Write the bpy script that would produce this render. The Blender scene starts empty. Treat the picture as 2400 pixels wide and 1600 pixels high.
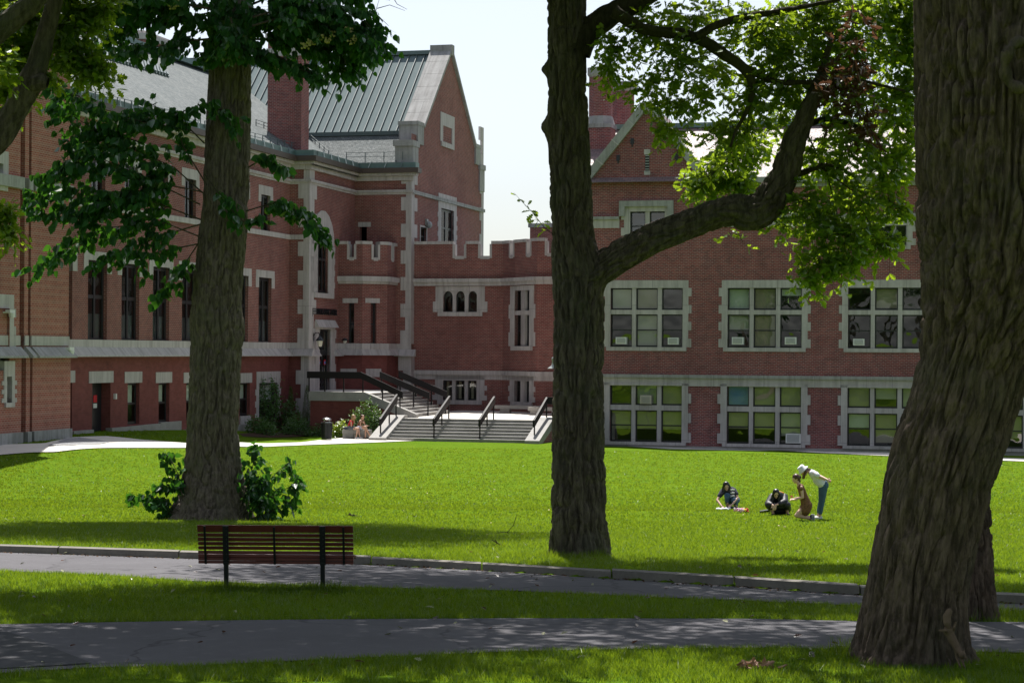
import bpy, bmesh, math, random
import numpy as np
from mathutils import Vector
R = math.radians
C = bpy.context.scene.collection
scene = bpy.context.scene

# ---------------------------------------------------------------- camera, sky, sun, exposure
F = 4600.0            # focal length in photo pixels (photo 2400 px wide)
EZ = 4.6              # eye height above the lower lawn
ROLL = 0.0065
cam = bpy.data.cameras.new('camera'); camo = bpy.data.objects.new('camera', cam); C.objects.link(camo)
cam.sensor_width = 36; cam.lens = 36*F/2400; cam.shift_y = 21/2400
cam.clip_start = 0.5; cam.clip_end = 3000
camo.location = (0, 0, EZ); camo.rotation_euler = (R(90), -ROLL, 0)
scene.camera = camo
SUN_EL, SUN_AZ = R(62), R(-6)      # azimuth measured from +Y towards +X
w = bpy.data.worlds.new('World'); scene.world = w; w.use_nodes = True
nt = w.node_tree; nt.nodes.clear()
sky = nt.nodes.new('ShaderNodeTexSky'); sky.sky_type = 'NISHITA'; sky.sun_disc = False
sky.sun_elevation = SUN_EL; sky.sun_rotation = SUN_AZ
sky.air_density = 1.0; sky.dust_density = 1.6; sky.ozone_density = 2.2
hs = nt.nodes.new('ShaderNodeHueSaturation'); hs.inputs['Saturation'].default_value = .5
bg = nt.nodes.new('ShaderNodeBackground'); bg.inputs['Strength'].default_value = .095
wo = nt.nodes.new('ShaderNodeOutputWorld')
nt.links.new(sky.outputs[0], hs.inputs['Color']); nt.links.new(hs.outputs[0], bg.inputs[0]); nt.links.new(bg.outputs[0], wo.inputs[0])
sl = bpy.data.lights.new('sun', 'SUN'); so = bpy.data.objects.new('sun', sl); C.objects.link(so)
sl.energy = 5.0; sl.angle = R(.53); sl.color = (1, .965, .90)
sv = Vector((math.sin(SUN_AZ)*math.cos(SUN_EL), math.cos(SUN_AZ)*math.cos(SUN_EL), math.sin(SUN_EL)))
so.location = sv*60; so.rotation_euler = sv.to_track_quat('Z', 'Y').to_euler()
scene.view_settings.view_transform = 'Standard'; scene.view_settings.look = 'None'
scene.view_settings.exposure = 0.70; scene.view_settings.gamma = 1
scene.cycles.max_bounces = 8; scene.cycles.transparent_max_bounces = 12

# ---------------------------------------------------------------- pixel <-> place helpers
TH = R(14.3); CS, SN = math.cos(TH), math.sin(TH)
def ray(px, py):
    u, v = px-1200, py-821
    u0 = u*math.cos(ROLL)+v*math.sin(ROLL); v0 = -u*math.sin(ROLL)+v*math.cos(ROLL)
    return u0/F, -v0/F
def on_Y(px, py, Y):
    dx, dz = ray(px, py); return Vector((dx*Y, Y, EZ+dz*Y))
def ab(p): return (p[0]*CS-p[1]*SN, p[0]*SN+p[1]*CS, p[2])      # world -> building frame
def wd(a, b, z=0): return Vector((a*CS+b*SN, -a*SN+b*CS, z))
def on_b(px, py, b):
    dx, dz = ray(px, py); Y = b/(dx*SN+CS); return ab((dx*Y, Y, EZ+dz*Y))
def on_a(px, py, a):
    dx, dz = ray(px, py); Y = a/(dx*CS-SN); return ab((dx*Y, Y, EZ+dz*Y))
def sst(a, b, x):
    t = np.clip((np.asarray(x, float)-a)/(b-a), 0, 1); return t*t*(3-2*t)
GY = np.array([-60, 0, 10, 18, 26, 34, 42, 48, 51, 54, 58, 64, 70, 90, 600.])
GZ = np.array([3.6, 2.4, 2.06, 1.76, 1.46, 1.04, .62, .30, .16, .08, .03, 0, 0, 0, 0])
_t = np.linspace(-60, 600, 6601); _z = np.interp(_t, GY, GZ)
_k = np.hanning(41); _k /= _k.sum(); _zs = np.convolve(np.pad(_z, 20, mode='edge'), _k, 'valid')
KX = np.array([-9.5, -5.6, 0, 3.3, 5.4, 7.5]); KY = None
def g0(X, Y):
    z = np.interp(Y, _t, _zs)
    z = z+.86*sst(11.5, 18.5, -np.asarray(X, float))*sst(60, 78, Y)
    z = z-.30*sst(94.5, 98.5, Y)*sst(2.0, 4.0, X)
    return z-.013*np.maximum(0, X)*sst(55, 80, Y)
def hit(px, py, g):
    dx, dz = ray(px, py); lo, hi = 3.0, 3.0
    while hi < 400 and EZ+dz*hi > float(g(dx*hi, hi)): lo = hi; hi += .5
    for _ in range(30):
        m = (lo+hi)/2
        if EZ+dz*m > float(g(dx*m, m)): lo = m
        else: hi = m
    return Vector((dx*hi, hi, EZ+dz*hi))
_kp = [hit(x, y, g0) for x, y in ((-100, 1293), (0, 1295), (459, 1311), (827, 1322), (1200, 1342), (1685, 1373), (2026, 1396), (2322, 1413), (2500, 1420))]
KX = np.array([p.x for p in _kp]); KY = np.array([p.y for p in _kp])
KX = np.concatenate([[-60], KX, [60]]); KY = np.concatenate([[KY[0]+.6], KY, [KY[-1]-4]])
def g(X, Y):            # ground height, with the lawn standing a kerb's height above the far path
    return g0(X, Y)+.10*sst(.10, .30, np.asarray(Y, float)-np.interp(X, KX, KY))*(1-sst(8, 20, np.asarray(Y, float)-np.interp(X, KX, KY)))
def gnd(px, py): return hit(px, py, g)
D = 2400/2352.0

# ---------------------------------------------------------------- mesh helpers
ORG = {}
def org(o): return ORG.get(o.name, (0, 0, 0)) if o else (0, 0, 0)
def tag(o, label=None, cat=None, group=None, kind=None):
    if label: o['label'] = label
    if cat: o['category'] = cat
    if group: o['group'] = group
    if kind: o['kind'] = kind
    return o
def thing(name, label, cat, loc=(0, 0, 0), group=None, frame=False):
    """Empty at the thing's base; frame=True: the building frame (loc given as a, b, z)."""
    o = bpy.data.objects.new(name, None); C.objects.link(o); o.empty_display_size = .3
    if frame: o.location = wd(*loc); o.rotation_euler = (0, 0, -TH)
    else: o.location = loc
    ORG[o.name] = tuple(loc); tag(o, label, cat, group); return o
def link(name, me, mats, parent=None):
    for m in (mats if isinstance(mats, (list, tuple)) else [mats]): me.materials.append(m)
    o = bpy.data.objects.new(name, me); C.objects.link(o)
    if parent: o.parent = parent; ORG[o.name] = org(parent)
    else: ORG[o.name] = (0, 0, 0)
    return o
class MB:
    def __init__(s): s.v = []; s.f = []; s.m = []
    def face(s, pts, m=0):
        n = len(s.v); s.v += [tuple(p) for p in pts]; s.f.append(tuple(range(n, n+len(pts)))); s.m.append(m)
    def hexa(s, p, m=0):      # p: 8 points, bottom 4 then top 4
        n = len(s.v); s.v += [tuple(q) for q in p]
        for f in ((3, 2, 1, 0), (4, 5, 6, 7), (0, 1, 5, 4), (1, 2, 6, 5), (2, 3, 7, 6), (3, 0, 4, 7)):
            s.f.append(tuple(n+i for i in f)); s.m.append(m)
    def box(s, x0, x1, y0, y1, z0, z1, m=0):
        s.hexa([(x0, y0, z0), (x1, y0, z0), (x1, y1, z0), (x0, y1, z0), (x0, y0, z1), (x1, y0, z1), (x1, y1, z1), (x0, y1, z1)], m)
    def pbox(s, W, s0, s1, d0, d1, z0, z1, m=0):
        s.hexa([W.P(s0, d1, z0), W.P(s1, d1, z0), W.P(s1, d0, z0), W.P(s0, d0, z0), W.P(s0, d1, z1), W.P(s1, d1, z1), W.P(s1, d0, z1), W.P(s0, d0, z1)], m)
    def prism(s, pts, ext, m=0):   # closed polygon swept by vector ext
        pts = [Vector(p) for p in pts]; e = Vector(ext); n = len(pts)
        s.face(pts, m); s.face([p+e for p in reversed(pts)], m)
        for i in range(n):
            a, b = pts[i], pts[(i+1) % n]; s.face([b, a, a+e, b+e], m)
    def bar(s, a, b, w, h, up=(0, 0, 1), m=0):
        a = Vector(a); b = Vector(b); t = (b-a).normalized(); u = Vector(up); x = t.cross(u)
        x = x.normalized() if x.length > 1e-6 else Vector((1, 0, 0)); y = x.cross(t); x *= w/2; y *= h/2
        s.hexa([a-x-y, a+x-y, b+x-y, b-x-y, a-x+y, a+x+y, b+x+y, b-x+y], m)
    def tube(s, pts, rad, n=6, m=0, cap=True):
        pts = [Vector(p) for p in pts]; k = len(pts)
        if not isinstance(rad, (list, tuple)): rad = [rad]*k
        ref = Vector((.31, .21, .93)); base = len(s.v)
        for i, p in enumerate(pts):
            t = (pts[min(i+1, k-1)]-pts[max(i-1, 0)])
            t = t.normalized() if t.length > 1e-9 else Vector((0, 0, 1))
            x = t.cross(ref); x = x.normalized() if x.length > 1e-3 else t.cross(Vector((1, 0, 0))).normalized()
            y = t.cross(x)
            for j in range(n):
                a = 2*math.pi*j/n; s.v.append(tuple(p+(x*math.cos(a)+y*math.sin(a))*rad[i]))
        for i in range(k-1):
            for j in range(n):
                a = base+i*n+j; b = base+i*n+(j+1) % n; s.f.append((a, b, b+n, a+n)); s.m.append(m)
        if cap:
            s.f.append(tuple(base+j for j in reversed(range(n)))); s.m.append(m)
            s.f.append(tuple(base+(k-1)*n+j for j in range(n))); s.m.append(m)
    def lathe(s, c, prof, n=16, m=0):
        c = Vector(c); b = len(s.v)
        for r, z in prof:
            for j in range(n):
                a = 2*math.pi*j/n; s.v.append((c.x+r*math.cos(a), c.y+r*math.sin(a), c.z+z))
        for i in range(len(prof)-1):
            for j in range(n):
                p = b+i*n+j; q = b+i*n+(j+1) % n; s.f.append((p, q, q+n, p+n)); s.m.append(m)
        s.f.append(tuple(b+j for j in reversed(range(n)))); s.m.append(m)
        s.f.append(tuple(b+(len(prof)-1)*n+j for j in range(n))); s.m.append(m)
    def blob(s, c, r, n=8, m=0):
        if not isinstance(r, (list, tuple)): r = (r, r, r)
        b = len(s.v); k = max(4, n//2+1)
        for i in range(k+1):
            ph = math.pi*(i+.001)/(k+.002)
            for j in range(n):
                th = 2*math.pi*j/n
                s.v.append((c[0]+r[0]*math.sin(ph)*math.cos(th), c[1]+r[1]*math.sin(ph)*math.sin(th), c[2]-r[2]*math.cos(ph)))
        for i in range(k):
            for j in range(n):
                p = b+i*n+j; q = b+i*n+(j+1) % n; s.f.append((p, q, q+n, p+n)); s.m.append(m)
        s.f.append(tuple(b+j for j in reversed(range(n)))); s.m.append(m)
        s.f.append(tuple(b+k*n+j for j in range(n))); s.m.append(m)
    def build(s, name, mats, parent=None, smooth=False, label=None):
        o = org(parent); me = bpy.data.meshes.new(name)
        me.from_pydata([(x-o[0], y-o[1], z-o[2]) for x, y, z in s.v], [], s.f)
        me.polygons.foreach_set('material_index', s.m)
        if smooth: me.polygons.foreach_set('use_smooth', [True]*len(s.f))
        uvl = me.uv_layers.new(name='UVMap'); uv = []
        for f in s.f:
            p = [Vector(s.v[i]) for i in f]; nrm = Vector((0, 0, 0))
            for i in range(len(p)):
                q, r_ = p[i], p[(i+1) % len(p)]
                nrm += Vector(((q.y-r_.y)*(q.z+r_.z), (q.z-r_.z)*(q.x+r_.x), (q.x-r_.x)*(q.y+r_.y)))
            nrm = nrm.normalized() if nrm.length > 1e-12 else Vector((0, 0, 1))
            if nrm.z < 0: nrm = -nrm
            if abs(nrm.z) > .97: t = Vector((1, 0, 0)); bt = Vector((0, 1, 0))
            else:
                t = Vector((-nrm.y, nrm.x, 0)).normalized()
                if (abs(t.x) > abs(t.y) and t.x < 0) or (abs(t.y) >= abs(t.x) and t.y < 0): t = -t
                bt = nrm.cross(t)
                if bt.z < 0: bt = -bt
            for q in p: uv += [q.dot(t), q.dot(bt)]
        uvl.data.foreach_set('uv', uv); me.update()
        ob = link(name, me, mats, parent)
        if label: ob['label'] = label
        return ob
def np_mesh(name, V, loops, tot, mats, parent=None, smooth=False, mi=None):
    """mesh from flat numpy arrays: V (n,3), loop vertex ids, loops per face"""
    o = org(parent); me = bpy.data.meshes.new(name)
    V = np.asarray(V, np.float32)-np.array(o, np.float32); loops = np.asarray(loops, np.int32); tot = np.asarray(tot, np.int32)
    me.vertices.add(len(V)); me.vertices.foreach_set('co', V.ravel())
    me.loops.add(len(loops)); me.loops.foreach_set('vertex_index', loops)
    me.polygons.add(len(tot)); st = np.zeros(len(tot), np.int32); st[1:] = np.cumsum(tot)[:-1]
    me.polygons.foreach_set('loop_start', st)
    try: me.polygons.foreach_set('loop_total', tot)
    except Exception: pass
    if mi is not None: me.polygons.foreach_set('material_index', np.asarray(mi, np.int32))
    if smooth: me.polygons.foreach_set('use_smooth', np.ones(len(tot), bool))
    me.update(calc_edges=True); me.validate()
    return link(name, me, mats, parent)
def grid_mesh(name, P, mats, parent=None, smooth=True, wrap=False):
    """P: (rows, cols, 3) lattice"""
    r, c = P.shape[:2]; i, j = np.meshgrid(np.arange(r-1), np.arange(c if wrap else c-1), indexing='ij')
    a = i*c+j; b = i*c+(j+1) % c
    q = np.stack([a, b, b+c, a+c], -1).reshape(-1)
    return np_mesh(name, P.reshape(-1, 3), q, np.full(i.size, 4), mats, parent, smooth)
# value noise
def _h(i, j, k, s):
    n = (i*73856093) ^ (j*19349663) ^ (k*83492791) ^ (s*2654435)
    n = (n ^ (n >> 13))*1274126177 & 0x7fffffff
    n = (n ^ (n >> 16))*69069 & 0x7fffffff
    return (n % 100003)/100003.0
def vnoise(x, y, z, s=0):
    x = np.asarray(x, float); y = np.asarray(y, float); z = np.asarray(z, float)
    x, y, z = np.broadcast_arrays(x, y, z)
    i = np.floor(x).astype(np.int64); j = np.floor(y).astype(np.int64); k = np.floor(z).astype(np.int64)
    u = x-i; v = y-j; w_ = z-k; u = u*u*(3-2*u); v = v*v*(3-2*v); w_ = w_*w_*(3-2*w_)
    def L(a, b, t): return a+(b-a)*t
    return L(L(L(_h(i, j, k, s), _h(i+1, j, k, s), u), L(_h(i, j+1, k, s), _h(i+1, j+1, k, s), u), v),
             L(L(_h(i, j, k+1, s), _h(i+1, j, k+1, s), u), L(_h(i, j+1, k+1, s), _h(i+1, j+1, k+1, s), u), v), w_)

# ---------------------------------------------------------------- materials
def _mat(name):
    m = bpy.data.materials.new(name); m.use_nodes = True; t = m.node_tree; t.nodes.clear()
    return m, t, t.nodes.new('ShaderNodeOutputMaterial')
def N(t, ty, **kw):
    n = t.nodes.new(ty)
    for k, v in kw.items():
        if hasattr(n, k): setattr(n, k, v)
        else: n.inputs[k].default_value = v
    return n
def c4(c): return (c[0], c[1], c[2], 1)
def mixc(t, fac, a, b, mode='MIX'):
    n = t.nodes.new('ShaderNodeMix'); n.data_type = 'RGBA'; n.blend_type = mode
    for s, v in ((n.inputs['Factor'], fac), (n.inputs[6], a), (n.inputs[7], b)):
        if isinstance(v, bpy.types.NodeSocket): t.links.new(v, s)
        elif isinstance(v, (int, float)): s.default_value = v
        else: s.default_value = c4(v)
    return n.outputs[2]
def noise(t, vec, scale, detail=4, rough=.55):
    n = N(t, 'ShaderNodeTexNoise', Scale=scale, Detail=detail, Roughness=rough); t.links.new(vec, n.inputs['Vector']); return n.outputs['Fac']
def ramp(t, fac, stops):
    n = t.nodes.new('ShaderNodeValToRGB'); t.links.new(fac, n.inputs[0]); e = n.color_ramp.elements
    while len(e) < len(stops): e.new(.5)
    for el, (p, c) in zip(e, stops): el.position = p; el.color = c4(c) if not isinstance(c, (int, float)) else (c, c, c, 1)
    return n.outputs[0]
def bump(t, h, strength, dist):
    n = N(t, 'ShaderNodeBump', Strength=strength, Distance=dist); t.links.new(h, n.inputs['Height']); return n.outputs[0]
def mul(c, k): return tuple(min(1, x*k) for x in c)
def plain(name, col, rough=.6, var=.18, scale=3.0, metal=0, spec=.5, bmp=0, bscale=40, bdist=.01, uv=False, streak=0):
    m, t, out = _mat(name); p = N(t, 'ShaderNodeBsdfPrincipled', Roughness=rough, Metallic=metal)
    p.inputs['Specular IOR Level'].default_value = spec
    tc = t.nodes.new('ShaderNodeTexCoord'); vec = tc.outputs['UV' if uv else 'Object']
    n1 = noise(t, vec, scale, 6, .65); n2 = noise(t, vec, scale*9, 3)
    c = mixc(t, ramp(t, n1, [(.3, 0.0), (.7, 1.0)]), mul(col, 1-var), mul(col, 1+var))
    c = mixc(t, .5, c, mixc(t, n2, mul(col, 1-var), mul(col, 1+var)))
    if streak:
        mp = N(t, 'ShaderNodeMapping'); mp.inputs['Scale'].default_value = (1.6, .12, 1); t.links.new(tc.outputs['UV'], mp.inputs[0]); ns = noise(t, mp.outputs[0], 2.2, 5, .65)
        c = mixc(t, ramp(t, ns, [(.42, 0.0), (.75, streak)]), c, mixc(t, 1.0, c, (.50, .48, .46), 'MULTIPLY'))
        vo = N(t, 'ShaderNodeTexBrick'); t.links.new(tc.outputs['UV'], vo.inputs['Vector']); vo.inputs['Scale'].default_value = 1; vo.inputs['Brick Width'].default_value = 1.3; vo.inputs['Row Height'].default_value = 7; vo.inputs['Mortar Size'].default_value = .012
        c = mixc(t, vo.outputs['Fac'], c, mul(col, .55))
    t.links.new(c, p.inputs['Base Color'])
    if bmp: t.links.new(bump(t, noise(t, vec, bscale, 4), bmp, bdist), p.inputs['Normal'])
    t.links.new(p.outputs[0], out.inputs[0]); return m
def brick(name, c1, c2, mortar, msize=.011, bandy=0, dirt=.25):
    m, t, out = _mat(name); p = N(t, 'ShaderNodeBsdfPrincipled', Roughness=.85); p.inputs['Specular IOR Level'].default_value = .25
    tc = t.nodes.new('ShaderNodeTexCoord'); vec = tc.outputs['UV']
    b = t.nodes.new('ShaderNodeTexBrick'); t.links.new(vec, b.inputs['Vector'])
    b.inputs['Color1'].default_value = c4(c1); b.inputs['Color2'].default_value = c4(c2); b.inputs['Mortar'].default_value = c4(mortar)
    b.inputs['Scale'].default_value = 1; b.inputs['Mortar Size'].default_value = msize; b.inputs['Mortar Smooth'].default_value = .2
    b.inputs['Brick Width'].default_value = .23; b.inputs['Row Height'].default_value = .085; b.inputs['Bias'].default_value = 0
    n1 = noise(t, vec, .22, 5, .6); n2 = noise(t, vec, 2.2, 4)
    mp = N(t, 'ShaderNodeMapping'); mp.inputs['Scale'].default_value = (.6, .06, 1); t.links.new(vec, mp.inputs[0])
    n3 = noise(t, mp.outputs[0], 2.5, 4)
    c = mixc(t, ramp(t, n1, [(.3, 0.0), (.72, 1.0)]), b.outputs[0], mixc(t, 1.0, b.outputs[0], (.70, .66, .68), 'MULTIPLY'))
    c = mixc(t, ramp(t, n2, [(.35, 0.0), (.8, .8)]), c, mixc(t, 1.0, c, (.72, .62, .62), 'MULTIPLY'))
    c = mixc(t, ramp(t, n3, [(.45, 0.0), (.8, dirt*2)]), c, mixc(t, 1.0, c, (.68, .66, .66), 'MULTIPLY'))
    if bandy:
        wv = t.nodes.new('ShaderNodeTexWave'); wv.bands_direction = 'Y'; wv.inputs['Scale'].default_value = .314/ (bandy); t.links.new(vec, wv.inputs['Vector'])
        c = mixc(t, ramp(t, wv.outputs['Fac'], [(.55, 0.0), (.8, .22)]), c, mul(mortar, .8))
    t.links.new(c, p.inputs['Base Color'])
    t.links.new(bump(t, b.outputs['Fac'], -.35, .006), p.inputs['Normal'])
    t.links.new(p.outputs[0], out.inputs[0]); return m
def shingle(name, c1, c2, rough, rh=.16, bw=.26, spec=.5):
    m, t, out = _mat(name); p = N(t, 'ShaderNodeBsdfPrincipled', Roughness=rough); p.inputs['Specular IOR Level'].default_value = spec
    tc = t.nodes.new('ShaderNodeTexCoord'); vec = tc.outputs['UV']
    b = t.nodes.new('ShaderNodeTexBrick'); t.links.new(vec, b.inputs['Vector'])
    b.inputs['Color1'].default_value = c4(c1); b.inputs['Color2'].default_value = c4(c2); b.inputs['Mortar'].default_value = c4(mul(c1, .35))
    b.inputs['Scale'].default_value = 1; b.inputs['Mortar Size'].default_value = .014; b.inputs['Brick Width'].default_value = bw; b.inputs['Row Height'].default_value = rh
    n1 = noise(t, vec, .5, 5); c = mixc(t, ramp(t, n1, [(.35, 0.0), (.7, .7)]), b.outputs[0], mixc(t, 1.0, b.outputs[0], (.7, .75, .78), 'MULTIPLY'))
    t.links.new(c, p.inputs['Base Color'])
    wv = t.nodes.new('ShaderNodeTexWave'); wv.wave_profile = 'SAW'; wv.bands_direction = 'Y'; wv.inputs['Scale'].default_value = .314*.5/rh*1.0; t.links.new(vec, wv.inputs['Vector'])
    rr = ramp(t, noise(t, vec, 7, 3), [(.3, rough-.12), (.7, rough+.15)]); t.links.new(rr, p.inputs['Roughness'])
    hgt = mixc(t, .5, b.outputs['Fac'], noise(t, vec, 9, 2))
    t.links.new(bump(t, hgt, -.5, .012), p.inputs['Normal']); t.links.new(p.outputs[0], out.inputs[0]); return m
def glass(name, base, refl=.3, wav=.5, tint=(1, 1, 1)):
    m, t, out = _mat(name); tc = t.nodes.new('ShaderNodeTexCoord'); vec = tc.outputs['UV']
    d = N(t, 'ShaderNodeBsdfDiffuse'); d.inputs[0].default_value = c4(base)
    tr = N(t, 'ShaderNodeBsdfTransparent'); tr.inputs[0].default_value = (.8, .84, .8, 1)
    gl = N(t, 'ShaderNodeBsdfGlossy', Roughness=.01); gl.inputs[0].default_value = c4(tint)
    n = bump(t, noise(t, vec, 1.1, 1.2), wav, .12); t.links.new(n, gl.inputs['Normal'])
    mx = t.nodes.new('ShaderNodeMixShader'); mx.inputs[0].default_value = refl
    t.links.new(tr.outputs[0], mx.inputs[1]); t.links.new(gl.outputs[0], mx.inputs[2]); t.links.new(mx.outputs[0], out.inputs[0]); return m
def leafmat(name, c1, c2, trans, gloss=.12, rough=.35, thin=.5, patch=None):
    m, t, out = _mat(name); ge = t.nodes.new('ShaderNodeNewGeometry'); rnd = ge.outputs['Random Per Island']
    tc = t.nodes.new('ShaderNodeTexCoord'); big = noise(t, tc.outputs['Object'], .9, 3)
    c = mixc(t, rnd, c1, c2)
    if patch:
        pn = noise(t, tc.outputs['Object'], .33, 5, .62); pm = noise(t, tc.outputs['Object'], 1.7, 4)
        c = mixc(t, ramp(t, pn, [(.50, 0.0), (.66, .65)]), c, patch); c = mixc(t, ramp(t, pm, [(.58, 0.0), (.72, .6)]), c, mul(c1, .9))
    c = mixc(t, ramp(t, big, [(.35, 0.0), (.65, .5)]), c, mul(c1, .75))
    d = N(t, 'ShaderNodeBsdfDiffuse'); t.links.new(c, d.inputs[0])
    tl = N(t, 'ShaderNodeBsdfTranslucent'); t.links.new(mixc(t, rnd, trans, mul(trans, .75)), tl.inputs[0])
    a = t.nodes.new('ShaderNodeMixShader'); a.inputs[0].default_value = thin; t.links.new(d.outputs[0], a.inputs[1]); t.links.new(tl.outputs[0], a.inputs[2])
    gl = N(t, 'ShaderNodeBsdfGlossy', Roughness=rough); b = t.nodes.new('ShaderNodeMixShader')
    fr = N(t, 'ShaderNodeFresnel', IOR=1.4); mm = N(t, 'ShaderNodeMath', operation='MULTIPLY'); mm.inputs[1].default_value = gloss*5
    t.links.new(fr.outputs[0], mm.inputs[0]); t.links.new(mm.outputs[0], b.inputs[0])
    t.links.new(a.outputs[0], b.inputs[1]); t.links.new(gl.outputs[0], b.inputs[2]); t.links.new(b.outputs[0], out.inputs[0]); return m
def barkmat(name, c1, c2, moss, sc=1.0):
    m, t, out = _mat(name); p = N(t, 'ShaderNodeBsdfPrincipled', Roughness=.9); p.inputs['Specular IOR Level'].default_value = .2
    tc = t.nodes.new('ShaderNodeTexCoord'); mp = N(t, 'ShaderNodeMapping'); mp.inputs['Scale'].default_value = (1, 1, .22); t.links.new(tc.outputs['Object'], mp.inputs[0])
    n1 = noise(t, mp.outputs[0], 16*sc, 6, .7); n2 = noise(t, tc.outputs['Object'], 1.3, 4); n3 = noise(t, tc.outputs['Object'], 45, 3)
    c = mixc(t, ramp(t, n1, [(.40, 0.0), (.60, 1.0)]), c1, c2); c = mixc(t, .3, c, mixc(t, n3, mul(c1, .8), mul(c2, 1.2)))
    c = mixc(t, ramp(t, n2, [(.48, 0.0), (.72, .65)]), c, moss); t.links.new(c, p.inputs['Base Color'])
    t.links.new(bump(t, n1, 1.0, .07), p.inputs['Normal']); t.links.new(p.outputs[0], out.inputs[0]); return m
M = {}
M['brick'] = brick('brick_red', (.315, .100, .082), (.215, .072, .062), (.36, .28, .25))
M['brick_base'] = brick('brick_base', (.26, .085, .074), (.205, .07, .062), (.24, .098, .088), msize=.006, dirt=.15)
M['brick_r'] = brick('brick_weathered', (.36, .098, .090), (.20, .066, .068), (.41, .31, .30))
M['brick_o'] = brick('brick_warm', (.42, .125, .09), (.31, .09, .068), (.46, .34, .28), bandy=.30)
M['lime'] = plain('limestone', (.49, .455, .45), .8, .16, .8, spec=.25, bmp=.3, bscale=14, bdist=.01, streak=.75)
M['lime_d'] = plain('limestone_weathered', (.35, .345, .34), .85, .3, .9, spec=.25, bmp=.3, bscale=14, bdist=.01, streak=.8)
M['kerbstone'] = plain('kerb_granite', (.20, .185, .165), .85, .4, 2.5, spec=.2, bmp=.5, bscale=40, bdist=.01)
M['granite'] = plain('granite', (.30, .29, .275), .75, .3, 1.6, spec=.35, bmp=.3, bscale=60, bdist=.004)
M['concrete'] = plain('pale_concrete', (.62, .59, .54), .85, .1, 1.5, spec=.3)
M['slate'] = shingle('slate_grey', (.17, .185, .185), (.105, .12, .12), .75, spec=.2)
M['slate_p'] = shingle('slate_pink', (.27, .185, .18), (.18, .135, .135), .6, rh=.2, bw=.3)
M['zinc'] = plain('zinc_sheet', (.15, .19, .195), .85, .14, .35, metal=0, spec=.12, bmp=.25, bscale=.8, bdist=.08)
M['zinc_d'] = plain('dark_seam', (.07, .10, .105), .55, .1)
M['copper'] = plain('patinated_copper', (.13, .20, .19), .5, .3, 2, metal=.3)
M['gutter'] = plain('brown_gutter', (.085, .062, .05), .5, .2, 2, metal=.3)
M['frame'] = plain('dark_bronze_frame', (.018, .018, .022), .4, .1, 2)
M['rail'] = plain('dark_brown_rail', (.013, .011, .012), .6, .1, 2, spec=.25)
M['dark'] = plain('dark_interior', (.022, .024, .026), .9, .1)
M['pane'] = glass('window_glass', (.02, .02, .02), .11, .07)
M['pane_hi'] = glass('window_glass_bright', (.02, .02, .02), .12, .14, (1, .97, .95))
M['blind_g'] = plain('blind_green', (.48, .47, .40), .8, .06)
M['blind_o'] = plain('blind_olive', (.37, .33, .24), .8, .06)
M['blind_w'] = plain('blind_pale', (.62, .66, .60), .8, .05)
M['blind_b'] = plain('blind_blue', (.10, .24, .62), .7, .05)
def asphaltmat(name, col):
    m, t, out = _mat(name); p = N(t, 'ShaderNodeBsdfPrincipled', Roughness=.92); p.inputs['Specular IOR Level'].default_value = .2
    tc = t.nodes.new('ShaderNodeTexCoord'); vec = tc.outputs['Object']; n1 = noise(t, vec, .6, 6, .65); n2 = noise(t, vec, 140, 2); n3 = noise(t, vec, 5, 4)
    c = mixc(t, ramp(t, n1, [(.32, 0.0), (.68, 1.0)]), mul(col, .72), mul(col, 1.2)); c = mixc(t, ramp(t, n2, [(.35, 0.0), (.7, .8)]), mul(col, .75), c); c = mixc(t, ramp(t, n3, [(.55, 0.0), (.75, .4)]), c, mul(col, 1.35))
    mp = N(t, 'ShaderNodeMapping'); t.links.new(vec, mp.inputs[0]); nv = N(t, 'ShaderNodeTexNoise', Scale=1.1, Detail=5); t.links.new(vec, nv.inputs['Vector'])
    ad = N(t, 'ShaderNodeVectorMath', operation='ADD'); t.links.new(vec, ad.inputs[0]); t.links.new(nv.outputs['Color'], ad.inputs[1])
    vo = N(t, 'ShaderNodeTexVoronoi', Scale=.32); vo.feature = 'DISTANCE_TO_EDGE'; t.links.new(ad.outputs[0], vo.inputs['Vector'])
    c = mixc(t, ramp(t, vo.outputs['Distance'], [(.0, .75), (.012, 0.0)]), c, mul(col, .35))
    t.links.new(c, p.inputs['Base Color']); t.links.new(bump(t, n2, .4, .004), p.inputs['Normal']); t.links.new(p.outputs[0], out.inputs[0]); return m
M['asphalt'] = asphaltmat('asphalt', (.135, .13, .142))
M['asphalt_d'] = plain('asphalt_patch', (.06, .06, .066), .92, .2, .7, spec=.25, bmp=.4, bscale=120, bdist=.003)
M['white'] = plain('white_paint', (.72, .72, .70), .5, .05)
M['grey'] = plain('grey_paint', (.30, .31, .32), .5, .08)
M['beige'] = plain('beige_paint', (.50, .46, .38), .6, .08)
M['ironblk'] = plain('black_iron', (.012, .014, .018), .38, .15)
M['milk'] = plain('lantern_glass', (.75, .70, .58), .2, .03)
M['steel'] = plain('brushed_steel', (.62, .62, .64), .25, .06, metal=1)
M['wood'] = plain('maroon_slat', (.15, .036, .028), .45, .25, 3)
M['soil'] = plain('soil', (.06, .04, .028), .95, .3, 3, spec=.1, bmp=.5, bscale=30, bdist=.02)
M['gravel'] = plain('gravel', (.30, .30, .31), .9, .5, 14, spec=.2, bmp=.8, bscale=30, bdist=.03)
M['bark_l'] = barkmat('linden_bark', (.055, .043, .034), (.215, .175, .14), (.125, .12, .08))
M['bark_o'] = barkmat('oak_bark', (.045, .037, .03), (.20, .165, .135), (.11, .115, .085), .8)
M['bark_b'] = barkmat('big_oak_bark', (.04, .030, .024), (.225, .165, .13), (.10, .095, .065), .9)
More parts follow.
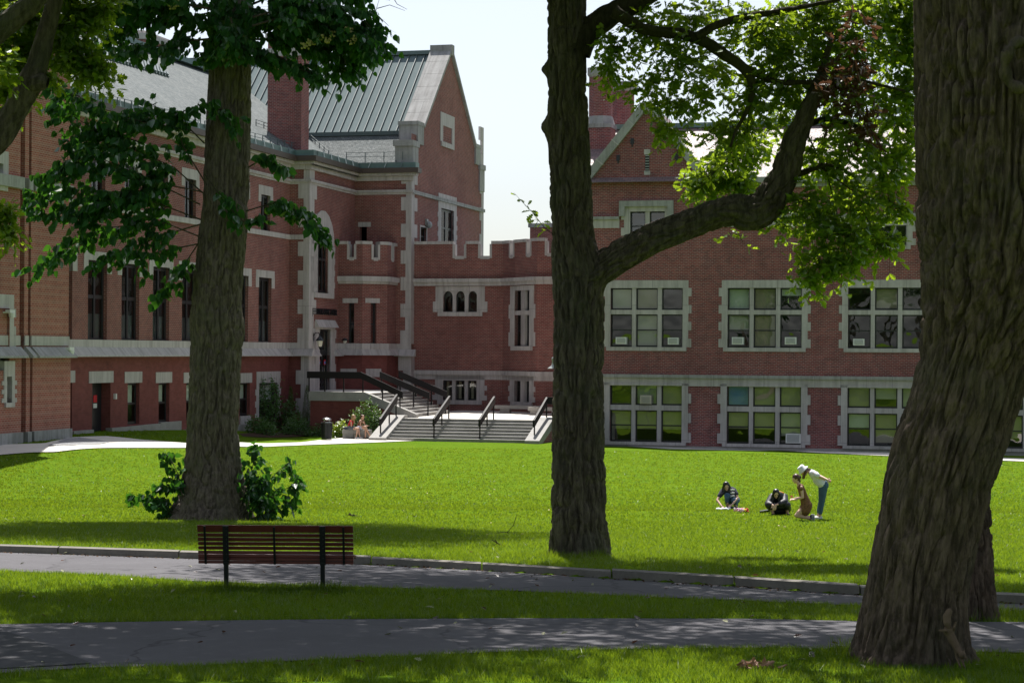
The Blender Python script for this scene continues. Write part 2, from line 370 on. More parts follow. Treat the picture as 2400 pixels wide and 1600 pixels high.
M['limbs'] = barkmat('limb_bark', (.035, .028, .02), (.09, .075, .055), (.08, .085, .03))
M['leaf_l'] = leafmat('linden_leaf', (.020, .066, .024), (.042, .115, .034), (.10, .30, .02), .035, .5, .32)
M['leaf_o'] = leafmat('oak_leaf', (.045, .112, .018), (.088, .175, .022), (.48, .66, .03), .03, .5, .48)
M['leaf_up'] = leafmat('upper_leaf', (.025, .07, .016), (.05, .11, .02), (.13, .26, .012), .02, .6, .35)
M['leaf_dead'] = leafmat('dead_leaf', (.085, .045, .032), (.13, .07, .05), (.2, .09, .05), .05, .5, .35)
M['leaf_shrub'] = leafmat('shrub_leaf', (.06, .15, .05), (.11, .22, .07), (.22, .42, .06), .03, .5, .35)
M['leaf_y'] = leafmat('yellow_leaf', (.12, .22, .02), (.20, .30, .04), (.5, .6, .04), .1, .4, .4)
M['leaf_holly'] = leafmat('glossy_leaf', (.055, .13, .05), (.11, .20, .07), (.22, .38, .06), .03, .45, .3)
M['leaf_thuja'] = leafmat('thuja_leaf', (.06, .11, .015), (.10, .16, .02), (.2, .3, .02), .05, .5, .3)
M['bloss'] = plain('linden_fruit', (.38, .33, .14), .7, .2, 8)
M['grassb'] = leafmat('grass_blade', (.024, .088, .010), (.062, .170, .016), (.36, .50, .02), .03, .5, .45, patch=(.13, .17, .03))
M['skin'] = plain('skin', (.66, .42, .32), .5, .06, 4)
M['skin_t'] = plain('skin_tan', (.56, .33, .23), .5, .06, 4)
M['hair_k'] = plain('hair_black', (.010, .008, .009), .35, .3, 20)
M['hair_b'] = plain('hair_brown', (.075, .03, .018), .4, .3, 20)
M['hair_y'] = plain('hair_blond', (.36, .22, .10), .45, .3, 20)
M['jeans'] = plain('denim', (.055, .11, .19), .85, .25, 9)
M['cl_white'] = plain('white_cloth', (.74, .75, .80), .85, .05, 6)
M['cl_navy'] = plain('navy_cloth', (.03, .03, .055), .85, .15, 6)
M['cl_black'] = plain('black_cloth', (.016, .017, .024), .55, .2, 6)
M['cl_red'] = plain('red_cloth', (.55, .03, .035), .8, .1, 6)
M['cl_grey'] = plain('grey_cloth', (.10, .11, .13), .85, .1, 6)
M['cl_pale'] = plain('pale_denim', (.42, .48, .60), .85, .1, 6)
M['shoe_w'] = plain('white_shoe', (.68, .67, .67), .6, .05)
M['orange'] = plain('orange_cloth', (.85, .33, .03), .7, .05)
M['pink'] = plain('pink_petal', (.80, .35, .60), .7, .15, 30)
M['petal_w'] = plain('white_petal', (.85, .80, .80), .7, .05, 30)
M['petal_y'] = plain('yellow_petal', (.9, .62, .03), .7, .08, 30)
M['petal_r'] = plain('red_petal', (.55, .02, .03), .7, .08, 30)
M['fur'] = plain('squirrel_fur', (.16, .115, .082), .9, .25, 25, spec=.1)
M['fur_w'] = plain('pale_fur', (.34, .30, .26), .9, .15, 25, spec=.1)
def spotmat():
    m, t, out = _mat('spotted_brown_cloth'); p = N(t, 'ShaderNodeBsdfPrincipled', Roughness=.85)
    tc = t.nodes.new('ShaderNodeTexCoord'); vo = N(t, 'ShaderNodeTexVoronoi', Scale=42); t.links.new(tc.outputs['Object'], vo.inputs['Vector'])
    t.links.new(ramp(t, vo.outputs['Distance'], [(.25, (.035, .018, .010)), (.45, (.21, .095, .045))]), p.inputs['Base Color']); t.links.new(p.outputs[0], out.inputs[0]); return m
M['spot'] = spotmat()
def lawnmat():
    m, t, out = _mat('lawn_turf'); p = N(t, 'ShaderNodeBsdfDiffuse'); tc = t.nodes.new('ShaderNodeTexCoord'); vec = tc.outputs['Object']
    n1 = noise(t, vec, .35, 5); n2 = noise(t, vec, 14, 5, .7); n3 = noise(t, vec, 2.2, 4); n4 = noise(t, vec, 60, 2)
    c = mixc(t, ramp(t, n2, [(.3, 0.0), (.7, 1.0)]), (.060, .128, .010), (.145, .245, .02))
    c = mixc(t, ramp(t, n1, [(.35, 0.0), (.7, .6)]), c, (.13, .20, .016)); c = mixc(t, ramp(t, n3, [(.5, 0.0), (.75, .5)]), c, (.19, .235, .03))
    c = mixc(t, ramp(t, n4, [(.4, 0.0), (.75, .6)]), c, mixc(t, 1.0, c, (.45, .55, .4), 'MULTIPLY'))
    t.links.new(c, p.inputs[0]); t.links.new(bump(t, mixc(t, .5, n2, n4), .9, .06), p.inputs['Normal'])
    t.links.new(p.outputs[0], out.inputs[0]); return m
M['lawn'] = lawnmat()
# ---------------------------------------------------------------- ground, paths, kerb
def axis(segs):
    out = []
    for a, b, s in segs: out += list(np.arange(a, b, s))
    return np.array(out+[segs[-1][1]], float)
gx = axis([(-400, -60, 20), (-60, -16, 1.5), (-16, 14, .4), (14, 60, 1.5), (60, 400, 20)])
gy = axis([(-60, 10, 4), (10, 23, .2), (23, 37, .1), (37, 64, .5), (64, 130, 1.2), (130, 620, 25)])
GXX, GYY = np.meshgrid(gx, gy)
lump = (vnoise(GXX*.35, GYY*.35, 0, 3)-.5)*.05*sst(0, 4, np.abs(GXX)+4)
ground = grid_mesh('lawn', np.stack([GXX, GYY, g(GXX, GYY)+0*lump], -1), M['lawn']); tag(ground, kind='structure')
POLYS = []
def strip(name, up, lo, mat, off=.012, n=160, m=6, slab=.0, kind='structure'):
    """a surface laid on the ground between two edges given as photo pixels"""
    def res(e):
        w_ = [gnd(x, y) for x, y in e]; P = np.array([(p.x, p.y) for p in w_]); s = np.concatenate([[0], np.cumsum(np.linalg.norm(np.diff(P, axis=0), axis=1))]); s /= s[-1]
        t = np.linspace(0, 1, n); return np.stack([np.interp(t, s, P[:, 0]), np.interp(t, s, P[:, 1])], -1)
    U, L = res(up), res(lo); k = np.linspace(0, 1, m)[:, None, None]
    XY = U[None]*(1-k)+L[None]*k
    P = np.concatenate([XY, (g(XY[..., 0], XY[..., 1])+off)[..., None]], -1)
    o = grid_mesh(name, P.transpose(1, 0, 2), mat); tag(o, kind=kind)
    POLYS.append(np.concatenate([U, L[::-1]])); return o
strip('asphalt_path', [(-250, 1293), (0, 1294), (459, 1310), (827, 1321), (1200, 1341), (1685, 1372), (2026, 1395), (2322, 1412), (2700, 1424)],
      [(-250, 1337), (0, 1339), (255, 1349), (459, 1363), (765, 1375), (1200, 1385), (1506, 1399), (2026, 1420), (2322, 1431), (2700, 1440)], M['asphalt'])
strip('asphalt_path', [(-300, 1468), (0, 1464), (459, 1456), (714, 1453), (1200, 1450), (1761, 1451), (2016, 1457), (2400, 1459), (2700, 1460)],
      [(-300, 1584), (0, 1579), (204, 1566), (459, 1561), (765, 1546), (1200, 1528), (1557, 1521), (1761, 1519), (2100, 1524), (2400, 1531), (2700, 1533)], M['asphalt'])
strip('path', [(-250, 1476), (0, 1478), (70, 1500), (215, 1557)], [(-250, 1576), (-150, 1574), (0, 1570), (150, 1562)], M['asphalt_d'], .02, 40, 8)
strip('pavement', [(-500, 1040), (-200, 1042), (0, 1043), (105, 1040), (165, 1026), (250, 1023), (330, 1031), (436, 1039), (560, 1037), (708, 1037), (755, 1031), (800, 1027), (905, 1026), (1080, 1028), (1260, 1033), (1416, 1039), (1920, 1057), (2130, 1065), (2700, 1087)],
      [(-500, 1078), (-200, 1072), (0, 1067), (130, 1060), (436, 1050), (560, 1047), (730, 1043), (900, 1036.5), (1021, 1031), (1100, 1032), (1260, 1036.5), (1416, 1042.5), (1920, 1062), (2130, 1071), (2700, 1094)], M['concrete'], .03, 220, 6)
def flat_patch(name, poly, mat, off, kind, nx=40):
    P = [gnd(x, y) for x, y in poly]; mb = MB(); c = sum(P, Vector())/len(P)
    R_ = [[c+(p-c)*k for p in P] for k in (1, .66, .33)]
    for q in R_:
        for p in q: p.z = float(g(p.x, p.y))+off
    for i in range(len(P)):
        j = (i+1) % len(P)
        for a, b in zip(R_[:-1], R_[1:]): mb.face([a[i], a[j], b[j], b[i]])
        mb.face([R_[-1][i], R_[-1][j], (c.x, c.y, float(g(c.x, c.y))+off)])
    o = mb.build(name, mat); tag(o, kind=kind); POLYS.append(np.array([(p.x, p.y) for p in P])); return o
flat_patch('gravel', [(112, 1046), (150, 1030), (185, 1027), (232, 1033), (256, 1038), (235, 1042), (170, 1045)], M['gravel'], .05, 'stuff')
flat_patch('soil', [(560, 1016), (700, 1012), (800, 1014), (905, 1018), (925, 1024), (840, 1026), (700, 1020), (570, 1023)], M['soil'], .02, 'structure')
# granite kerb stones along the far path
kb = MB(); xs = np.concatenate([KX[1:-1]]); s = KX[1]
rng = random.Random(5)
while s < KX[-2]:
    e = min(s+rng.uniform(1.3, 2.3), KX[-2]); n = max(2, int((e-s)/.4)); e2 = e-.025
    tilt = rng.uniform(-.008, .012); off = rng.uniform(-.015, .015)
    q = np.linspace(s, e2, n)
    for a, b in zip(q[:-1], q[1:]):
        ya, yb = float(np.interp(a, KX, KY))+off, float(np.interp(b, KX, KY))+off
        za, zb = float(g0(a, ya)), float(g0(b, yb))
        kb.hexa([(a, ya-.0, za-.1), (b, yb-.0, zb-.1), (b, yb+.2, zb-.1), (a, ya+.2, za-.1),
                 (a, ya+.02, za+.115+tilt), (b, yb+.02, zb+.115+tilt), (b, yb+.2, zb+.125+tilt), (a, ya+.2, za+.125+tilt)])
    s = e
tag(kb.build('kerb', M['kerbstone']), kind='structure')
def inpoly(x, y, P):
    ins = np.zeros(len(x), bool); j = len(P)-1
    for i in range(len(P)):
        a, b = P[i], P[j]
        with np.errstate(divide='ignore', invalid='ignore'):
            c = ((a[1] > y) != (b[1] > y)) & (x < (b[0]-a[0])*(y-a[1])/(b[1]-a[1]+1e-12)+a[0])
        ins ^= c; j = i
    return ins
# grass blades (thinning out with distance)
rs = np.random.RandomState(3)
def blades(n, y0, y1, per, hgt, wid, name):
    Y = y0+(y1-y0)*rs.rand(n)**(1 if y1 < 60 else 1.9); X = (rs.rand(n)-.5)*2*(Y*.275+.6)
    keep = np.ones(n, bool)
    for P in POLYS: keep &= ~inpoly(X, Y, P)
    dk = Y-np.interp(X, KX, KY); keep &= ~((dk > -.0) & (dk < .22))
    dens = .35+1.1*vnoise(X*1.1, Y*1.1, 0, 8); keep &= rs.rand(n) < dens
    X, Y = X[keep], Y[keep]; n = len(X)
    # taller fringes where mowing does not reach
    fr = np.ones(n)
    for e in (1, 2): pass
    X = np.repeat(X, per)+rs.randn(n*per)*.035; Y = np.repeat(Y, per)+rs.randn(n*per)*.035; m = len(X)
    Z = g(X, Y); a = rs.rand(m)*2*np.pi; h = hgt*(.55+.75*rs.rand(m)); le = rs.randn(m, 2)*.5*h[:, None]
    bx, by = np.cos(a)*wid, np.sin(a)*wid
    V = np.empty((m, 3, 3)); V[:, 0] = np.stack([X-bx, Y-by, Z-.01], -1); V[:, 1] = np.stack([X+bx, Y+by, Z-.01], -1); V[:, 2] = np.stack([X+le[:, 0], Y+le[:, 1], Z+h], -1)
    return V.reshape(-1, 3)
GV = [blades(26000, 16.4, 23, 9, .058, .0042, ''), blades(42000, 23, 34, 7, .058, .0052, ''), blades(50000, 34, 47, 5, .055, .008, ''), blades(40000, 47, 57, 4, .05, .012, ''), blades(90000, 56, 92, 4, .045, .015, '')]
# longer tufts round the bench legs and trunk bases, where the mower does not reach
def fringe(px, py, n, rad, hgt):
    p = gnd(px, py); X = p.x+rs.randn(n)*rad; Y = p.y+rs.randn(n)*.10; Z = g(X, Y); a = rs.rand(n)*2*np.pi; h = hgt*(.5+rs.rand(n)); le = rs.randn(n, 2)*.35*h[:, None]
    V = np.empty((n, 3, 3)); V[:, 0] = np.stack([X-np.cos(a)*.005, Y-np.sin(a)*.005, Z-.01], -1); V[:, 1] = np.stack([X+np.cos(a)*.005, Y+np.sin(a)*.005, Z-.01], -1); V[:, 2] = np.stack([X+le[:, 0], Y+le[:, 1], Z+h], -1); return V.reshape(-1, 3)
for a in ((531, 1384, 260, .16, .12), (757, 1384, 260, .16, .12), (600, 1383, 300, .5, .09), (700, 1384, 300, .5, .09), (860, 1386, 240, .5, .08), (2010, 1528, 300, .12, .13), (2060, 1545, 200, .2, .10), (2320, 1440, 300, .16, .12), (2110, 1560, 300, .4, .07), (1331, 1309, 500, .42, .10), (1290, 1306, 200, .1, .12), (1395, 1306, 200, .1, .12), (500, 1226, 500, .9, .12), (2260, 1452, 200, .2, .12)): GV.append(fringe(*a))
GV = np.concatenate(GV); nb = len(GV)//3
tag(np_mesh('grass', GV, np.arange(len(GV)), np.full(nb, 3), M['grassb']), kind='stuff')
# ---------------------------------------------------------------- buildings (local frame: a to the right along the fronts, b away, z up)
class WF:      # wall facing -b
    def __init__(s, b): s.b = b
    def P(s, q, d, z): return (q, s.b-d, z)
    def px(s, x, y): r = on_b(x, y, s.b); return r[0], r[2]
class WL:      # wall facing +a
    def __init__(s, a): s.a = a
    def P(s, q, d, z): return (s.a+d, q, z)
    def px(s, x, y): r = on_a(x, y, s.a); return r[1], r[2]
class WC:      # slanted wall from p0 along unit t (ab plane), normal n towards the viewer
    def __init__(s, p0, t): s.p0 = p0; l = math.hypot(*t); s.t = (t[0]/l, t[1]/l); s.n = (s.t[1], -s.t[0])
    def P(s, q, d, z): return (s.p0[0]+s.t[0]*q+s.n[0]*d, s.p0[1]+s.t[1]*q+s.n[1]*d, z)
    def px(s, x, y):
        dx, dz = ray(x, y); da, db = dx*CS-SN, dx*SN+CS      # ray direction in ab per unit Y
        # Y*(da,db) . n = p0 . n
        Y = (s.p0[0]*s.n[0]+s.p0[1]*s.n[1])/(da*s.n[0]+db*s.n[1]); return (Y*da-s.p0[0])*s.t[0]+(Y*db-s.p0[1])*s.t[1], EZ+dz*Y
    def span(s, x): return s.px(x, 821)[0]
def rect(W, x0, x1, y0, y1, xm=None):
    """photo rectangle -> (s0, s1, z0, z1) on wall W"""
    xm = (x0+x1)/2 if xm is None else xm
    s0 = W.px(x0, (y0+y1)/2)[0]; s1 = W.px(x1, (y0+y1)/2)[0]; z1 = W.px(xm, y0)[1]; z0 = W.px(xm, y1)[1]
    return s0, s1, z0, z1
def wall(mb, W, s0, s1, z0, z1, holes=(), depth=.35, m=0):
    S = sorted({s0, s1} | {h[k] for h in holes for k in (0, 1) if s0 < h[k] < s1}); Z = sorted({z0, z1} | {h[k] for h in holes for k in (2, 3) if z0 < h[k] < z1})
    for a, b in zip(S[:-1], S[1:]):
        for c, d in zip(Z[:-1], Z[1:]):
            sm, zm = (a+b)/2, (c+d)/2
            if any(h[0] < sm < h[1] and h[2] < zm < h[3] for h in holes): continue
            mb.face([W.P(a, 0, c), W.P(b, 0, c), W.P(b, 0, d), W.P(a, 0, d)], m)
    for h in holes:
        a, b, c, d = h[:4]; dp = h[4] if len(h) > 4 else depth
        mb.face([W.P(a, 0, c), W.P(a, -dp, c), W.P(a, -dp, d), W.P(a, 0, d)], m); mb.face([W.P(b, 0, c), W.P(b, 0, d), W.P(b, -dp, d), W.P(b, -dp, c)], m)
        mb.face([W.P(a, 0, c), W.P(b, 0, c), W.P(b, -dp, c), W.P(a, -dp, c)], m); mb.face([W.P(a, 0, d), W.P(a, -dp, d), W.P(b, -dp, d), W.P(b, 0, d)], m)
def surround(mb, W, r, jw=.35, hw=.35, sw=.18, proud=.03, teeth=0, ear=0, depth=.3, m=0, sill_out=.05):
    """stone frame round opening r: lintel, jambs (toothed), sill"""
    a, b, c, d = r
    if hw: mb.pbox(W, a-jw, b+jw, -depth, proud, d, d+hw, m)
    if sw: mb.pbox(W, a-jw*.7, b+jw*.7, -depth, proud+sill_out, c-sw, c, m)
    if jw and not (ear and not teeth):
        if teeth:
            n = teeth; h = (d-c)/n
            for i in range(n):
                e = .16 if i % 2 == 0 else 0
                mb.pbox(W, a-jw-e, a, -depth, proud+(.004 if e else 0), c+i*h, c+(i+1)*h, m); mb.pbox(W, b, b+jw+e, -depth, proud+(.004 if e else 0), c+i*h, c+(i+1)*h, m)
        else: mb.pbox(W, a-jw, a, -depth, proud, c, d, m); mb.pbox(W, b, b+jw, -depth, proud, c, d, m)
    if ear:
        mb.pbox(W, a-jw-.02, a, -depth, proud, d-ear, d, m); mb.pbox(W, b, b+jw+.02, -depth, proud, d-ear, d, m)
def sash(fr, pn, W, r, rec=.25, fw=.06, mids=(), cols=(), tilt=0, arch=0):
    """dark frame and glass of one light; mids: heights (0..1) of rails; cols: positions (0..1) of upright bars"""
    a, b, c, d = r
    fr.pbox(W, a, a+fw, -rec-.06, -rec, c, d); fr.pbox(W, b-fw, b, -rec-.06, -rec, c, d)
    fr.pbox(W, a+fw, b-fw, -rec-.06, -rec-.002, c, c+fw*1.3); fr.pbox(W, a+fw, b-fw, -rec-.06, -rec-.002, d-fw, d)
    for q in mids: z = c+(d-c)*q; fr.pbox(W, a+fw, b-fw, -rec-.055, -rec-.004, z-fw*.5, z+fw*.5)
    for q in cols: s_ = a+(b-a)*q; fr.pbox(W, s_-fw*.5, s_+fw*.5, -rec-.055, -rec+.012, c+fw, d-fw)
    e = rec+.03
    pn.face([W.P(a+.01, -e-tilt*(d-c), c+.01), W.P(b-.01, -e-tilt*(d-c), c+.01), W.P(b-.01, -e, d-.01), W.P(a+.01, -e, d-.01)])
    if arch:      # arched head: two dark spandrels
        n = 6; hw = (b-a)/2
        for sgn in (-1, 1):
            pts = [(a+hw+sgn*hw, d), (a+hw+sgn*hw, d-arch)]
            pts += [(a+hw+sgn*hw*math.cos(t), d-arch+arch*.96*math.sin(t)) for t in [math.pi/2*i/n for i in range(1, n+1)]]
            fr.prism([W.P(s_, -rec+.004, z) for s_, z in pts], Vector(W.P(0, -.05, 0))-Vector(W.P(0, 0, 0)))
def quoins(mb, px_, z0, z1, h, fa, fb, m=0):
    """corner stones at corner (a,b) covering both faces: fb extents on the -b face (towards -a or +a), fa on the +a face"""
    a, b = px_; n = max(1, round((z1-z0)/h)); h = (z1-z0)/n
    for i in range(n):
        long_ = i % 2 == 0; wb = fb[0] if long_ else fb[1]; wa = fa[1] if long_ else fa[0]
        mb.box(a-wb, a+.05, b-.05, b+wa, z0+i*h, z0+(i+1)*h-.004, m)

b_F1 = 103.6; a_L2 = on_b(722, 821, b_F1)[0]; a_L1 = on_b(677, 821, b_F1)[0]
b_F2 = on_a(830, 821, a_L2)[1]; a_L3 = on_b(961, 821, b_F2)[0]; b_G = b_F2+.6
b_L3e = on_a(1131, 600, a_L3)[1]; a_L0 = a_L1+1.5; b_L0e = on_a(160, 900, a_L0)[1]
b_R = 101.0
F1, F2, G_, L1, L2, L3, L0, RW = WF(b_F1), WF(b_F2), WF(b_G), WL(a_L1), WL(a_L2), WL(a_L3), WL(a_L0), WF(b_R)
zc = lambda y: F1.px(722, y)[1]            # height read at the corner by the door
Z_EAVE = zc(353); Z_GUT0, Z_GUT1 = zc(379), zc(367); Z_CORN = zc(397); Z_S1a, Z_S1b = zc(429), zc(420)
Z_S2a, Z_S2b = zc(561), zc(550); Z_SILa, Z_SILm, Z_SILb = zc(832), zc(817), zc(803)
print('Z', Z_EAVE, Z_SILa, 'planes', a_L1, a_L2, b_F2, a_L3, b_G, b_L3e, a_L0, b_L0e)

hall = thing('brick_hall', 'large red brick hall with stepped gable, tall chimney and grey roofs behind the linden', 'building', (a_L2, b_F1, 0), frame=True)
BW, BB, LS, SA, PN = MB(), MB(), MB(), MB(), MB()
# --- long wall L1 : openings
bA = L1.px(577/2.8, 720)[0]; bB = L1.px(1697/2.8, 720)[0]; wid = L1.px(722/2.8, 720)[0]-bA; st = (bB-bA)/6
zt = L1.px(210, 609)[1]; zb = Z_SILb-.12
mains = [(bA+st*i, bA+st*i+wid*.86, zb, zt, .26) for i in range(-1, 7)]
tops = [(r[0]+.25, r[1]-.25, Z_S1a-3.0, Z_S1a-.95, .26) for r in mains]
zl = L1.px(215, 899)[1]; bot = lambda y, x=300: L1.px(x, y)[1]
lowpx = [(449-60, 472, 1005), (605, 725, 1022), (838, 915, 994), (1041, 1112, 990), (1222, 1285, 985), (1400, 1462, 980), (1573, 1640, 974), (1697, 1818, 980)]
lows = [(L1.px(x0/2.8, 940)[0], L1.px(x1/2.8, 940)[0], L1.px((x0+x1)/5.6, yb)[1], L1.px((x0+x1)/5.6, 897)[1], .26 if i != 1 else .5) for i, (x0, x1, yb) in enumerate(lowpx)]
wall(BW, L1, b_L0e-6, b_F1, Z_SILa, Z_GUT0+.3, [r for r in mains+tops])
wall(BB, L1, b_L0e-6, b_F1, -1, Z_SILa, lows)
# F1, L2 (door wall), F2
wall(BW, F1, a_L1, a_L2, Z_SILa, Z_GUT0+.3); wall(BB, F1, a_L1, a_L2, -1, Z_SILa)
arch = rect(L2, 743, 768.5, 534, 687); door = rect(L2, 747, 773, 772, 914)
wall(BW, L2, b_F1, b_F2, Z_SILa, Z_GUT0+.3, [arch+(.35,), door+(.4,)]); wall(BB, L2, b_F1, b_F2, -1, Z_SILa, [(door[0], door[1], door[2], Z_SILa, .4)])
slit = rect(F2, 811, 822.5, 532, 556)
wall(BW, F2, a_L2, a_L3, Z_SILa, Z_GUT0+.3, [(a_L2+.3, a_L2+.75, F2.px(818, 600)[1], F2.px(818, 532)[1], .4)]); wall(BB, F2, a_L2, a_L3, -1, Z_SILa)
SA.pbox(F2, a_L2+.3, a_L2+.75, -.4, -.3, F2.px(818, 600)[1], F2.px(818, 532)[1]); LS.pbox(F2, a_L2+.2, a_L2+1.0, -.1, .02, F2.px(818, 532)[1], F2.px(818, 521)[1])
# gable wall L3
ap = L3.px(1046, 120); kl = L3.px(958, 318); kr = L3.px(1131, 400)
bm = ap[0]; half = (b_L3e-b_F2)/2; bm = b_F2+half
zk = L3.px(990, 322)[1]; bk = L3.px(990, 322)[0]; z_ap = L3.px(1046, 120)[1]
tall = rect(L3, 1033, 1063, 491, 580); small = rect(L3, 985, 999, 533, 575)
vent = rect(L3, 1037, 1058, 298, 336)
wall(BW, L3, b_F2, b_L3e, 6, zk, [tall+(.35,), small+(.3,), vent+(.12,)])
d1 = bk-b_F2
BW.face([L3.P(b_F2+d1*.9, 0, zk), L3.P(b_L3e-d1*.9, 0, zk), L3.P(b_L3e-d1, 0, zk+.6), L3.P(b_F2+d1, 0, zk+.6)])
BW.face([L3.P(bk, 0, zk+.6), L3.P(b_L3e-d1, 0, zk+.6), L3.P(bm, 0, z_ap)])
BW.face([(a_L3, b_L3e, 6), (a_L3-14, b_L3e, 6), (a_L3-14, b_L3e, zk), (a_L3, b_L3e, zk)])
BW.face([(a_L3-14, b_F2, 6), (a_L3-14, b_L3e, 6), (a_L3-14, b_L3e, zk), (a_L3-14, b_F2, zk)])
# bay in the corner by the door
pb0 = (a_L2, L2.px(793, 700)[0]); ba1 = on_b(849, 700, pb0[1])[0]; dd = 1.15
BY1 = WC(pb0, (1, 0)); BY2 = WC((ba1, pb0[1]), (1, 1)); BY3 = WC((ba1+dd, pb0[1]+dd), (0, 1)); lens = (ba1-a_L2, dd*1.414, b_F2-pb0[1]-dd)
zb_top = BY1.px(820, 565)[1]; zb_n = BY1.px(820, 604)[1]; zb_c0, zb_c1 = BY1.px(820, 664)[1], BY1.px(820, 652)[1]
nar = [rect(BY1, 816, 830, 710, 808), rect(BY2, 868.5, 882, 710, 808)]
for W, ln, hh in ((BY1, lens[0], [nar[0]+(.3,)]), (BY2, lens[1], [nar[1]+(.3,)]), (BY3, lens[2], [])):
    wall(BW, W, 0, ln, Z_SILa, zb_n, hh); wall(BB, W, 0, ln, -1, Z_SILa)
    LS.pbox(W, -.1, ln+.1, -.1, .22, zb_c0+.12, zb_c1+.12); LS.pbox(W, -.03, ln+.03, -.1, .10, zb_c0-.02, zb_c0+.12)
    LS.pbox(W, -.06, ln+.06, -.1, .12, Z_SILm, Z_SILb); LS.prism([W.P(-.1, 0, Z_SILm), W.P(-.1, .12, Z_SILm), W.P(-.1, .34, Z_SILa), W.P(-.1, 0, Z_SILa)], Vector(W.P(ln+.2, 0, 0))-Vector(W.P(0, 0, 0)))
def crenel(W, ln, notches, zn, zt_, mbw, mbs, th=.45, cap=.18, nw=.28):
    """parapet between zn and zt_ with stone-lined notches (centres in s)"""
    cur = 0
    for c in list(notches)+[None]:
        e = ln if c is None else c-nw
        if e > cur+.02:
            mbw.pbox(W, cur, e, -th, 0, zn, zt_-cap); mbs.pbox(W, cur-.04, e+.04, -th-.05, .06, zt_-cap, zt_)
        if c is not None:
            mbs.pbox(W, c-nw, c-nw+.14, -th-.02, .03, zn-.1, zt_-cap); mbs.pbox(W, c+nw-.14, c+nw, -th-.02, .03, zn-.1, zt_-cap)
            mbs.pbox(W, c-nw+.14, c+nw-.14, -th, .05, zn-.16, zn+.03); cur = c+nw
crenel(BY1, lens[0], [BY1.span(823)], zb_n, zb_top, BW, LS); crenel(BY2, lens[1], [BY2.span(879)], zb_n, zb_top, BW, LS); crenel(BY3, lens[2], [lens[2]*.55], zb_n, zb_top, BW, LS)
BW.face([BY1.P(0, 0, zb_n-.3), BY1.P(lens[0], 0, zb_n-.3), BY2.P(lens[1], 0, zb_n-.3), (a_L2+lens[0]+dd, b_F2, zb_n-.3), (a_L2, b_F2, zb_n-.3)])
for W, r in ((BY1, nar[0]), (BY2, nar[1])): LS.pbox(W, r[0]-.35, r[1]+.22, -.1, .02, r[3], r[3]+.28); LS.pbox(W, r[0]-.05, r[1]+.05, -.2, .16, r[2]-.2, r[2])
for W, x in ((BY1, 819), (BY2, 877)):
    c = W.px(x, 877)[0]; z = W.px(x, 877)[1]; LS.pbox(W, c-.55, c+.45, -.05, .02, z-.15, z+.33)
# --- cornices, strings, sill ledge along L1/F1/L2/F2
def run(mb, z0, z1, d, base=-.1, segs='1234', m=0):
    if '1' in segs: mb.pbox(L1, b_L0e-6, b_F1-d, base, d, z0, z1, m)
    if '2' in segs: mb.pbox(F1, a_L1, a_L2+d, base, d, z0, z1, m)
    if '3' in segs: mb.pbox(L2, b_F1+.1, b_F2-d, base, d, z0, z1, m)
    if '4' in segs: mb.pbox(F2, a_L2, a_L3+d, base, d, z0, z1, m)
def ledge(mb, z0, z1, d0, d1):
    ex = lambda W, s0, s1: mb.prism([W.P(s0, -.05, z1), W.P(s0, d0, z1), W.P(s0, d1, z0), W.P(s0, d1, z0-.06), W.P(s0, -.05, z0-.06)], Vector(W.P(s1, 0, 0))-Vector(W.P(s0, 0, 0)))
    ex(L1, b_L0e-6, b_F1-d1); ex(F1, a_L1, a_L2+d1); ex(F2, a_L2+lens[0]+dd, a_L3+d1)
    ex(L2, b_F1+.05, door[0]-.5); ex(L2, door[1]+.5, pb0[1])
STR, COR, GUT = MB(), MB(), MB()
run(COR, Z_CORN, Z_CORN+.28, .18); run(COR, Z_CORN+.28, Z_GUT0, .42)
run(GUT, Z_GUT0, Z_GUT1, .62); run(GUT, Z_GUT1-.02, Z_EAVE, .40, -.3, m=1)
for z in np.arange(b_L0e+.5, b_F1-1, 1.25): GUT.bar(L1.P(z, .55, Z_GUT1+.02), L1.P(z+.25, .38, Z_EAVE+.06), .06, .03, m=2)
for z in np.arange(b_F1+1, b_F2-1, 1.25): GUT.bar(L2.P(z, .55, Z_GUT1+.02), L2.P(z+.25, .38, Z_EAVE+.06), .06, .03, m=2)
for q in np.arange(a_L2+1, a_L3, 1.0): GUT.bar(F2.P(q, .55, Z_GUT1+.02), F2.P(q+.12, .38, Z_EAVE+.06), .06, .03, m=2)
run(STR, Z_S1a+.06, Z_S1b, .16); run(STR, Z_S1a-.06, Z_S1a+.06, .07); STR.pbox(L3, b_F2+.1, b_L3e+.1, -.1, .14, Z_S1a, Z_S1b, 1)
run(STR, Z_S2a, Z_S2b, .08, segs='12'); STR.pbox(L2, b_F1+.1, arch[0]-1.0, -.1, .08, Z_S2a, Z_S2b)
run(STR, Z_SILm, Z_SILb, .05, segs='12'); STR.pbox(L2, b_F1+.1, door[0]-.5, -.1, .05, Z_SILm, Z_SILb); STR.pbox(L2, door[1]+.5, pb0[1], -.1, .05, Z_SILm, Z_SILb); STR.pbox(F2, a_L2+lens[0]+dd, a_L3+.05, -.1, .05, Z_SILm, Z_SILb)
ledge(STR, Z_SILa, Z_SILm, .06, .36)
QNS = []
def Q_():
    QNS.append(MB()); return QNS[-1]
quoins(Q_(), (a_L2, b_F1), Z_SILb, Z_CORN, .80, (.75, 1.15), (.62, .30)); quoins(Q_(), (a_L2+.03, b_F1-.03), -.5, Z_SILa-.06, .80, (.9, 1.4), (.72, .42))
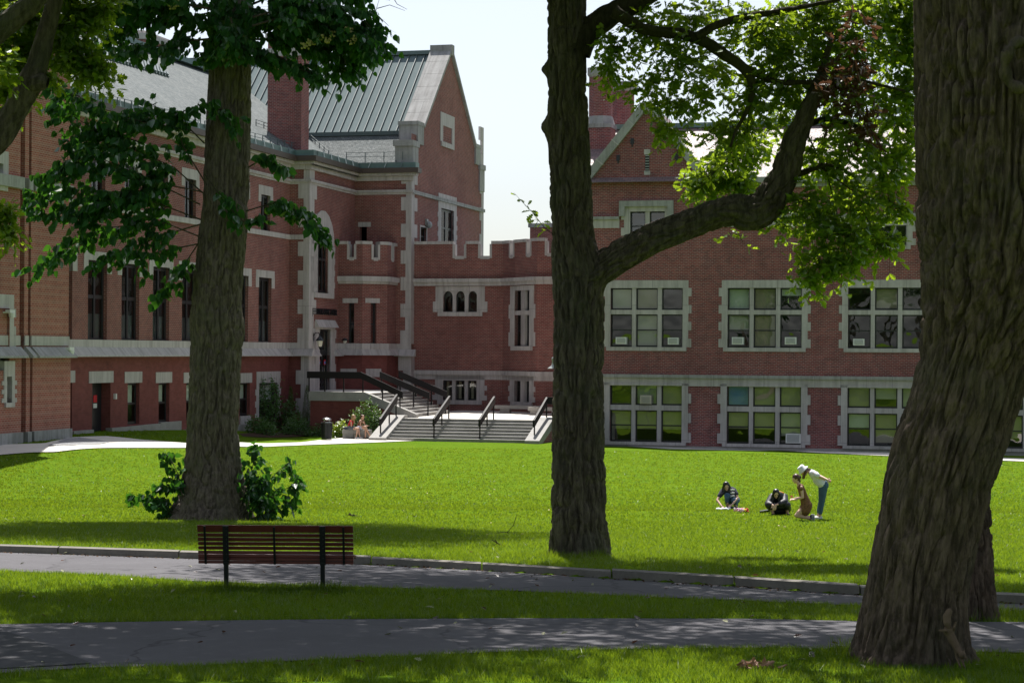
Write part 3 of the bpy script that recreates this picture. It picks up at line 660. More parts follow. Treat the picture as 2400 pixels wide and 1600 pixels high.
quoins(Q_(), (a_L3, b_F2), Z_SILb, zk-2.2, .80, (.55, 1.15), (.60, .30)); quoins(Q_(), (a_L3+.05, b_F2-.05), 0, Z_SILa-.06, .80, (.55, 1.1), (.75, .45))
quoins(Q_(), (a_L3, b_L3e), 6, zk-1.5, .9, (.03, .03), (.6, .3))
QN = Q_()
for i in range(14): QN.pbox(L3, b_L3e-(.9 if i % 2 else .45), b_L3e, -.1, .03, 7+i*.9, 7.9+i*.9-.01)
# coping of the stepped gable
CP = MB()
for sgn in (-1, 1):
    p0 = (bm, z_ap+.1); p1 = (bk if sgn < 0 else 2*bm-bk, zk+.55)
    v = Vector((0, p1[0]-p0[0], p1[1]-p0[1])); u = v.normalized(); nrm = Vector((0, -u.z, u.y)) if sgn > 0 else Vector((0, u.z, -u.y))
    if nrm.z < 0: nrm = -nrm
    A = Vector((a_L3, p0[0], p0[1])); B = Vector((a_L3, p1[0], p1[1]))
    nseg = 6
    for i in range(nseg):
        s0, s1 = A+v*(i/nseg), A+v*((i+.985)/nseg)
        CP.hexa([s0+Vector((-1.25, 0, 0)), s0+Vector((.16, 0, 0)), s1+Vector((.16, 0, 0)), s1+Vector((-1.25, 0, 0))]+[q+nrm*.2 for q in (s0+Vector((-1.25, 0, 0)), s0+Vector((.16, 0, 0)), s1+Vector((.16, 0, 0)), s1+Vector((-1.25, 0, 0)))])
    e0 = p1[0]; out = (b_F2 if sgn < 0 else b_L3e)
    k1 = (e0, e0+sgn*d1*.55); k2 = (e0+sgn*d1*.2, out+sgn*.12)
    CP.box(a_L3-1.1, a_L3+.1, min(k1), max(k1), zk-.5, zk+.62); CP.box(a_L3-1.15, a_L3+.13, min(k1)-.07, max(k1)+.07, zk+.62, zk+.85)
    k3 = (e0+sgn*d1*.5, out+sgn*.05)
    CP.box(a_L3-1.0, a_L3+.1, min(k3), max(k3), zk-2.2, zk-.75); CP.box(a_L3-1.1, a_L3+.15, min(k3)-.12, max(k3)+.12, zk-.75, zk-.4)
CP.box(a_L3-1.25, a_L3+.2, bm-.28, bm+.28, z_ap-.15, z_ap+.5)
BW.build('wall', M['brick'], hall); BB.build('wall', M['brick_base'], hall, label='darker smooth brick base wall')
LS.build('stone_trim', M['lime'], hall); STR.build('string_course', [M['lime'], M['lime_d']], hall); COR.build('cornice', M['lime'], hall)
GUT.build('gutter', [M['gutter'], M['copper'], M['zinc']], hall); [q.build('quoin', M['lime'], hall) for q in QNS]; CP.build('coping', M['lime_d'], hall)
# windows of L1
def window(parent, W, r, lights, trim, jw, hw, sw, rec, mids=(), cols=(), teeth=0, ear=0, arch=0, fw=.07, pane='pane', blind=None, proud=.03, name='window', depth=.3, label=None, back=.8, tilt=0):
    tb = MB()
    if jw or hw or sw: surround(tb, W, r, jw, hw, sw, proud, teeth, ear, min(depth, rec-.02))
    if len(lights) > 1:      # stone mullions between lights
        for l0, l1 in zip(lights[:-1], lights[1:]):
            if l1[0]-l0[1] > .02 and abs(l0[2]-l1[2]) < .01: tb.pbox(W, l0[1], l1[0], -rec-.05, -.03, r[2], r[3])
    fr, pn = MB(), MB()
    for l in lights: sash(fr, pn, W, l[:4], rec, fw, mids, cols, tilt, arch)
    fr2 = MB()
    if not tb.v: win = fr.build(name, M['frame'], parent)
    else: win = tb.build(name, M[trim], parent); fr.build('sash', M['frame'], win)
    pn.build('pane', M[pane], win)
    if blind:
        for col, l, drop in blind:
            bb = MB(); bb.pbox(W, l[0]+.05, l[1]-.05, -rec-.17, -rec-.15, l[3]-(l[3]-l[2])*drop, l[3]-.03); bb.build('blind', M[col], win)
    return win
for i, r in enumerate(mains):
    lt = [r[:4]]
    wv = window(hall, L1, r[:4], lt, 'lime', .42, .40, 0, .17, (.56,), (.5,), ear=.55, fw=.16, depth=.15, proud=.02, arch=0,
           blind=[('cl_grey', (r[0], r[1], r[2], r[2]+(r[3]-r[2])*.36), 1)])
for i, r in enumerate(tops): window(hall, L1, r[:4], [r[:4]], 'lime', .36, .5, 0, .16, (), (.5,), ear=.4, fw=.12, proud=.02)
for i, r in enumerate(lows):
    if i == 1: continue
    b_ = [('blind_w', (r[0]+.1, r[1]-.1, r[2]+(r[3]-r[2])*.5, r[3]), 1)]
    window(hall, L1, r[:4], [r[:4]], 'lime', .35 if i == 7 else .0, .0, .5 if i in (6,) else 0, .17, (.5,), (), teeth=6 if i == 7 else 0, fw=.1, blind=b_)
for i, r in enumerate(lows):
    tb = MB(); tb.pbox(L1, r[0]-.35, r[1]+.25 + (.2 if i == 7 else 0), -.1, .025, r[3]+.003, r[3]+(.52 if i != 7 else .62)); tb.build('lintel', M['lime'], hall)
for i, (x0, x1, y0) in enumerate(((720, 838, 1402), (838, 925, 1392), (925, 1040, 1382), (1040, 1178, 1366))):
    pt = MB(); pt.pbox(L1, L1.px(x0/2.8, 1000)[0], L1.px(x1/2.8, 1000)[0]-.02, -.2, .12, -.8, L1.px((x0+x1)/5.6, y0/2.8+500)[1]); pt.build('plinth', M['granite'], hall)
tb = MB()
tb.pbox(L1, L1.px(470/2.8, 1010)[0], L1.px(600/2.8, 1010)[0], -.2, .12, -.8, L1.px(535/2.8, 1008)[1]); tb.build('plinth', M['granite'], hall); tb = MB(); tb.pbox(L1, L1.px(1180/2.8, 1010)[0], L1.px(1640/2.8, 1010)[0], -.2, .1, -.8, L1.px(500, 1000)[1])
tb.build('plinth', M['granite'], hall)
# service door in the long wall, with its notices
r = lows[1]; dm = MB(); dm.pbox(L1, r[0], r[1], -.55, -.45, -.5, r[3]); dr = dm.build('door', M['frame'], hall)
nm = MB(); bz = r[0]+.55*(r[1]-r[0]); hz = r[2]+1.5
nm.pbox(L1, bz, bz+.35, -.45, -.43, hz, hz+.32, 0); nm.pbox(L1, bz, bz+.35, -.45, -.43, hz-.25, hz-.05, 1); nm.build('notice', [M['petal_r'], M['white']], dr)
hm = MB(); hm.pbox(L1, r[0]+.15, r[0]+.4, -.45, -.37, r[2]+.95, r[2]+1.02); hm.build('handle', M['steel'], dr)
lm = MB(); lm.pbox(L1, r[1]+.3, r[1]+.42, 0, .12, r[3]-.75, r[3]-.5); lm.build('wall_light', M['white'], hall)
# arched window and main door on L2
def archring(mb, W, r, jw, proud, depth, ah):
    a, b, c, d = r; cs = (a+b)/2; hw = (b-a)/2; n = 9; sp = d-ah
    for i in range(n):
        t0, t1 = math.pi*i/n, math.pi*(i+.97)/n
        q = [(cs-math.cos(t)*(hw+e), sp+math.sin(t)*(ah+e*1.0)) for t, e in ((t0, 0), (t1, 0), (t1, jw), (t0, jw))]
        mb.prism([W.P(s_, -depth, z) for s_, z in q], Vector(W.P(0, depth+proud, 0))-Vector(W.P(0, 0, 0)))
am = MB(); a_, b_, c_, d_ = arch; hh = 1.0
archring(am, L2, arch, 1.0, .05, .3, hh)
n = 8
for i in range(n):
    z0 = c_+(d_-hh-c_)*i/n; z1 = c_+(d_-hh-c_)*(i+1)/n-.006; e = .3 if i % 2 else 0
    am.pbox(L2, a_-1.0-e, a_, -.3, .05, z0, z1); am.pbox(L2, b_, b_+1.0+e*.4, -.3, .05, z0, z1)
am.pbox(L2, a_-.6, b_+.8, -.3, .12, c_-.28, c_)
for sg in (-1, 1):     # spandrels filling the square head behind the arch ring
    pts = [((a_+b_)/2+sg*(b_-a_)/2, d_)]+[((a_+b_)/2+sg*(b_-a_)/2*math.cos(t), d_-hh+hh*math.sin(t)) for t in [math.pi/2*k/6 for k in range(7)]]
    am.prism([L2.P(s_, -.29, z) for s_, z in pts], (.25, 0, 0))
aw = am.build('window', M['lime'], hall, label='tall pointed window in a pale arched stone surround'); fr, pn = MB(), MB(); sash(fr, pn, L2, arch, .14, .12, (.52,), (.33, .66)); fr.build('sash', M['frame'], aw); pn.build('pane', M['pane'], aw)
dm = MB(); surround(dm, L2, door, .75, .45, 0, .06, 7, 0, .35); dm.prism([L2.P(door[0]-.75, .05, door[3]+.55), L2.P(door[0]-.75, .3, door[3]+.12), L2.P(door[0]-.75, .05, door[3]+.12)], (0, door[1]-door[0]+1.5, 0)); dm.pbox(L2, door[0]-.3, door[1]+.3, -.3, .4, door[2]-.3, door[2])
dw = dm.build('door', M['lime'], hall, label='glazed double door in a pale stone surround'); fr, pn = MB(), MB()
zm = door[2]+(door[3]-door[2])*.62; sash(fr, pn, L2, (door[0], door[1], zm, door[3]), .16, .12, (), (.5,)); sash(fr, pn, L2, (door[0], door[1], door[2], zm), .16, .16, (.22,), (.5,))
fr.build('door_leaf', M['frame'], dw); pn.build('pane', M['pane'], dw)
hm = MB(); dc = (door[0]+door[1])/2; hm.pbox(L2, dc-.22, dc-.12, -.16, -.06, door[2]+.9, door[2]+1.35); hm.pbox(L2, dc+.12, dc+.22, -.16, -.06, door[2]+.9, door[2]+1.35); hm.build('handle', M['steel'], dw)
hm = MB()
for s_ in (-.45, .45): hm.pbox(L2, dc+s_-.13, dc+s_+.13, -.16, -.13, door[2]+1.45, door[2]+1.75, 0); hm.pbox(L2, dc+s_-.10, dc+s_+.10, -.16, -.12, door[2]+1.5, door[2]+1.65, 1)
hm.build('notice', [M['petal_r'], M['blind_b']], dw)
bb = MB(); bb.pbox(L2, dc+.1, door[1]-.2, -.6, -.55, door[2]+.2, door[3]-.2); bb.build('blind', M['blind_w'], dw)
for x, y in ((733, 801), (794, 801)):
    s_, z = L2.px(x, y); lt = MB(); c = L2.P(s_, .42, z)
    lt.lathe((c[0], c[1], c[2]-.30), [(.03, -.12), (.05, 0), (.10, .03), (.17, .34)], 8); lt.lathe((c[0], c[1], c[2]+.06), [(.26, 0), (.20, .1), (.07, .24), (.02, .42)], 8)
    lt.tube([L2.P(s_, 0, z+.25), L2.P(s_, .15, z+.5), L2.P(s_, .36, z+.52), L2.P(s_, .42, z+.32)], .03, 6); lt.pbox(L2, s_-.08, s_+.08, 0, .05, z+.05, z+.5)
    lo = lt.build('wall_lantern', M['ironblk'], hall); gm = MB(); gm.lathe((c[0], c[1], c[2]-.28), [(.115, 0.02), (.185, .345)], 8); gm.build('lantern_glass', M['milk'], lo)
# lettering over the door
s0, z0 = L2.px(730, 736); s1, z1 = L2.px(788, 724)
cu = bpy.data.curves.new('lettering', 'FONT'); cu.body = 'JEFFERSON ACADEMIC CENTER'; cu.size = 1; cu.extrude = .03; cu.align_x = 'LEFT'; cu.resolution_u = 2
to = bpy.data.objects.new('lettering_tmp', cu); C.objects.link(to); bpy.context.view_layer.update()
tm = bpy.data.meshes.new_from_object(to.evaluated_get(bpy.context.evaluated_depsgraph_get())); bpy.data.objects.remove(to)
tv = np.empty(len(tm.vertices)*3); tm.vertices.foreach_get('co', tv); tv = tv.reshape(-1, 3); kx = (s1-s0)/(tv[:, 0].max()); kz = (z1-z0)*.92/(tv[:, 1].max()); o = ORG[hall.name]
nv = np.stack([a_L2+.035+tv[:, 2]-o[0], s0+tv[:, 0]*kx-o[1], z0+tv[:, 1]*kz-o[2]], -1); tm.vertices.foreach_set('co', nv.ravel()); tm.materials.clear()
link('lettering', tm, M['ironblk'], hall)
# windows of the gable
for W, r, t_ in ((L3, tall, 8), (L3, small, 0)):
    window(hall, W, r, [r], 'lime', .6 if t_ else .12, .9 if t_ else .1, 0, .13, (.5,), (.5,) if t_ else (), teeth=t_, fw=.14 if t_ else .08, pane='pane' if t_ else 'pane_hi')
vm = MB(); surround(vm, L3, vent, .55, .8, .3, .05, 0, 0, .08); vo = vm.build('vent', M['lime'], hall); lv = MB()
lv.pbox(L3, vent[0], vent[1], -.11, -.09, vent[2], vent[3], 1)
for i in range(7): z = vent[2]+(vent[3]-vent[2])*(i+.3)/7; lv.prism([L3.P(vent[0], -.09, z+.12), L3.P(vent[0], .0, z), L3.P(vent[0], .0, z+.05), L3.P(vent[0], -.09, z+.17)], (0, vent[1]-vent[0], 0))
lv.build('louver', [M['grey'], M['dark']], vo)
s_, z = L3.px(998, 527); lt = MB(); c = L3.P(s_, .2, z); lt.blob(c, .22, 8); lt.pbox(L3, s_-.15, s_+.15, 0, .12, z-.05, z+.35); lt.build('wall_light', M['grey'], hall)
for W, r in ((BY1, nar[0]), (BY2, nar[1])): window(hall, W, r, [r], 'lime', 0, 0, 0, .2, (.5,), (), fw=.09)
# roofs
RF = MB(); bq = b_F2+2.5; rx = -9.0
zr = on_a(487, 169, a_L1+rx)[2]; e1 = a_L1+.25
def slope_z(a): return Z_EAVE-.05+(zr-Z_EAVE)*(e1-a)/(e1-(a_L1+rx))
RF.face([(a_L1+.35, b_L0e-8, slope_z(a_L1+.35)), (a_L1+.35, b_F1, slope_z(a_L1+.35)), (a_L1+rx, b_F1, zr), (a_L1+rx, b_L0e-8, zr)])
RF.face([(a_L2+.35, b_F1-.4, slope_z(a_L2+.35)), (a_L2+.35, bq+3, slope_z(a_L2+.35)), (a_L1+rx, bq+3, zr), (a_L1+rx, b_F1, zr), (a_L1+.35, b_F1, slope_z(a_L1+.35))])
RF.face([(a_L1+rx, b_L0e-8, zr), (a_L1+rx, bq+3, zr), (a_L1+rx*2.6, bq+3, Z_EAVE), (a_L1+rx*2.6, b_L0e-8, Z_EAVE)])
ro = RF.build('roof', M['slate'], hall, label='grey slate roof of the long wing')
rm = MB(); rm.bar((a_L1+rx, b_L0e-8, zr+.12), (a_L1+rx, bq+1, zr+.12), .9, .3); rm.build('ridge_cap', M['copper'], ro)
# metal patch with standing seams low on the wing roof
def on_slope(x, y):       # ray against the wing roof plane
    dx, dz = ray(x, y); da, db = dx*CS-SN, dx*SN+CS; k = (zr-Z_EAVE)/(e1-(a_L1+rx))
    Y = (Z_EAVE-.05+k*e1-EZ)/(dz+k*da); return Vector((da*Y, db*Y, EZ+dz*Y))
pm = MB(); q = [on_slope(x, y) for x, y in ((205, 62), (300, 108), (396, 183), (205, 128))]; nn = Vector((zr-Z_EAVE, 0, e1-(a_L1+rx))).normalized()
pm.prism([p+nn*.03 for p in q], nn*.05)
for i in range(26):
    t_ = i/25; p1 = q[3].lerp(q[2], t_); p0 = q[0].lerp(q[1], min(1, t_*1.9)) if t_ < .53 else q[1].lerp(q[2], (t_-.53)/.47)
    pm.bar(p0+nn*.14, p1+nn*.14, .12, .14, nn, m=1)
pm.build('metal_roof_panel', [M['zinc'], M['zinc_d']], hall)
# tower roof: low apron, steep standing-seam slopes
zl0 = F2.px(860, 388)[1]; P0 = (b_F2-.35, Z_EAVE-.1); bl = on_a(955, 338, a_L3)[1]; sl_z = lambda b: zk+.5+(z_ap-zk-.5)*(b-bk)/(bm-bk)
ba_ = bk-.25; z_ba = sl_z(ba_)
TR = MB(); a_far = a_L3-26
TR.face([(a_L3-.9, P0[0], P0[1]), (a_far, P0[0], P0[1]), (a_far, ba_, z_ba-.1), (a_L3-.9, ba_, z_ba-.1)])
tro = TR.build('roof', M['slate'], hall, label='bright low slate apron roof over the corner')
TM = MB(); TM.face([(a_L3-.8, ba_, z_ba), (a_far, ba_, z_ba), (a_far, bm, z_ap), (a_L3-.8, bm, z_ap)]); TM.face([(a_L3-.8, bm, z_ap), (a_far, bm, z_ap), (a_far, 2*bm-ba_, z_ba), (a_L3-.8, 2*bm-ba_, z_ba)])
TM.box(a_far, a_L3-.8, ba_-.12, ba_+.1, z_ba-.12, z_ba+.12, 1); TM.box(a_far, a_L3-.8, bm-.25, bm+.25, z_ap-.05, z_ap+.2, 0)
q = a_L3-1.6; up = Vector((0, -(z_ap-z_ba), bm-ba_)).normalized()
while q > a_far+.3: TM.bar(Vector((q, ba_, z_ba))+up*.06, Vector((q, bm, z_ap))+up*.05, .038, .10, up, m=1); q -= .52
rr_ = random.Random(4); 
TM.build('roof', [M['zinc'], M['zinc_d']], hall, label='steep grey standing-seam metal roof')
# snow guards
def guard(p, q_, n, h=.55):
    mb = MB(); p = Vector(p); q_ = Vector(q_)
    for i in range(n+1): x = p.lerp(q_, i/n); mb.bar(x, x+Vector((0, 0, h)), .04, .04, (1, 0, 0))
    for k in (.45, .95): mb.bar(p+Vector((0, 0, h*k)), q_+Vector((0, 0, h*k)), .022, .022)
    return mb.build('snow_guard', M['zinc_d'], hall)
for (x0, y0), (x1, y1), n in (((480, 300), (700, 352), 12), ((600, 295), (706, 330), 6), ((150, 218), (470, 292), 20), ((728, 330), (770, 366), 4)): guard(on_slope(x0, y0), on_slope(x1, y1), n, .36)
def on_apron(x, y):
    k = (z_ba-.1-P0[1])/(ba_-P0[0]); dx, dz = ray(x, y); db = dx*SN+CS; Y = (P0[1]-k*P0[0]-EZ)/(dz-k*db); return Vector(((dx*CS-SN)*Y, db*Y, EZ+dz*Y))
guard(on_apron(812, 377), on_apron(944, 375), 3, .5)
# chimneys
def chimney(parent, a0, a1, b0, b1, z0, z1, mat, capm, band=None):
    mb = MB(); mb.box(a0, a1, b0, b1, z0, z1); ch = mb.build('chimney', mat, parent); cp = MB()
    cp.box(a0-.12, a1+.12, b0-.12, b1+.12, z1, z1+.35); cp.box(a0+.2, a1-.2, b0+.2, b1-.2, z1+.35, z1+.55)
    for z in band or (): bd = MB(); bd.box(a0-.07, a1+.07, b0-.07, b1+.07, z, z+.45); bd.build('band', capm, ch)
    cp.build('cap', capm, ch); return ch
bch = b_F1+1.1; c0, c1 = on_b(627, 250, bch)[0], on_b(706.5, 250, bch)[0]; bch2 = on_a(724, 250, c1)[1]; zt1 = on_b(660, 92, bch)[2]
chimney(hall, c0, c1, bch, bch2, 13, zt1, M['brick_r'], M['lime'], [on_b(660, 132, bch)[2]])
s_ = on_a(340, 112, a_L1+rx-.9); chimney(hall, a_L1+rx-2.6, a_L1+rx-.2, s_[1]-1.5, s_[1]+3.6, zr-3, on_a(340, 102, a_L1+rx-.9)[2], M['brick_r'], M['lime'])
# near pavilion (left edge)
PV, PL = MB(), MB(); zcut = L0.px(100, 1008)[1]; b00 = b_L0e-30
pw = rect(L0, -30, 17, 722, 868); ps = rect(L0, 9, 21, 882, 943); pu = rect(L0, -40, 6, 380, 425)
grv = [(L0.px(x0, 700)[0], L0.px(x1, 700)[0]) for x0, x1 in ((46, 57), (66, 72))]
for z0, z1, dd_ in ((zcut, Z_SILa, .10), (Z_SILa, 18, 0)):
    W = WL(a_L0+dd_); hs_ = [h for h in ((pw+(.5,)), (ps+(.4,)), (pu+(.4,))) if z0 < h[2] < z1]+[(g0_, g1_, z0, z1, .35) for g0_, g1_ in grv]
    wall(PV, W, b00, b_L0e, z0, z1, hs_, .35)
    for g0_, g1_ in grv: PV.face([W.P(g0_, -.35, z0), W.P(g1_, -.35, z0), W.P(g1_, -.35, z1), W.P(g0_, -.35, z1)])
    PV.face([W.P(b_L0e, 0, z0), W.P(b_L0e, -4, z0), W.P(b_L0e, -4, z1), W.P(b_L0e, 0, z1)])
PV.build('wall', M['brick_o'], hall, label='warm red brick wall of the near pavilion')
edges = [b00, grv[0][0], grv[0][1], grv[1][0], grv[1][1], b_L0e]
for i in range(5):
    o_ = -.3 if i in (1, 3) else 0
    PL.pbox(L0, edges[i], edges[i+1], -.5, .05+o_, Z_SILm+.05, Z_SILb+.1); PL.pbox(L0, edges[i], edges[i+1], -.5, .2+o_, -1, zcut, 1)
    PL.prism([L0.P(edges[i], -.4, Z_SILm), L0.P(edges[i], .08+o_, Z_SILm), L0.P(edges[i], .42+o_, Z_SILa), L0.P(edges[i], .42+o_, Z_SILa-.08), L0.P(edges[i], -.4, Z_SILa-.08)], (0, edges[i+1]-edges[i], 0), 1)
    zz = L0.px(100, 440)[1]; PL.pbox(L0, edges[i], edges[i+1], -.4, .2+o_, zz-.2, zz+.25, 1)
surround(PL, L0, pw, .45, .55, .2, .04, 7, 0, .4); surround(PL, L0, ps, .22, .6, .18, .04+.1, 6, 0, .3); surround(PL, L0, pu, .4, .5, .3, .04, 0)
PL.box(a_L0-2.5, a_L0-.3, b_L0e, b_L0e+.9, .3, L1.px(175, 1018)[1])
PL.build('stone_trim', [M['lime'], M['lime_d']], hall)
for r in (pw, ps, pu): window(hall, L0, r, [r], 'lime', 0, 0, 0, .16, (.5,) if r is pw else (), (), fw=.1)
RP = MB(); RP.face([(a_L0+.5, b00, 18), (a_L0+.5, b_L0e+.3, 18), (a_L1+rx, b_L0e+.3, 24), (a_L1+rx, b00, 24)]); RP.face([(a_L0+.5, b_L0e+.3, 18), (a_L1+rx, b_L0e+.3, 18), (a_L1+rx, b_L0e+.3, 24)]); RP.build('roof', M['slate'], hall, label='slate roof of the near pavilion')
for x, y, W in ((12, 732, L0), (152, 819, L0)):
    s_, z = W.px(x, y); cmn = MB(); cmn.pbox(W, s_-.2, s_+.2, .12, .32, z-.02, z+.1); cmn.lathe(W.P(s_+.05, .26, z-.22), [(.04, 0), (.11, .03), (.13, .2)], 10); cmn.bar(W.P(s_-.18, 0, z), W.P(s_, .2, z), .06, .06); cmn.build('security_camera', M['white'], hall)
# closing back of the long wing so that no daylight leaks in
bk_ = MB(); bk_.box(a_L1-22, a_L1-2.4, b_L0e-7, b_L3e, -1, Z_EAVE-.4); bk_.box(a_L3-13, a_L3-2.6, b_F2+2.5, b_L3e-2, 0, zk-3); bk_.build('inner_wall', M['dark'], hall)

# ---------------------------------------------------------------- crenellated link
link_b = thing('crenellated_link', 'lower red brick wing with battlements joining the two tall brick buildings', 'building', (a_L3, b_G, 0), frame=True)
LW, LT = MB(), MB()
aK = on_b(1179, 700, b_G)[0]; GC = WC((aK, b_G), (1, -1)); lc = GC.span(1258); pK = GC.P(lc, 0, 0); GR = WF(pK[1]); aGe = on_b(1400, 700, pK[1])[0]
zp = G_.px(1100, 565)[1]; zn = G_.px(1100, 601)[1]; zs0, zs1 = G_.px(1080, 670)[1], G_.px(1080, 653)[1]; zb0, zb1 = G_.px(1080, 889)[1], G_.px(1080, 868)[1]
tri = [rect(G_, x0/2.8+900, x1/2.8+900, 682, 731) for x0, x1 in ((390, 450), (471, 529), (552, 611))]
trl = [rect(G_, x0/2.8+900, x1/2.8+900, 891, 937) for x0, x1 in ((387, 446), (468, 527), (548, 608))]
dbl = [rect(GC, x0/2.8+900, x1/2.8+900, y0, y1) for y0, y1 in ((681, 728), (738, 811)) for x0, x1 in ((859, 897), (921, 957))]
dlo = [rect(GC, x0/7.467+1130, x1/7.467+1130, 892, 941) for x0, x1 in ((563, 664), (733, 830))]
hG = [(tri[0][0], tri[2][1], tri[0][2], tri[0][3], .3), (trl[0][0], trl[2][1], trl[0][2], trl[0][3], .3)]; hC = [(dbl[0][0], dbl[1][1], dbl[2][2], dbl[0][3], .3), (dlo[0][0], dlo[1][1], dlo[0][2], dlo[0][3], .3)]
segs = ((G_, a_L3-.3, aK, hG), (GC, 0, lc, hC), (GR, pK[0], aGe, []))
for W, s0, s1, hh_ in segs:
    wall(LW, W, s0, s1, 0, zn, hh_)
    LT.pbox(W, s0-.05, s1+.05, -.1, .28, zs0+.22, zs1); LT.pbox(W, s0-.02, s1+.02, -.1, .16, zs0, zs0+.22)
    LT.pbox(W, s0-.05, s1+.05, -.1, .14, zb0+.28, zb1, 0); LT.pbox(W, s0, s1, -.08, .04, zb0, zb0+.28)
sh = lambda W, off: type('S', (), {'P': staticmethod(lambda q, d, z: W.P(q+off, d, z))})
crenel(sh(G_, a_L3-.3), aK-a_L3+.3, [on_b(x, 585, b_G)[0]-a_L3+.3 for x in (1077, 1137)], zn, zp, LW, LT, nw=.42)
crenel(GC, lc, [GC.span(1198), GC.span(1238)], zn, zp, LW, LT, nw=.30); crenel(sh(GR, pK[0]), aGe-pK[0], [on_b(x, 585, GR.b)[0]-pK[0] for x in (1293, 1345)], zn, zp, LW, LT, nw=.4)
lr_ = MB(); lr_.face([(a_L3, b_G+.4, zn-.4), (aK, b_G+.4, zn-.4), (pK[0], pK[1]+.4, zn-.4), (aGe, pK[1]+.4, zn-.4), (aGe, b_G+16, zn-.4), (a_L3, b_G+16, zn-.4)]); lr_.build('roof', M['zinc'], link_b)
LK = MB(); LK.box(a_L3, aGe, b_G+16, b_G+16.3, 0, zn-.45); LK.build('wall', M['brick'], link_b)
LW.build('wall', M['brick'], link_b); LT.build('stone_trim', M['lime'], link_b)
for W, hole, ls, ar in ((G_, hG[0], tri, .35), (G_, hG[1], trl, 0), (GC, hC[0], dbl, 0), (GC, hC[1], dlo, 0)):
    tb = MB(); surround(tb, W, hole[:4], .48, .28, .25, .04, 2 if ar else 4, 0, .28)
    for l0, l1 in zip(ls[:-1], ls[1:]):
        if abs(l0[2]-l1[2]) < .05: tb.pbox(W, l0[1], l1[0], -.28, -.02, hole[2], hole[3])
    if len(ls) == 4: tb.pbox(W, hole[0], hole[1], -.28, -.015, ls[2][3], ls[0][2])
    if ar:
        for l in ls:
            for sg in (-1, 1):
                c_ = (l[0]+l[1])/2; h_ = (l[1]-l[0])/2
                tb.prism([W.P(s2, -.12, z2) for s2, z2 in [(c_+sg*h_, l[3])]+[(c_+sg*h_*math.cos(t), l[3]-ar+ar*math.sin(t)) for t in [math.pi/2*k/5 for k in range(6)]]], Vector(W.P(0, .1, 0))-Vector(W.P(0, 0, 0)))
    wn = tb.build('window', M['lime'], link_b); fr, pn = MB(), MB()
    for i, l in enumerate(ls): sash(fr, pn, W, l, .2, .06, (.5,) if (len(ls) == 4 and i > 1) else ())
    fr.build('sash', M['frame'], wn); pn.build('pane', M['pane'], wn)
    if not ar:
        for l in ls:
            bb = MB(); bb.pbox(W, l[0]+.1, l[0]+(l[1]-l[0])*.45, -.5, -.45, l[2], l[3]); bb.build('blind', M['blind_o'], wn)
ib = MB(); ib.box(a_L3+.5, aGe-.5, b_G+5, b_G+8, 0, zn-1); ib.build('inner_wall', M['dark'], link_b)
pe = MB(); q0 = on_b(1242, 545, b_G+9); q1 = on_b(1420, 545, b_G+9); zt_ = on_b(1242, 533, b_G+9)[2]; pe.box(q0[0], q1[0], b_G+9, b_G+14, zn-.5, zt_); pe.box(q0[0]-.1, q1[0]+.1, b_G+8.9, b_G+14.1, zt_, zt_+.25, 1); pe.build('roof_stair_block', [M['brick'], M['lime_d']], link_b)

# ---------------------------------------------------------------- classroom building (right)
cl = thing('classroom_building', 'long red brick classroom building with gable and rows of wide six-light windows behind the lawn', 'building', (on_b(1400, 1040, b_R)[0], b_R, 0), frame=True)
CW, CT, CR = MB(), MB(), MB()
aR0, aR1 = on_b(1322, 700, b_R)[0], on_b(2640, 700, b_R)[0]
zE = RW.px(1760, 424)[1]; zE0 = RW.px(1760, 414)[1]; z510 = RW.px(1400, 510)[1]; zS = RW.px(1400, 535)[1]
c1 = [RW.px(x, 740)[0] for x in (1431, 1481, 1490, 1541, 1550.5, 1600)]; w2 = RW.px(1704.5, 740)[0]; w3 = RW.px(1987.6, 740)[0]; pit = (w3-c1[0])/2
cols_ = lambda k: [c1[0]+pit*k+d_ for d_ in (0, 1.06, 1.27, 2.33, 2.54, 3.60)] if False else [c1[0]+pit*k+(x-c1[0]) for x in c1]
zu = [RW.px(1515, y)[1] for y in (675, 726, 736.5, 813)]; zlw = [RW.px(1515, y)[1] for y in (898, 949, 961, 1035)]
zu_top, zu_bot = RW.px(1515, 657)[1], RW.px(1515, 823)[1]; zl_top = RW.px(1515, 890)[1]; zledge0, zledge1 = RW.px(1515, 889)[1], RW.px(1515, 877)[1]
holes = []
for k in range(-0, 4):
    c = cols_(k); holes += [(c[0], c[5], zu[3], zu[0], .4), (c[0], c[5], zlw[3], zlw[0], .4)]
gw = [rect(RW, x0, x1, 496, 552, 1500) for x0, x1 in ((1477, 1512), (1522, 1558))]; holes.append((gw[0][0], gw[1][1], gw[0][2], gw[0][3], .35))
sw_ = [rect(RW, x0, x1, 527, 575, 2080) for x0, x1 in ((2036, 2092), (2100, 2124))]; holes.append((sw_[0][0], sw_[1][1], sw_[0][2], sw_[0][3], .35))
wall(CW, RW, aR0, aR1, -1.5, zE, holes, .4)
aG0, aG1 = RW.px(1376, 400)[0], RW.px(1649, 400)[0]; aGm = RW.px(1517, 300)[0]; zGa = RW.px(1517, 250)[1]; zG0 = zE-.0
sl_l = (zGa-zG0)/(aGm-aG0)
CW.face([RW.P(aG0, 0, zE), RW.P(aG1, 0, zE), RW.P(aGm, 0, zGa)])
CW.face([(aR0, b_R, -1.5), (aR0, b_R+14, -1.5), (aR0, b_R+14, zE), (aR0, b_R, zE)])
CW.face([(aR0, b_R+14, -1.5), (aR1, b_R+14, -1.5), (aR1, b_R+14, zE), (aR0, b_R+14, zE)])
CW.build('wall', M['brick_r'], cl)
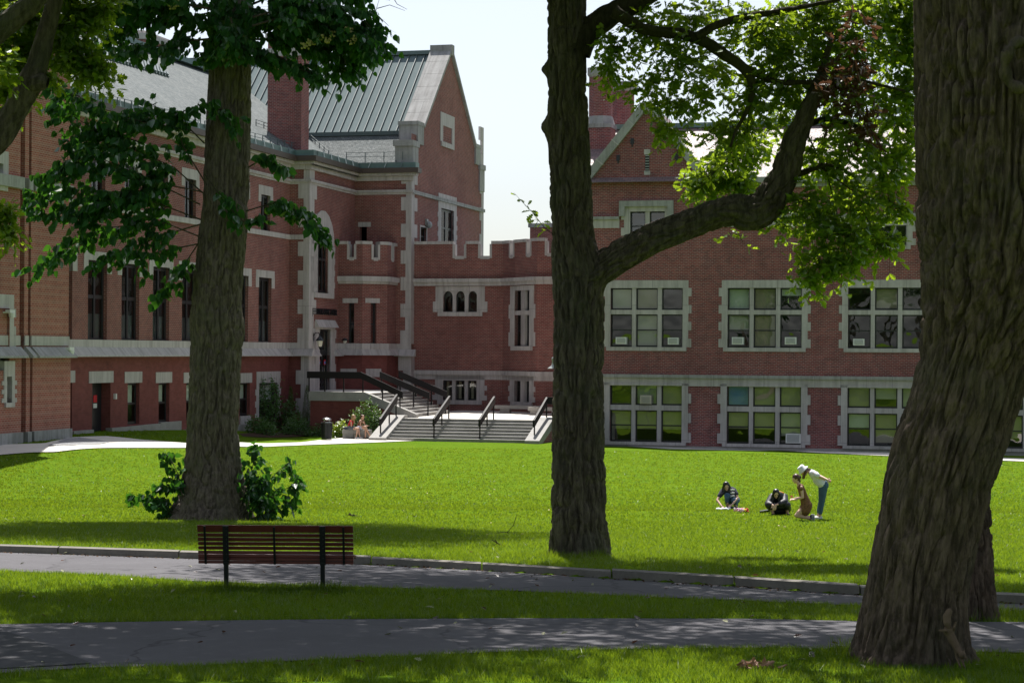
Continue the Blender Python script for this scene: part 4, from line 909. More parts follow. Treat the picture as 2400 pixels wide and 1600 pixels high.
# strings, ledges, plinth
CT.pbox(RW, aR0, aR1, -.1, .22, zledge0+.10, zledge1, 1); CT.pbox(RW, aR0, aR1, -.1, .08, zl_top-.3, zledge0+.10)
z5a, z5b = RW.px(1400, 535)[1], RW.px(1400, 508)[1]; hoodL, hoodR = RW.px(1452, 520)[0], RW.px(1579, 520)[0]
for s0, s1 in ((aR0, hoodL), (hoodR, aR1)):
    CT.pbox(RW, s0, s1, -.1, .2, z5b-.16, z5b, 1); CT.pbox(RW, s0, s1, -.1, .07, z5a, z5b-.16)
zh = RW.px(1500, 471)[1]; CT.pbox(RW, hoodL, hoodR, -.1, .2, zh-.3, zh, 1); CT.pbox(RW, hoodL, hoodL+.3, -.1, .2, z5b, zh-.3, 1); CT.pbox(RW, hoodR-.3, hoodR, -.1, .2, z5b, zh-.3, 1)
CT.pbox(RW, hoodL+.3, hoodR-.3, -.1, .05, gw[0][3]+.25, zh-.3)
CT.pbox(RW, aR0, aR1, -.1, .10, -1.5, zlw[3]-.18, 2)
for x, y, t_ in ((1517, 350, 0), (1517, 410, 1)):
    s_, z = RW.px(x, y); CT.pbox(RW, s_-.16-.0*t_, s_+.16, -.1, .03, z-(.28 if not t_ else .0), z+(0 if not t_ else .22))
CT.build('stone_trim', [M['lime'], M['lime_d'], M['granite']], cl)
sv_ = MB(); s_, z0_ = RW.px(1517, 406); z1_ = RW.px(1517, 362)[1]; sv_.pbox(RW, s_-.11, s_+.11, .004, .02, z0_, z1_, 1)
for i in range(7): z = z0_+(z1_-z0_)*(i+.3)/7; sv_.pbox(RW, s_-.1, s_+.1, .02, .05, z, z+.05)
sv_.build('vent', [M['grey'], M['dark']], cl)
an = MB()
for x, y in ((1482, 331), (1549, 328), (1449, 370), (1586, 367)): s_, z = RW.px(x, y); an.pbox(RW, s_-.09, s_+.09, 0, .06, z-.16, z+.14); an.pbox(RW, s_-.03, s_+.03, 0, .05, z-.3, z-.16)
an.build('wall_anchor', M['ironblk'], cl)
# roofs
DR = 5.0; zRd = zE+.1+DR*math.tan(R(33.5)); 
CR.face([(aR0-.3, b_R-.45, zE+.0), (aR1, b_R-.45, zE+.0), (aR1, b_R+DR, zRd), (aR0-.3, b_R+DR, zRd)]); CR.face([(aR0-.3, b_R+DR, zRd), (aR1, b_R+DR, zRd), (aR1, b_R+2*DR+2, zE), (aR0-.3, b_R+2*DR+2, zE)])
CR.face([(aG0-.3, b_R+.06, zE-.1), (aGm, b_R+.06, zGa+.12), (aGm, b_R+7, zGa+.12), (aG0-.3, b_R+7, zE-.1)]); CR.face([(aG1+.3, b_R+.06, zE-.1), (aGm, b_R+.06, zGa+.12), (aGm, b_R+7, zGa+.12), (aG1+.3, b_R+7, zE-.1)])
cro = CR.build('roof', M['slate_p'], cl); rc = MB(); rc.box(aR0, aR1, b_R+DR-.2, b_R+DR+.2, zRd-.05, zRd+.22); rc.build('ridge_cap', M['copper'], cro)
gt = MB(); gt.pbox(RW, aG1+.1, aR1, 0, .5, zE-.12, zE+.16); gt.pbox(RW, aG1, aR1, 0, .2, zE-.35, zE-.12); gt.build('gutter', M['lime_d'], cl)
cg = MB()
for p, q in (((aG0-.15, zE-.05), (aGm, zGa+.1)), ((aG1+.15, zE-.05), (aGm, zGa+.1))):
    v0 = Vector((p[0], b_R-.1, p[1])); v1 = Vector((q[0], b_R-.1, q[1]))
    for i in range(4): x0, x1 = v0.lerp(v1, i/4), v0.lerp(v1, (i+.985)/4); cg.bar(x0+Vector((0, .15, .1)), x1+Vector((0, .15, .1)), .55, .42, (0, 0, 1)); cg.bar(x1+Vector((0, .15, .1)), x1.lerp(v1, .02)+Vector((0, .15, .1)), .6, .46, m=1)
cg.build('coping', [M['lime_d'], M['lime']], cl)
# octagonal chimney stacks
def octa(ax, bx, wdt, z0, z1, z2, z3):
    mb = MB(); mb.box(ax-wdt*.56, ax+wdt*.56, bx-wdt*.56, bx+wdt*.56, z0, z1); k = wdt*.54
    ring = lambda rr, zz: [(ax+rr*math.cos(math.pi/8+i*math.pi/4)*1.082, bx+rr*math.sin(math.pi/8+i*math.pi/4)*1.082, zz) for i in range(8)]
    lo, hi = ring(wdt*.5, z2), ring(wdt*.5, z3)
    for i in range(8): j = (i+1) % 8; mb.face([lo[i], lo[j], hi[j], hi[i]])
    ch = mb.build('chimney', M['brick_r'], cl); cp = MB()
    b0_ = [(ax+sx*wdt*.6, bx+sy*wdt*.6, z1) for sx, sy in ((1, .45), (.45, 1), (-.45, 1), (-1, .45), (-1, -.45), (-.45, -1), (.45, -1), (1, -.45))]
    l2 = ring(wdt*.5, z2+.02)
    for i in range(8): j = (i+1) % 8; cp.face([b0_[i], b0_[j], l2[j], l2[i]])
    cp.box(ax-wdt*.6, ax+wdt*.6, bx-wdt*.6, bx+wdt*.6, z1-.22, z1)
    t0, t1, t2 = ring(wdt*.5, z3-.02), ring(wdt*.57, z3+.12), ring(wdt*.57, z3+.5)
    for A_, B_ in ((t0, t1), (t1, t2)):
        for i in range(8): j = (i+1) % 8; cp.face([A_[i], A_[j], B_[j], B_[i]])
    cp.face(t2); cp.build('cap', M['lime_d'], ch)
    sm = MB()
    for s_ in (-1, 1): sm.box(ax+wdt*.5, ax+wdt*.52, bx-wdt*.08, bx+wdt*.08, z2+.3, z3-.5)
    return ch
bc = b_R+3.6; a1_ = on_b(1408, 300, bc)[0]; zz_ = lambda y, b=bc: on_b(1408, y, b)[2]; octa(a1_, bc, 1.22, zE-1, zz_(293), zz_(275), zz_(182))
bc2 = b_R+8; a2_ = on_b(1461, 300, bc2)[0]; octa(a2_, bc2, 1.14, zE-1, on_b(1461, 312, bc2)[2], on_b(1461, 302, bc2)[2], on_b(1461, 215, bc2)[2])
# windows
UB = {0: [('blind_g', 0, 1), ('blind_o', 1, 1), (None, 2, 0), (None, 3, 0), ('blind_g', 4, 1), (None, 5, 0)],
      1: [('blind_w', 0, 1), ('blind_o', 1, 1), ('blind_w', 2, .35), ('blind_g', 3, .5), ('blind_o', 4, 1), (None, 5, 0)],
      2: [(None, 0, 0), ('blind_o', 1, .9), (None, 2, 0), (None, 3, 0), (None, 4, 0), (None, 5, 0)], 3: [('blind_w', 0, .5), ('blind_o', 1, 1), (None, 2, 0), (None, 3, 0), ('blind_g', 4, 1), (None, 5, 0)]}
LB = {0: [(None, 0, 0), ('grey', 1, 1), ('blind_o', 2, 1), ('blind_o', 3, .6), ('blind_o', 4, .6), ('blind_o', 5, .6)],
      1: [('blind_b', 0, 1), ('blind_o', 1, 1), ('blind_o', 2, 1), ('blind_o', 3, .55), ('blind_o', 4, .55), ('blind_g', 5, .75)],
      2: [('blind_o', 0, 1), ('blind_g', 1, .6), ('blind_g', 2, 1), ('blind_w', 3, .45), ('blind_o', 4, .9), ('blind_o', 5, 1)], 3: [('blind_g', 0, .5), ('blind_o', 1, .8), ('blind_o', 2, 1), ('blind_g', 3, .7), ('blind_o', 4, .7), ('blind_o', 5, 1)]}
for k in range(4):
    c = cols_(k)
    for row, (zz, bl) in enumerate(((zu, UB), (zlw, LB))):
        tb = MB(); o_ = (c[0], c[5], zz[3], zz[0])
        if row == 0: surround(tb, RW, o_, .30, zu_top-zu[0], .20, .03, 7, 0, .38)
        else: surround(tb, RW, o_, .32, zl_top-zlw[0]-.28, .16, .03+.1, 6, 0, .38)
        for i in (1, 3): tb.pbox(RW, c[i], c[i+1], -.36, -.02, zz[3], zz[0])
        for i in (0, 2, 4): tb.pbox(RW, c[i], c[i+1], -.36, -.025, zz[2], zz[1])
        wn = tb.build('window', M['lime'], cl); lights = [(c[i], c[i+1], zz[1], zz[0]) for i in (0, 2, 4)]+[(c[i], c[i+1], zz[3], zz[2]) for i in (0, 2, 4)]
        fr, pn = MB(), MB()
        for i, l in enumerate(lights):
            sash(fr, pn, RW, l, .2, .065, (.52,) if i > 2 else (), (), .018 if row else .004)
            col, ii, drop = bl[k][i]
            if col: bb = MB(); bb.pbox(RW, l[0]+.05, l[1]-.05, -.40, -.38, l[3]-(l[3]-l[2])*drop, l[3]-.03); bb.build('blind', M[col], wn)
        fr.build('sash', M['frame'], wn); pn.build('pane', M['pane_hi'] if row else M['pane'], wn)
for ls, zt3 in ((gw, 0), (sw_, 1)):
    tb = MB(); o_ = (ls[0][0], ls[1][1], ls[0][2], ls[0][3]); surround(tb, RW, o_, .32, .25, .2, .035, 3, 0, .33); tb.pbox(RW, ls[0][1], ls[1][0], -.3, -.02, o_[2], o_[3])
    wn = tb.build('window', M['lime'], cl); fr, pn = MB(), MB()
    for l in ls: sash(fr, pn, RW, l, .2, .06, (.4,) if not zt3 else ())
    fr.build('sash', M['frame'], wn); pn.build('pane', M['pane_hi'], wn)
ib = MB(); ib.box(aR0+.5, aR1-.5, b_R+3.2, b_R+6, -1, zE-.5); ib.build('inner_wall', M['dark'], cl)
# air conditioners in the windows
def aircon(x0, x1, y0, y1, label, beige=False, grp='window air conditioners'):
    a0, a1, z0, z1 = rect(RW, x0, x1, y0, y1); t = thing('air_conditioner', label, 'air conditioner', ((a0+a1)/2, b_R, z0), grp, True)
    mb = MB(); mb.pbox(RW, a0, a1, -.3, .12, z0, z1); mb.build('case', M['beige' if beige else 'white'], t)
    gm = MB(); gm.pbox(RW, a0+.07, a1-.07, .12, .135, z0+.05, z1-.05)
    gm.build('grille', M['beige' if beige else 'grey'], t)
    fm = MB(); n = 8
    for i in range(n): z = z0+.06+(z1-z0-.12)*i/n; fm.pbox(RW, a0+.08, a1-.08, .135, .15, z, z+.012)
    fm.build('fin', M['white' if not beige else 'grey'], t)
aircon(1444, 1469, 790, 806, 'small white air conditioner in the upper window by the oak, next to the trunk')
aircon(1566, 1591, 791, 807, 'small white air conditioner in the upper window by the oak, away from the trunk')
aircon(1716, 1743, 790, 807, 'small white air conditioner in the upper central window, under the pale blind')
aircon(1840, 1867, 790, 807, 'small white air conditioner in the upper central window, under the dark pane')
aircon(2000, 2026, 794, 809, 'small white air conditioner in the upper window nearest the big trunk')
aircon(1501, 1527, 926, 946, 'beige boxy air conditioner in the lower window beside the middle trunk', True)
aircon(1842, 1877, 1016, 1038, 'large white air conditioner low in the ground-floor window, near the lawn')
# ---------------------------------------------------------------- trees
def resample(rows, step, win=.12):
    """rows: (height-ordered) list of (center Vector, radius) -> dense arrays"""
    P = np.array([tuple(p) for p, r in rows]); Rr = np.array([r for p, r in rows])
    s = np.concatenate([[0], np.cumsum(np.linalg.norm(np.diff(P, axis=0), axis=1))]); n = max(4, int(s[-1]/step)); t = np.linspace(0, s[-1], n)
    out = np.stack([np.interp(t, s, P[:, k]) for k in range(3)], -1); rad = np.interp(t, s, Rr)
    k = min(max(9, int(win/step)|1), (n//6)*2+1)
    if k >= 3:
        ker = np.hanning(k+2)[1:-1]; ker /= ker.sum(); f = lambda a: np.convolve(np.pad(a, k//2, mode='reflect', reflect_type='odd'), ker, 'valid')
        out = np.stack([f(out[:, i]) for i in range(3)], -1); rad = f(rad)
    return out, np.maximum(rad, .004), t
def bark_tube(name, rows, mat, parent, seg=96, step=.06, ridge=.075, depth=.022, seed=1, twist=0, flare=0, knobs=(), stretch=.16, cap=False, warp=1.0):
    P, Rr, t = resample(rows, step, .9 if np.mean([r for _, r in rows]) > .3 else .12); n = len(P)
    kk = max(3, int((.6 if np.mean([r for _, r in rows]) > .3 else .1)/step)|1); kk = min(kk, (n//4)*2-1); PT = np.stack([np.convolve(np.pad(P[:, i], kk//2, mode='reflect', reflect_type='odd'), np.ones(kk)/kk, 'valid') for i in range(3)], -1)
    T = np.gradient(PT, axis=0); T /= np.linalg.norm(T, axis=1)[:, None]
    ref = np.array([0, -1., 0]); 
    if abs(T[:, 1]).mean() > .8: ref = np.array([1., 0, 0])
    X = np.cross(T, ref); X /= np.linalg.norm(X, axis=1)[:, None]; Y = np.cross(T, X)
    th = np.linspace(0, 2*np.pi, seg, endpoint=False)[None]; tt = t[:, None]; thw = th+twist*tt
    rm = max(.05, float(np.median(Rr))); rl_ = np.maximum(Rr[:, None], .5*rm)/ridge; cx, cy = np.cos(thw)*rl_, np.sin(thw)*rl_; cz = tt*stretch/ridge
    wx = (vnoise(cx*.45, cy*.45, cz*1.1, seed+5)-.5)*warp; wy = (vnoise(cx*.45, cy*.45, cz*1.1, seed+6)-.5)*warp
    a = vnoise(cx+wx, cy+wy, cz, seed); b = vnoise(cx*2.1+wx, cy*2.1+wy, cz*3.4, seed+1); c = vnoise(cx*.4, cy*.4, cz*.35, seed+2)
    fu = 1-np.clip(np.abs(2*a-1)/.42, 0, 1)**.8; f2 = 1-np.clip(np.abs(2*b-1)/.35, 0, 1)
    cr = vnoise(cx*.9, cy*.9, cz*6, seed+9); cr = np.clip((cr-.68)*5, 0, 1)
    disp = depth*(-1.6*fu-.55*f2-.5*cr*(1-fu)+.8*(c-.5))+depth*.5
    rr = Rr[:, None]+disp*np.clip(Rr[:, None]/rm, .35, 1.15)
    if flare:
        lob = .5+.5*np.sin(th*5+seed)+.35*np.sin(th*3+seed*2); rr = rr+flare*np.exp(-tt/.38)*lob
    for s0, a0, rad, hgt in knobs:        # (distance along, angle, size, height)
        da = np.angle(np.exp(1j*(th-a0)))*Rr[:, None]; rr = rr+hgt*np.exp(-((tt-s0)**2+da**2)/rad**2)
    V = P[:, None]+X[:, None]*(np.cos(th)*rr)[..., None]+Y[:, None]*(np.sin(th)*rr)[..., None]
    return grid_mesh(name, V, mat, parent, True, True)
LIN = np.array([(0, 0), (-.06, .20), (.08, .40), (.32, .46), (.58, .36), (.80, .18), (1.04, 0)])
OAK = np.array([(0, 0), (.14, .05), (.24, .19), (.31, .08), (.44, .27), (.53, .11), (.66, .33), (.76, .15), (.88, .19), (1.0, 0)])
RHO = np.array([(0, 0), (.45, .36), (1, 0)])
OVA = np.array([(0, 0), (.2, .17), (.5, .24), (.8, .15), (1, 0)])
NEE = np.array([(0, 0), (.5, .12), (1, 0)])
class Leaves:
    def __init__(s): s.p = []; s.d = []; s.n = []; s.l = []
    def add(s, p, d, n, l): s.p.append(p); s.d.append(d); s.n.append(n); s.l.append(l)
    def build(s, name, shape, mat, parent, fold=.22, droop=.15):
        p = np.concatenate(s.p); d = np.concatenate(s.d); nn = np.concatenate(s.n); l = np.concatenate(s.l)
        d = d/np.linalg.norm(d, axis=1)[:, None]; x = np.cross(nn, d); x /= np.linalg.norm(x, axis=1)[:, None]+1e-9; nn = np.cross(d, x)
        k = len(shape); up, lo = shape, shape[1:-1][::-1]*[1, -1]; O = np.concatenate([up, lo]); m = len(O)
        z = fold*np.abs(O[:, 1])-droop*O[:, 0]**2
        V = p[:, None]+l[:, None, None]*(d[:, None]*O[None, :, :1]+x[:, None]*O[None, :, 1:2]+nn[:, None]*z[None, :, None])
        f1 = np.arange(k); f2 = np.concatenate([[0], np.arange(m-1, k-1, -1)[::-1][::-1], [k-1]])
        f2 = np.concatenate([[k-1], np.arange(k, m), [0]])
        N_ = len(p); base = (np.arange(N_)*m)[:, None]
        loops = np.concatenate([base+f1[None], base+f2[None]], 1).reshape(-1); tot = np.tile([len(f1), len(f2)], N_)
        return np_mesh(name, V.reshape(-1, 3), loops, tot, mat, parent)
rl = np.random.RandomState(11)
def unit(v): return v/(np.linalg.norm(v, axis=-1, keepdims=True)+1e-9)
class Twigs:
    def __init__(s): s.mb = MB()
    def add(s, pts, r0, r1=None, n=4): k = len(pts); s.mb.tube(pts, [r0+(( r1 if r1 is not None else r0*.3)-r0)*i/(k-1) for i in range(k)], n, cap=False)
HANG = [.3, .75, .35]
def spray(L, T, a, b, leaf, sp=.07, droop=.25, flat=.6, r0=.006, dens=1.0, hang=None):
    hang = HANG[0] if hang is None else hang
    """a leafy twig from a to b: leaves alternate along it"""
    a = np.array(a, float); b = np.array(b, float); v = b-a; ln = np.linalg.norm(v)
    if ln < 1e-3: return
    n = max(3, int(ln/sp*dens)); t = np.sort(rl.uniform(.12, 1.02, n)); sag = -droop*ln*(t**2)[:, None]*np.array([[0, 0, 1.]])
    p = a+v*t[:, None]+sag
    tw = [a, a+v*.5+np.array([0, 0, -droop*ln*.25]), a+v+np.array([0, 0, -droop*ln])]
    if T is not None: T.add([tuple(q) for q in tw], r0, .0015, 3)
    side = unit(np.cross(v/ln, np.array([0, 0, 1.]))+1e-4); sg = np.where(np.arange(n) % 2 == 0, 1, -1)[:, None]
    d = unit(.55*v/ln*HANG[1]/.75+side*sg*HANG[1]+rl.randn(n, 3)*HANG[2]+np.array([0, 0, -hang])); nn = unit(np.array([0, 0, 1.])*flat+rl.randn(n, 3)*.45)
    L.add(p, d, nn, leaf*(.65+.6*rl.rand(n)))
def branch(L, T, pts, leaf, side=.6, n=14, r0=.025, sp=.07, droop=.25, start=.15, dens=1, flat=.6, spread=1.0):
    """a branch polyline (world points) with leafy side twigs"""
    P = np.array([tuple(p) for p in pts]); s = np.concatenate([[0], np.cumsum(np.linalg.norm(np.diff(P, axis=0), axis=1))])
    if T is not None: T.add([tuple(p) for p in P], r0, .004, 6)
    f = lambda q: np.array([np.interp(q, s, P[:, k]) for k in range(3)])
    for i in range(n):
        q = s[-1]*(start+(1-start)*(i+rl.rand())/n); p = f(q); tg = unit(f(min(s[-1], q+.1))-f(max(0, q-.1)))
        ang = rl.rand()*2*np.pi; o = unit(np.cross(tg, rl.randn(3))); o[2] *= .55
        spray(L, T, p, p+(tg*.6+o*spread*(.6+.6*rl.rand()))*side*(.6+.6*rl.rand())*(1-.35*q/s[-1]), leaf, sp, droop*(.5+rl.rand()), flat, .006, dens)
    spray(L, T, f(s[-1]*.8), f(s[-1])+unit(P[-1]-P[-2])*.25, leaf, sp, droop, flat, .006, dens)
def cluster(L, T, c, rad, n, leaf, tl=.55, root=None, sp=.07, droop=.3, dens=1, flat=.4, shell=.5):
    """sprays filling an ellipsoid"""
    c = np.array(c, float); rad = np.array(rad, float)
    for i in range(n):
        d = unit(rl.randn(3)); k = rl.rand()**shell; p = c+d*rad*k*.85; dr = unit(d*.8+rl.randn(3)*.6+np.array([0, 0, .05]))
        spray(L, T, p-dr*tl*.4, p+dr*tl*.6, leaf, sp, droop*(.4+rl.rand()), flat, .005, dens)
def big_crown(L, lumps, leaf, per):
    """upper crown: leaf clumps inside each ellipsoid (c, r)"""
    for c, r, n in lumps:
        c = np.array(c, float); r = np.array(r, float); m = max(3, n//per)
        d = unit(rl.randn(m, 3)); ctr = c+d*r*(rl.rand(m, 1)**.42)
        p = np.repeat(ctr, per, 0)+rl.randn(m*per, 3)*np.array([.42, .42, .26])
        k = len(p); L.add(p, unit(rl.randn(k, 3)+np.array([0, 0, -.4])), unit(rl.randn(k, 3)*.5+np.array([0, 0, 1.])), leaf*(.7+.6*rl.rand(k)))
def limbs(parent, mat, paths, name='limb', ridge=.06, depth=.012, seed=4, seg=40, step=.05):
    for i, rows in enumerate(paths): bark_tube(name, rows, mat, parent, seg, step, ridge, depth, seed+i)
def edge_rows(data, Y, extra=()):
    rows = []
    for y, xl, xr in data:
        p = on_Y((xl+xr)/2*D, y*D, Y); q = on_Y(xr*D, y*D, Y); rows.append((p, (q-p).length))
    return rows+[(Vector(p), r) for p, r in extra]
def pth(pts, Y, r0, r1=None):      # display-pixel polyline -> rows at depth Y (optional per-point depth offset)
    out = []
    for i, q in enumerate(pts):
        p = on_Y(q[0]*D, q[1]*D, Y+(q[3] if len(q) > 3 else 0)); rad = q[2]*D*Y/F if len(q) > 2 and q[2] else r0+((r1 or r0*.2)-r0)*i/(len(pts)-1)
        out.append((p, rad))
    return out
dp = lambda x, y, Y: on_Y(x*D, y*D, Y)

# --- linden (left): tall trunk, low leafy sprays, sprouts at the foot
Y1 = 51.5; base1 = gnd(495*D, 1196*D); Y1 = base1.y+.6
lin = thing('linden_tree', 'tall linden with ridged trunk, low leafy sprays and sprouts at its foot behind the bench', 'tree', (base1.x, Y1, float(g(base1.x, Y1))))
rows = edge_rows([(y_, (a_+c_)/2-(c_-a_)*.485, (a_+c_)/2+(c_-a_)*.485) for y_, a_, c_ in [(1210, 362, 606), (1195, 378, 594), (1170, 396, 582), (1120, 414, 566), (1060, 424, 553), (1000, 428, 549), (900, 432, 552), (800, 437, 553), (720, 436, 555), (640, 445, 560), (560, 455, 565), (500, 462, 570), (400, 468, 575), (300, 472, 576), (130, 482, 578), (0, 485, 580), (-200, 492, 575), (-500, 500, 560), (-800, 505, 545)]], Y1)
bark_tube('trunk', rows, M['bark_l'], lin, 190, .04, .085, .040, 3, 0, .10, knobs=[(5.0, 0, .4, .10), (9.9, 2.3, .3, .06)])
HANG[:] = [1.0, .45, .3]; LL, LT_ = Leaves(), Twigs(); lf = .165
BR = [  # display px, depth offsets
    ([(462, 545), (380, 512), (250, 522), (150, 565), (85, 615)], -.5, 26, .75), ([(462, 505), (350, 462), (200, 442), (70, 452)], -.8, 30, .85),
    ([(468, 445), (400, 385), (290, 335), (180, 275), (120, 235)], -1.0, 28, .85), ([(475, 425), (420, 335), (400, 265), (470, 236), (540, 268), (548, 300)], -1.2, 22, .5),
    ([(455, 560), (425, 605), (390, 660), (365, 680)], -.6, 12, .4), ([(565, 485), (640, 462), (700, 492), (752, 548)], -.3, 26, .55), ([(570, 385), (610, 360), (660, 385)], -.6, 9, .4),
    ([(460, 470), (320, 402), (205, 352), (110, 412)], -1.3, 30, .85), ([(440, 300), (335, 282), (235, 255), (130, 190)], -1.5, 24, .7), ([(460, 515), (360, 545), (270, 590), (215, 600)], -1.0, 18, .6),
    ([(470, 330), (430, 290), (350, 240), (270, 300)], -.9, 18, .6), ([(462, 440), (360, 420), (270, 450), (180, 500)], -1.1, 24, .8), ([(470, 400), (520, 470), (560, 510), (600, 500)], -1.2, 12, .45), ([(455, 560), (330, 585), (330, 620)], -.8, 8, .4),
    ([(300, 500), (180, 480), (110, 500), (75, 480)], -1.0, 14, .6), ([(330, 330), (240, 300), (160, 330), (150, 400)], -.8, 16, .7)]
for pts, dy, n, sd in BR:
    branch(LL, LT_, [dp(x, y, Y1+dy*(.3+.7*i/(len(pts)-1))+(1-i/(len(pts)-1))*-.5) for i, (x, y) in enumerate(pts)], lf*1.18, sd, int(n*2.3), .02, .095, .22, .18, 1.15, .08)
TOPB = [([(482, 60), (380, 30), (280, 50), (235, 95)], 24, 1.0), ([(482, 90), (420, 95), (350, 110), (290, 120)], 18, .8), ([(580, 60), (680, 30), (780, 60), (850, 110)], 34, 1.0), ([(580, 90), (680, 95), (760, 130), (800, 165)], 30, .9),
        ([(580, 110), (640, 130), (690, 160), (730, 170)], 20, .7), ([(580, 40), (720, 0), (830, 40), (885, 100)], 30, 1.0), ([(500, 60), (500, 110), (470, 130)], 14, .6), ([(560, 70), (570, 110), (600, 130)], 14, .6), ([(480, 20), (360, 0), (250, 10)], 26, 1.0), ([(580, 10), (700, -40), (830, -10)], 36, 1.1), ([(480, 0), (380, -60), (260, -40)], 30, 1.1), ([(530, 40), (540, 90), (530, 115)], 16, .6)]
for i, (pts, n, sd) in enumerate(TOPB): branch(LL, LT_, [dp(x, y, Y1-1.0-(i % 3)*.6) for x, y in pts], lf*1.1, sd, int(n*1.75), .03, .085, .22, .1, 1.3, .1)
for c, r, n in ((( 330, 20), (110, 45), 70), ((700, 40), (140, 60), 150), ((790, 90), (70, 50), 60), ((520, 30), (110, 50), 90)):
    cc = dp(c[0], c[1], Y1-1.2); cluster(LL, LT_, cc, (r[0]*D*Y1/F, 1.3, r[1]*D*Y1/F), int(n*.95), lf*1.1, .7, None, .085, .25, 1, .1)
for q in ([(848, 55), (862, 30), (872, -5)], [(862, 30), (880, 48), (893, 60)], [(866, 20), (895, 12), (930, 25)], [(900, -10), (912, 10), (935, 22)], [(850, 50), (846, 66)]): LT_.add([dp(x, y, Y1-1) for x, y in q], .012, .004, 4)
LL.build('crown', LIN, M['leaf_l'], lin, .12, .12); LT_.mb.build('twig', M['limbs'], lin)
# fruit clusters high on the linden
fb = MB(); rnd = random.Random(2)
for x, y in ((740, 85), (755, 92), (765, 80), (800, 70), (820, 88), (835, 95), (805, 95), (410, 8), (395, 14), (715, 98), (700, 105)):
    for k in range(16): p = dp(x+rnd.uniform(-9, 9), y+rnd.uniform(-7, 7), Y1-2.3+rnd.uniform(-.3, .3)); fb.blob(p, .03, 5)
fb.build('fruit_cluster', M['bloss'], lin)
SHOOTS = [(Leaves(), Twigs()), (Leaves(), Twigs())]
for pts, n, sd in (([(545, 1180), (570, 1110), (585, 1050), (592, 1030)], 14, .5), ([(550, 1185), (600, 1120), (640, 1080), (665, 1060)], 14, .5), ([(555, 1190), (610, 1150), (660, 1120), (690, 1105)], 14, .45), ([(560, 1195), (610, 1180), (650, 1160), (670, 1150)], 13, .45), ([(560, 1195), (590, 1150), (600, 1100)], 16, .5), ([(570, 1198), (600, 1190), (625, 1195)], 10, .35),
                   ([(420, 1180), (380, 1150), (340, 1140), (302, 1140)], 12, .35), ([(415, 1185), (370, 1160), (350, 1150)], 12, .4), ([(420, 1150), (410, 1090), (390, 1050), (378, 1040)], 10, .35), ([(410, 1185), (385, 1180), (370, 1190)], 10, .3), ([(425, 1140), (400, 1110), (370, 1120)], 12, .4)):
    LB_, TB_ = SHOOTS[int(pts[0][0] > 500)]; branch(LB_, TB_, [dp(x, y, Y1-.75+.25*i) for i, (x, y) in enumerate(pts)], .165, sd*1.15, int(n*2.0), .014, .10, .15, .2, 1.0, .15)
for LB_, TB_ in SHOOTS: sp_ = LB_.build('basal_shoot', LIN, M['leaf_l'], lin, .25, .25); TB_.mb.build('twig', M['limbs'], sp_)
HANG[:] = [.3, .75, .35]
# --- oak (middle)
Y2 = gnd(1331*D, 1278*D).y+.35; b2 = dp(1331, 1278, Y2)
oak = thing('oak_tree', 'oak with straight dark trunk and one thick crooked limb reaching right across the facade', 'tree', (b2.x, Y2, float(g(b2.x, Y2))))
rows = edge_rows([(1290, 1262, 1402), (1270, 1266, 1396), (1200, 1269, 1391), (1100, 1271, 1389), (1000, 1272, 1387), (900, 1273, 1385), (800, 1275, 1385), (700, 1272, 1384), (640, 1271, 1378), (560, 1268, 1366), (500, 1266, 1361), (400, 1264, 1355), (250, 1261, 1350), (160, 1258, 1346), (100, 1261, 1345), (0, 1258, 1345), (-200, 1250, 1335), (-500, 1240, 1310), (-900, 1235, 1280)], Y2)
kn = lambda y: (dp(1331, 1290, Y2)-dp(1331, y, Y2)).length
bark_tube('trunk', rows, M['bark_o'], oak, 200, .03, .075, .042, 21, 0, .09, knobs=[(kn(290), math.pi, .17, .13), (kn(158), math.pi, .10, .10), (kn(620), 0.0, .4, .12)], stretch=.2)
bark_tube('limb', pth([(1330, 650, 40), (1372, 622, 36), (1420, 590, 36), (1500, 546, 34), (1580, 516, 33), (1650, 489, 33), (1690, 482, 36), (1722, 493, 42), (1752, 480, 40), (1775, 448, 35), (1800, 410, 32), (1812, 372, 31), (1826, 320, 26), (1850, 265, 22), (1873, 215, 17), (1888, 165, 11), (1900, 120, 7), (1915, 80, 4)], Y2-.1, .2), M['bark_o'], oak, 110, .025, .06, .034, 31, 0, 0, knobs=[(2.95, 1.2, .16, .07), (2.75, -1.6, .14, .08)], stretch=.2)
limbs(oak, M['limbs'], [pth([(1325, 120, 34), (1345, 75, 30), (1400, 35, 27), (1470, 2, 24), (1560, -50, 18), (1700, -130, 12)], Y2-.05, .2),
    pth([(1410, 25, 15), (1435, 42, 14), (1470, 66, 14), (1515, 75, 13), (1570, 77, 13), (1622, 97, 13), (1664, 125, 13), (1707, 154, 12), (1728, 182, 10), (1727, 222, 7), (1717, 256, 5), (1690, 300, 4), (1677, 338, 3)], Y2-.5, .1),
    pth([(1600, 85, 10), (1651, 55, 9), (1715, 38, 9), (1779, 29, 8), (1850, 15, 6), (1930, 0, 4)], Y2-.6, .06), pth([(1800, 410, 10), (1850, 395, 6), (1900, 375, 4), (1960, 400, 2)], Y2, .03), pth([(1840, 290, 9), (1900, 270, 6), (1970, 290, 5), (2040, 330, 3)], Y2+.2, .03), pth([(1700, 150, 9), (1780, 190, 7), (1860, 190, 6), (1960, 180, 4), (2080, 210, 3)], Y2-.3, .03)], seed=40)
LO, TO = Leaves(), Twigs(); of = .150; k2 = D*Y2/F
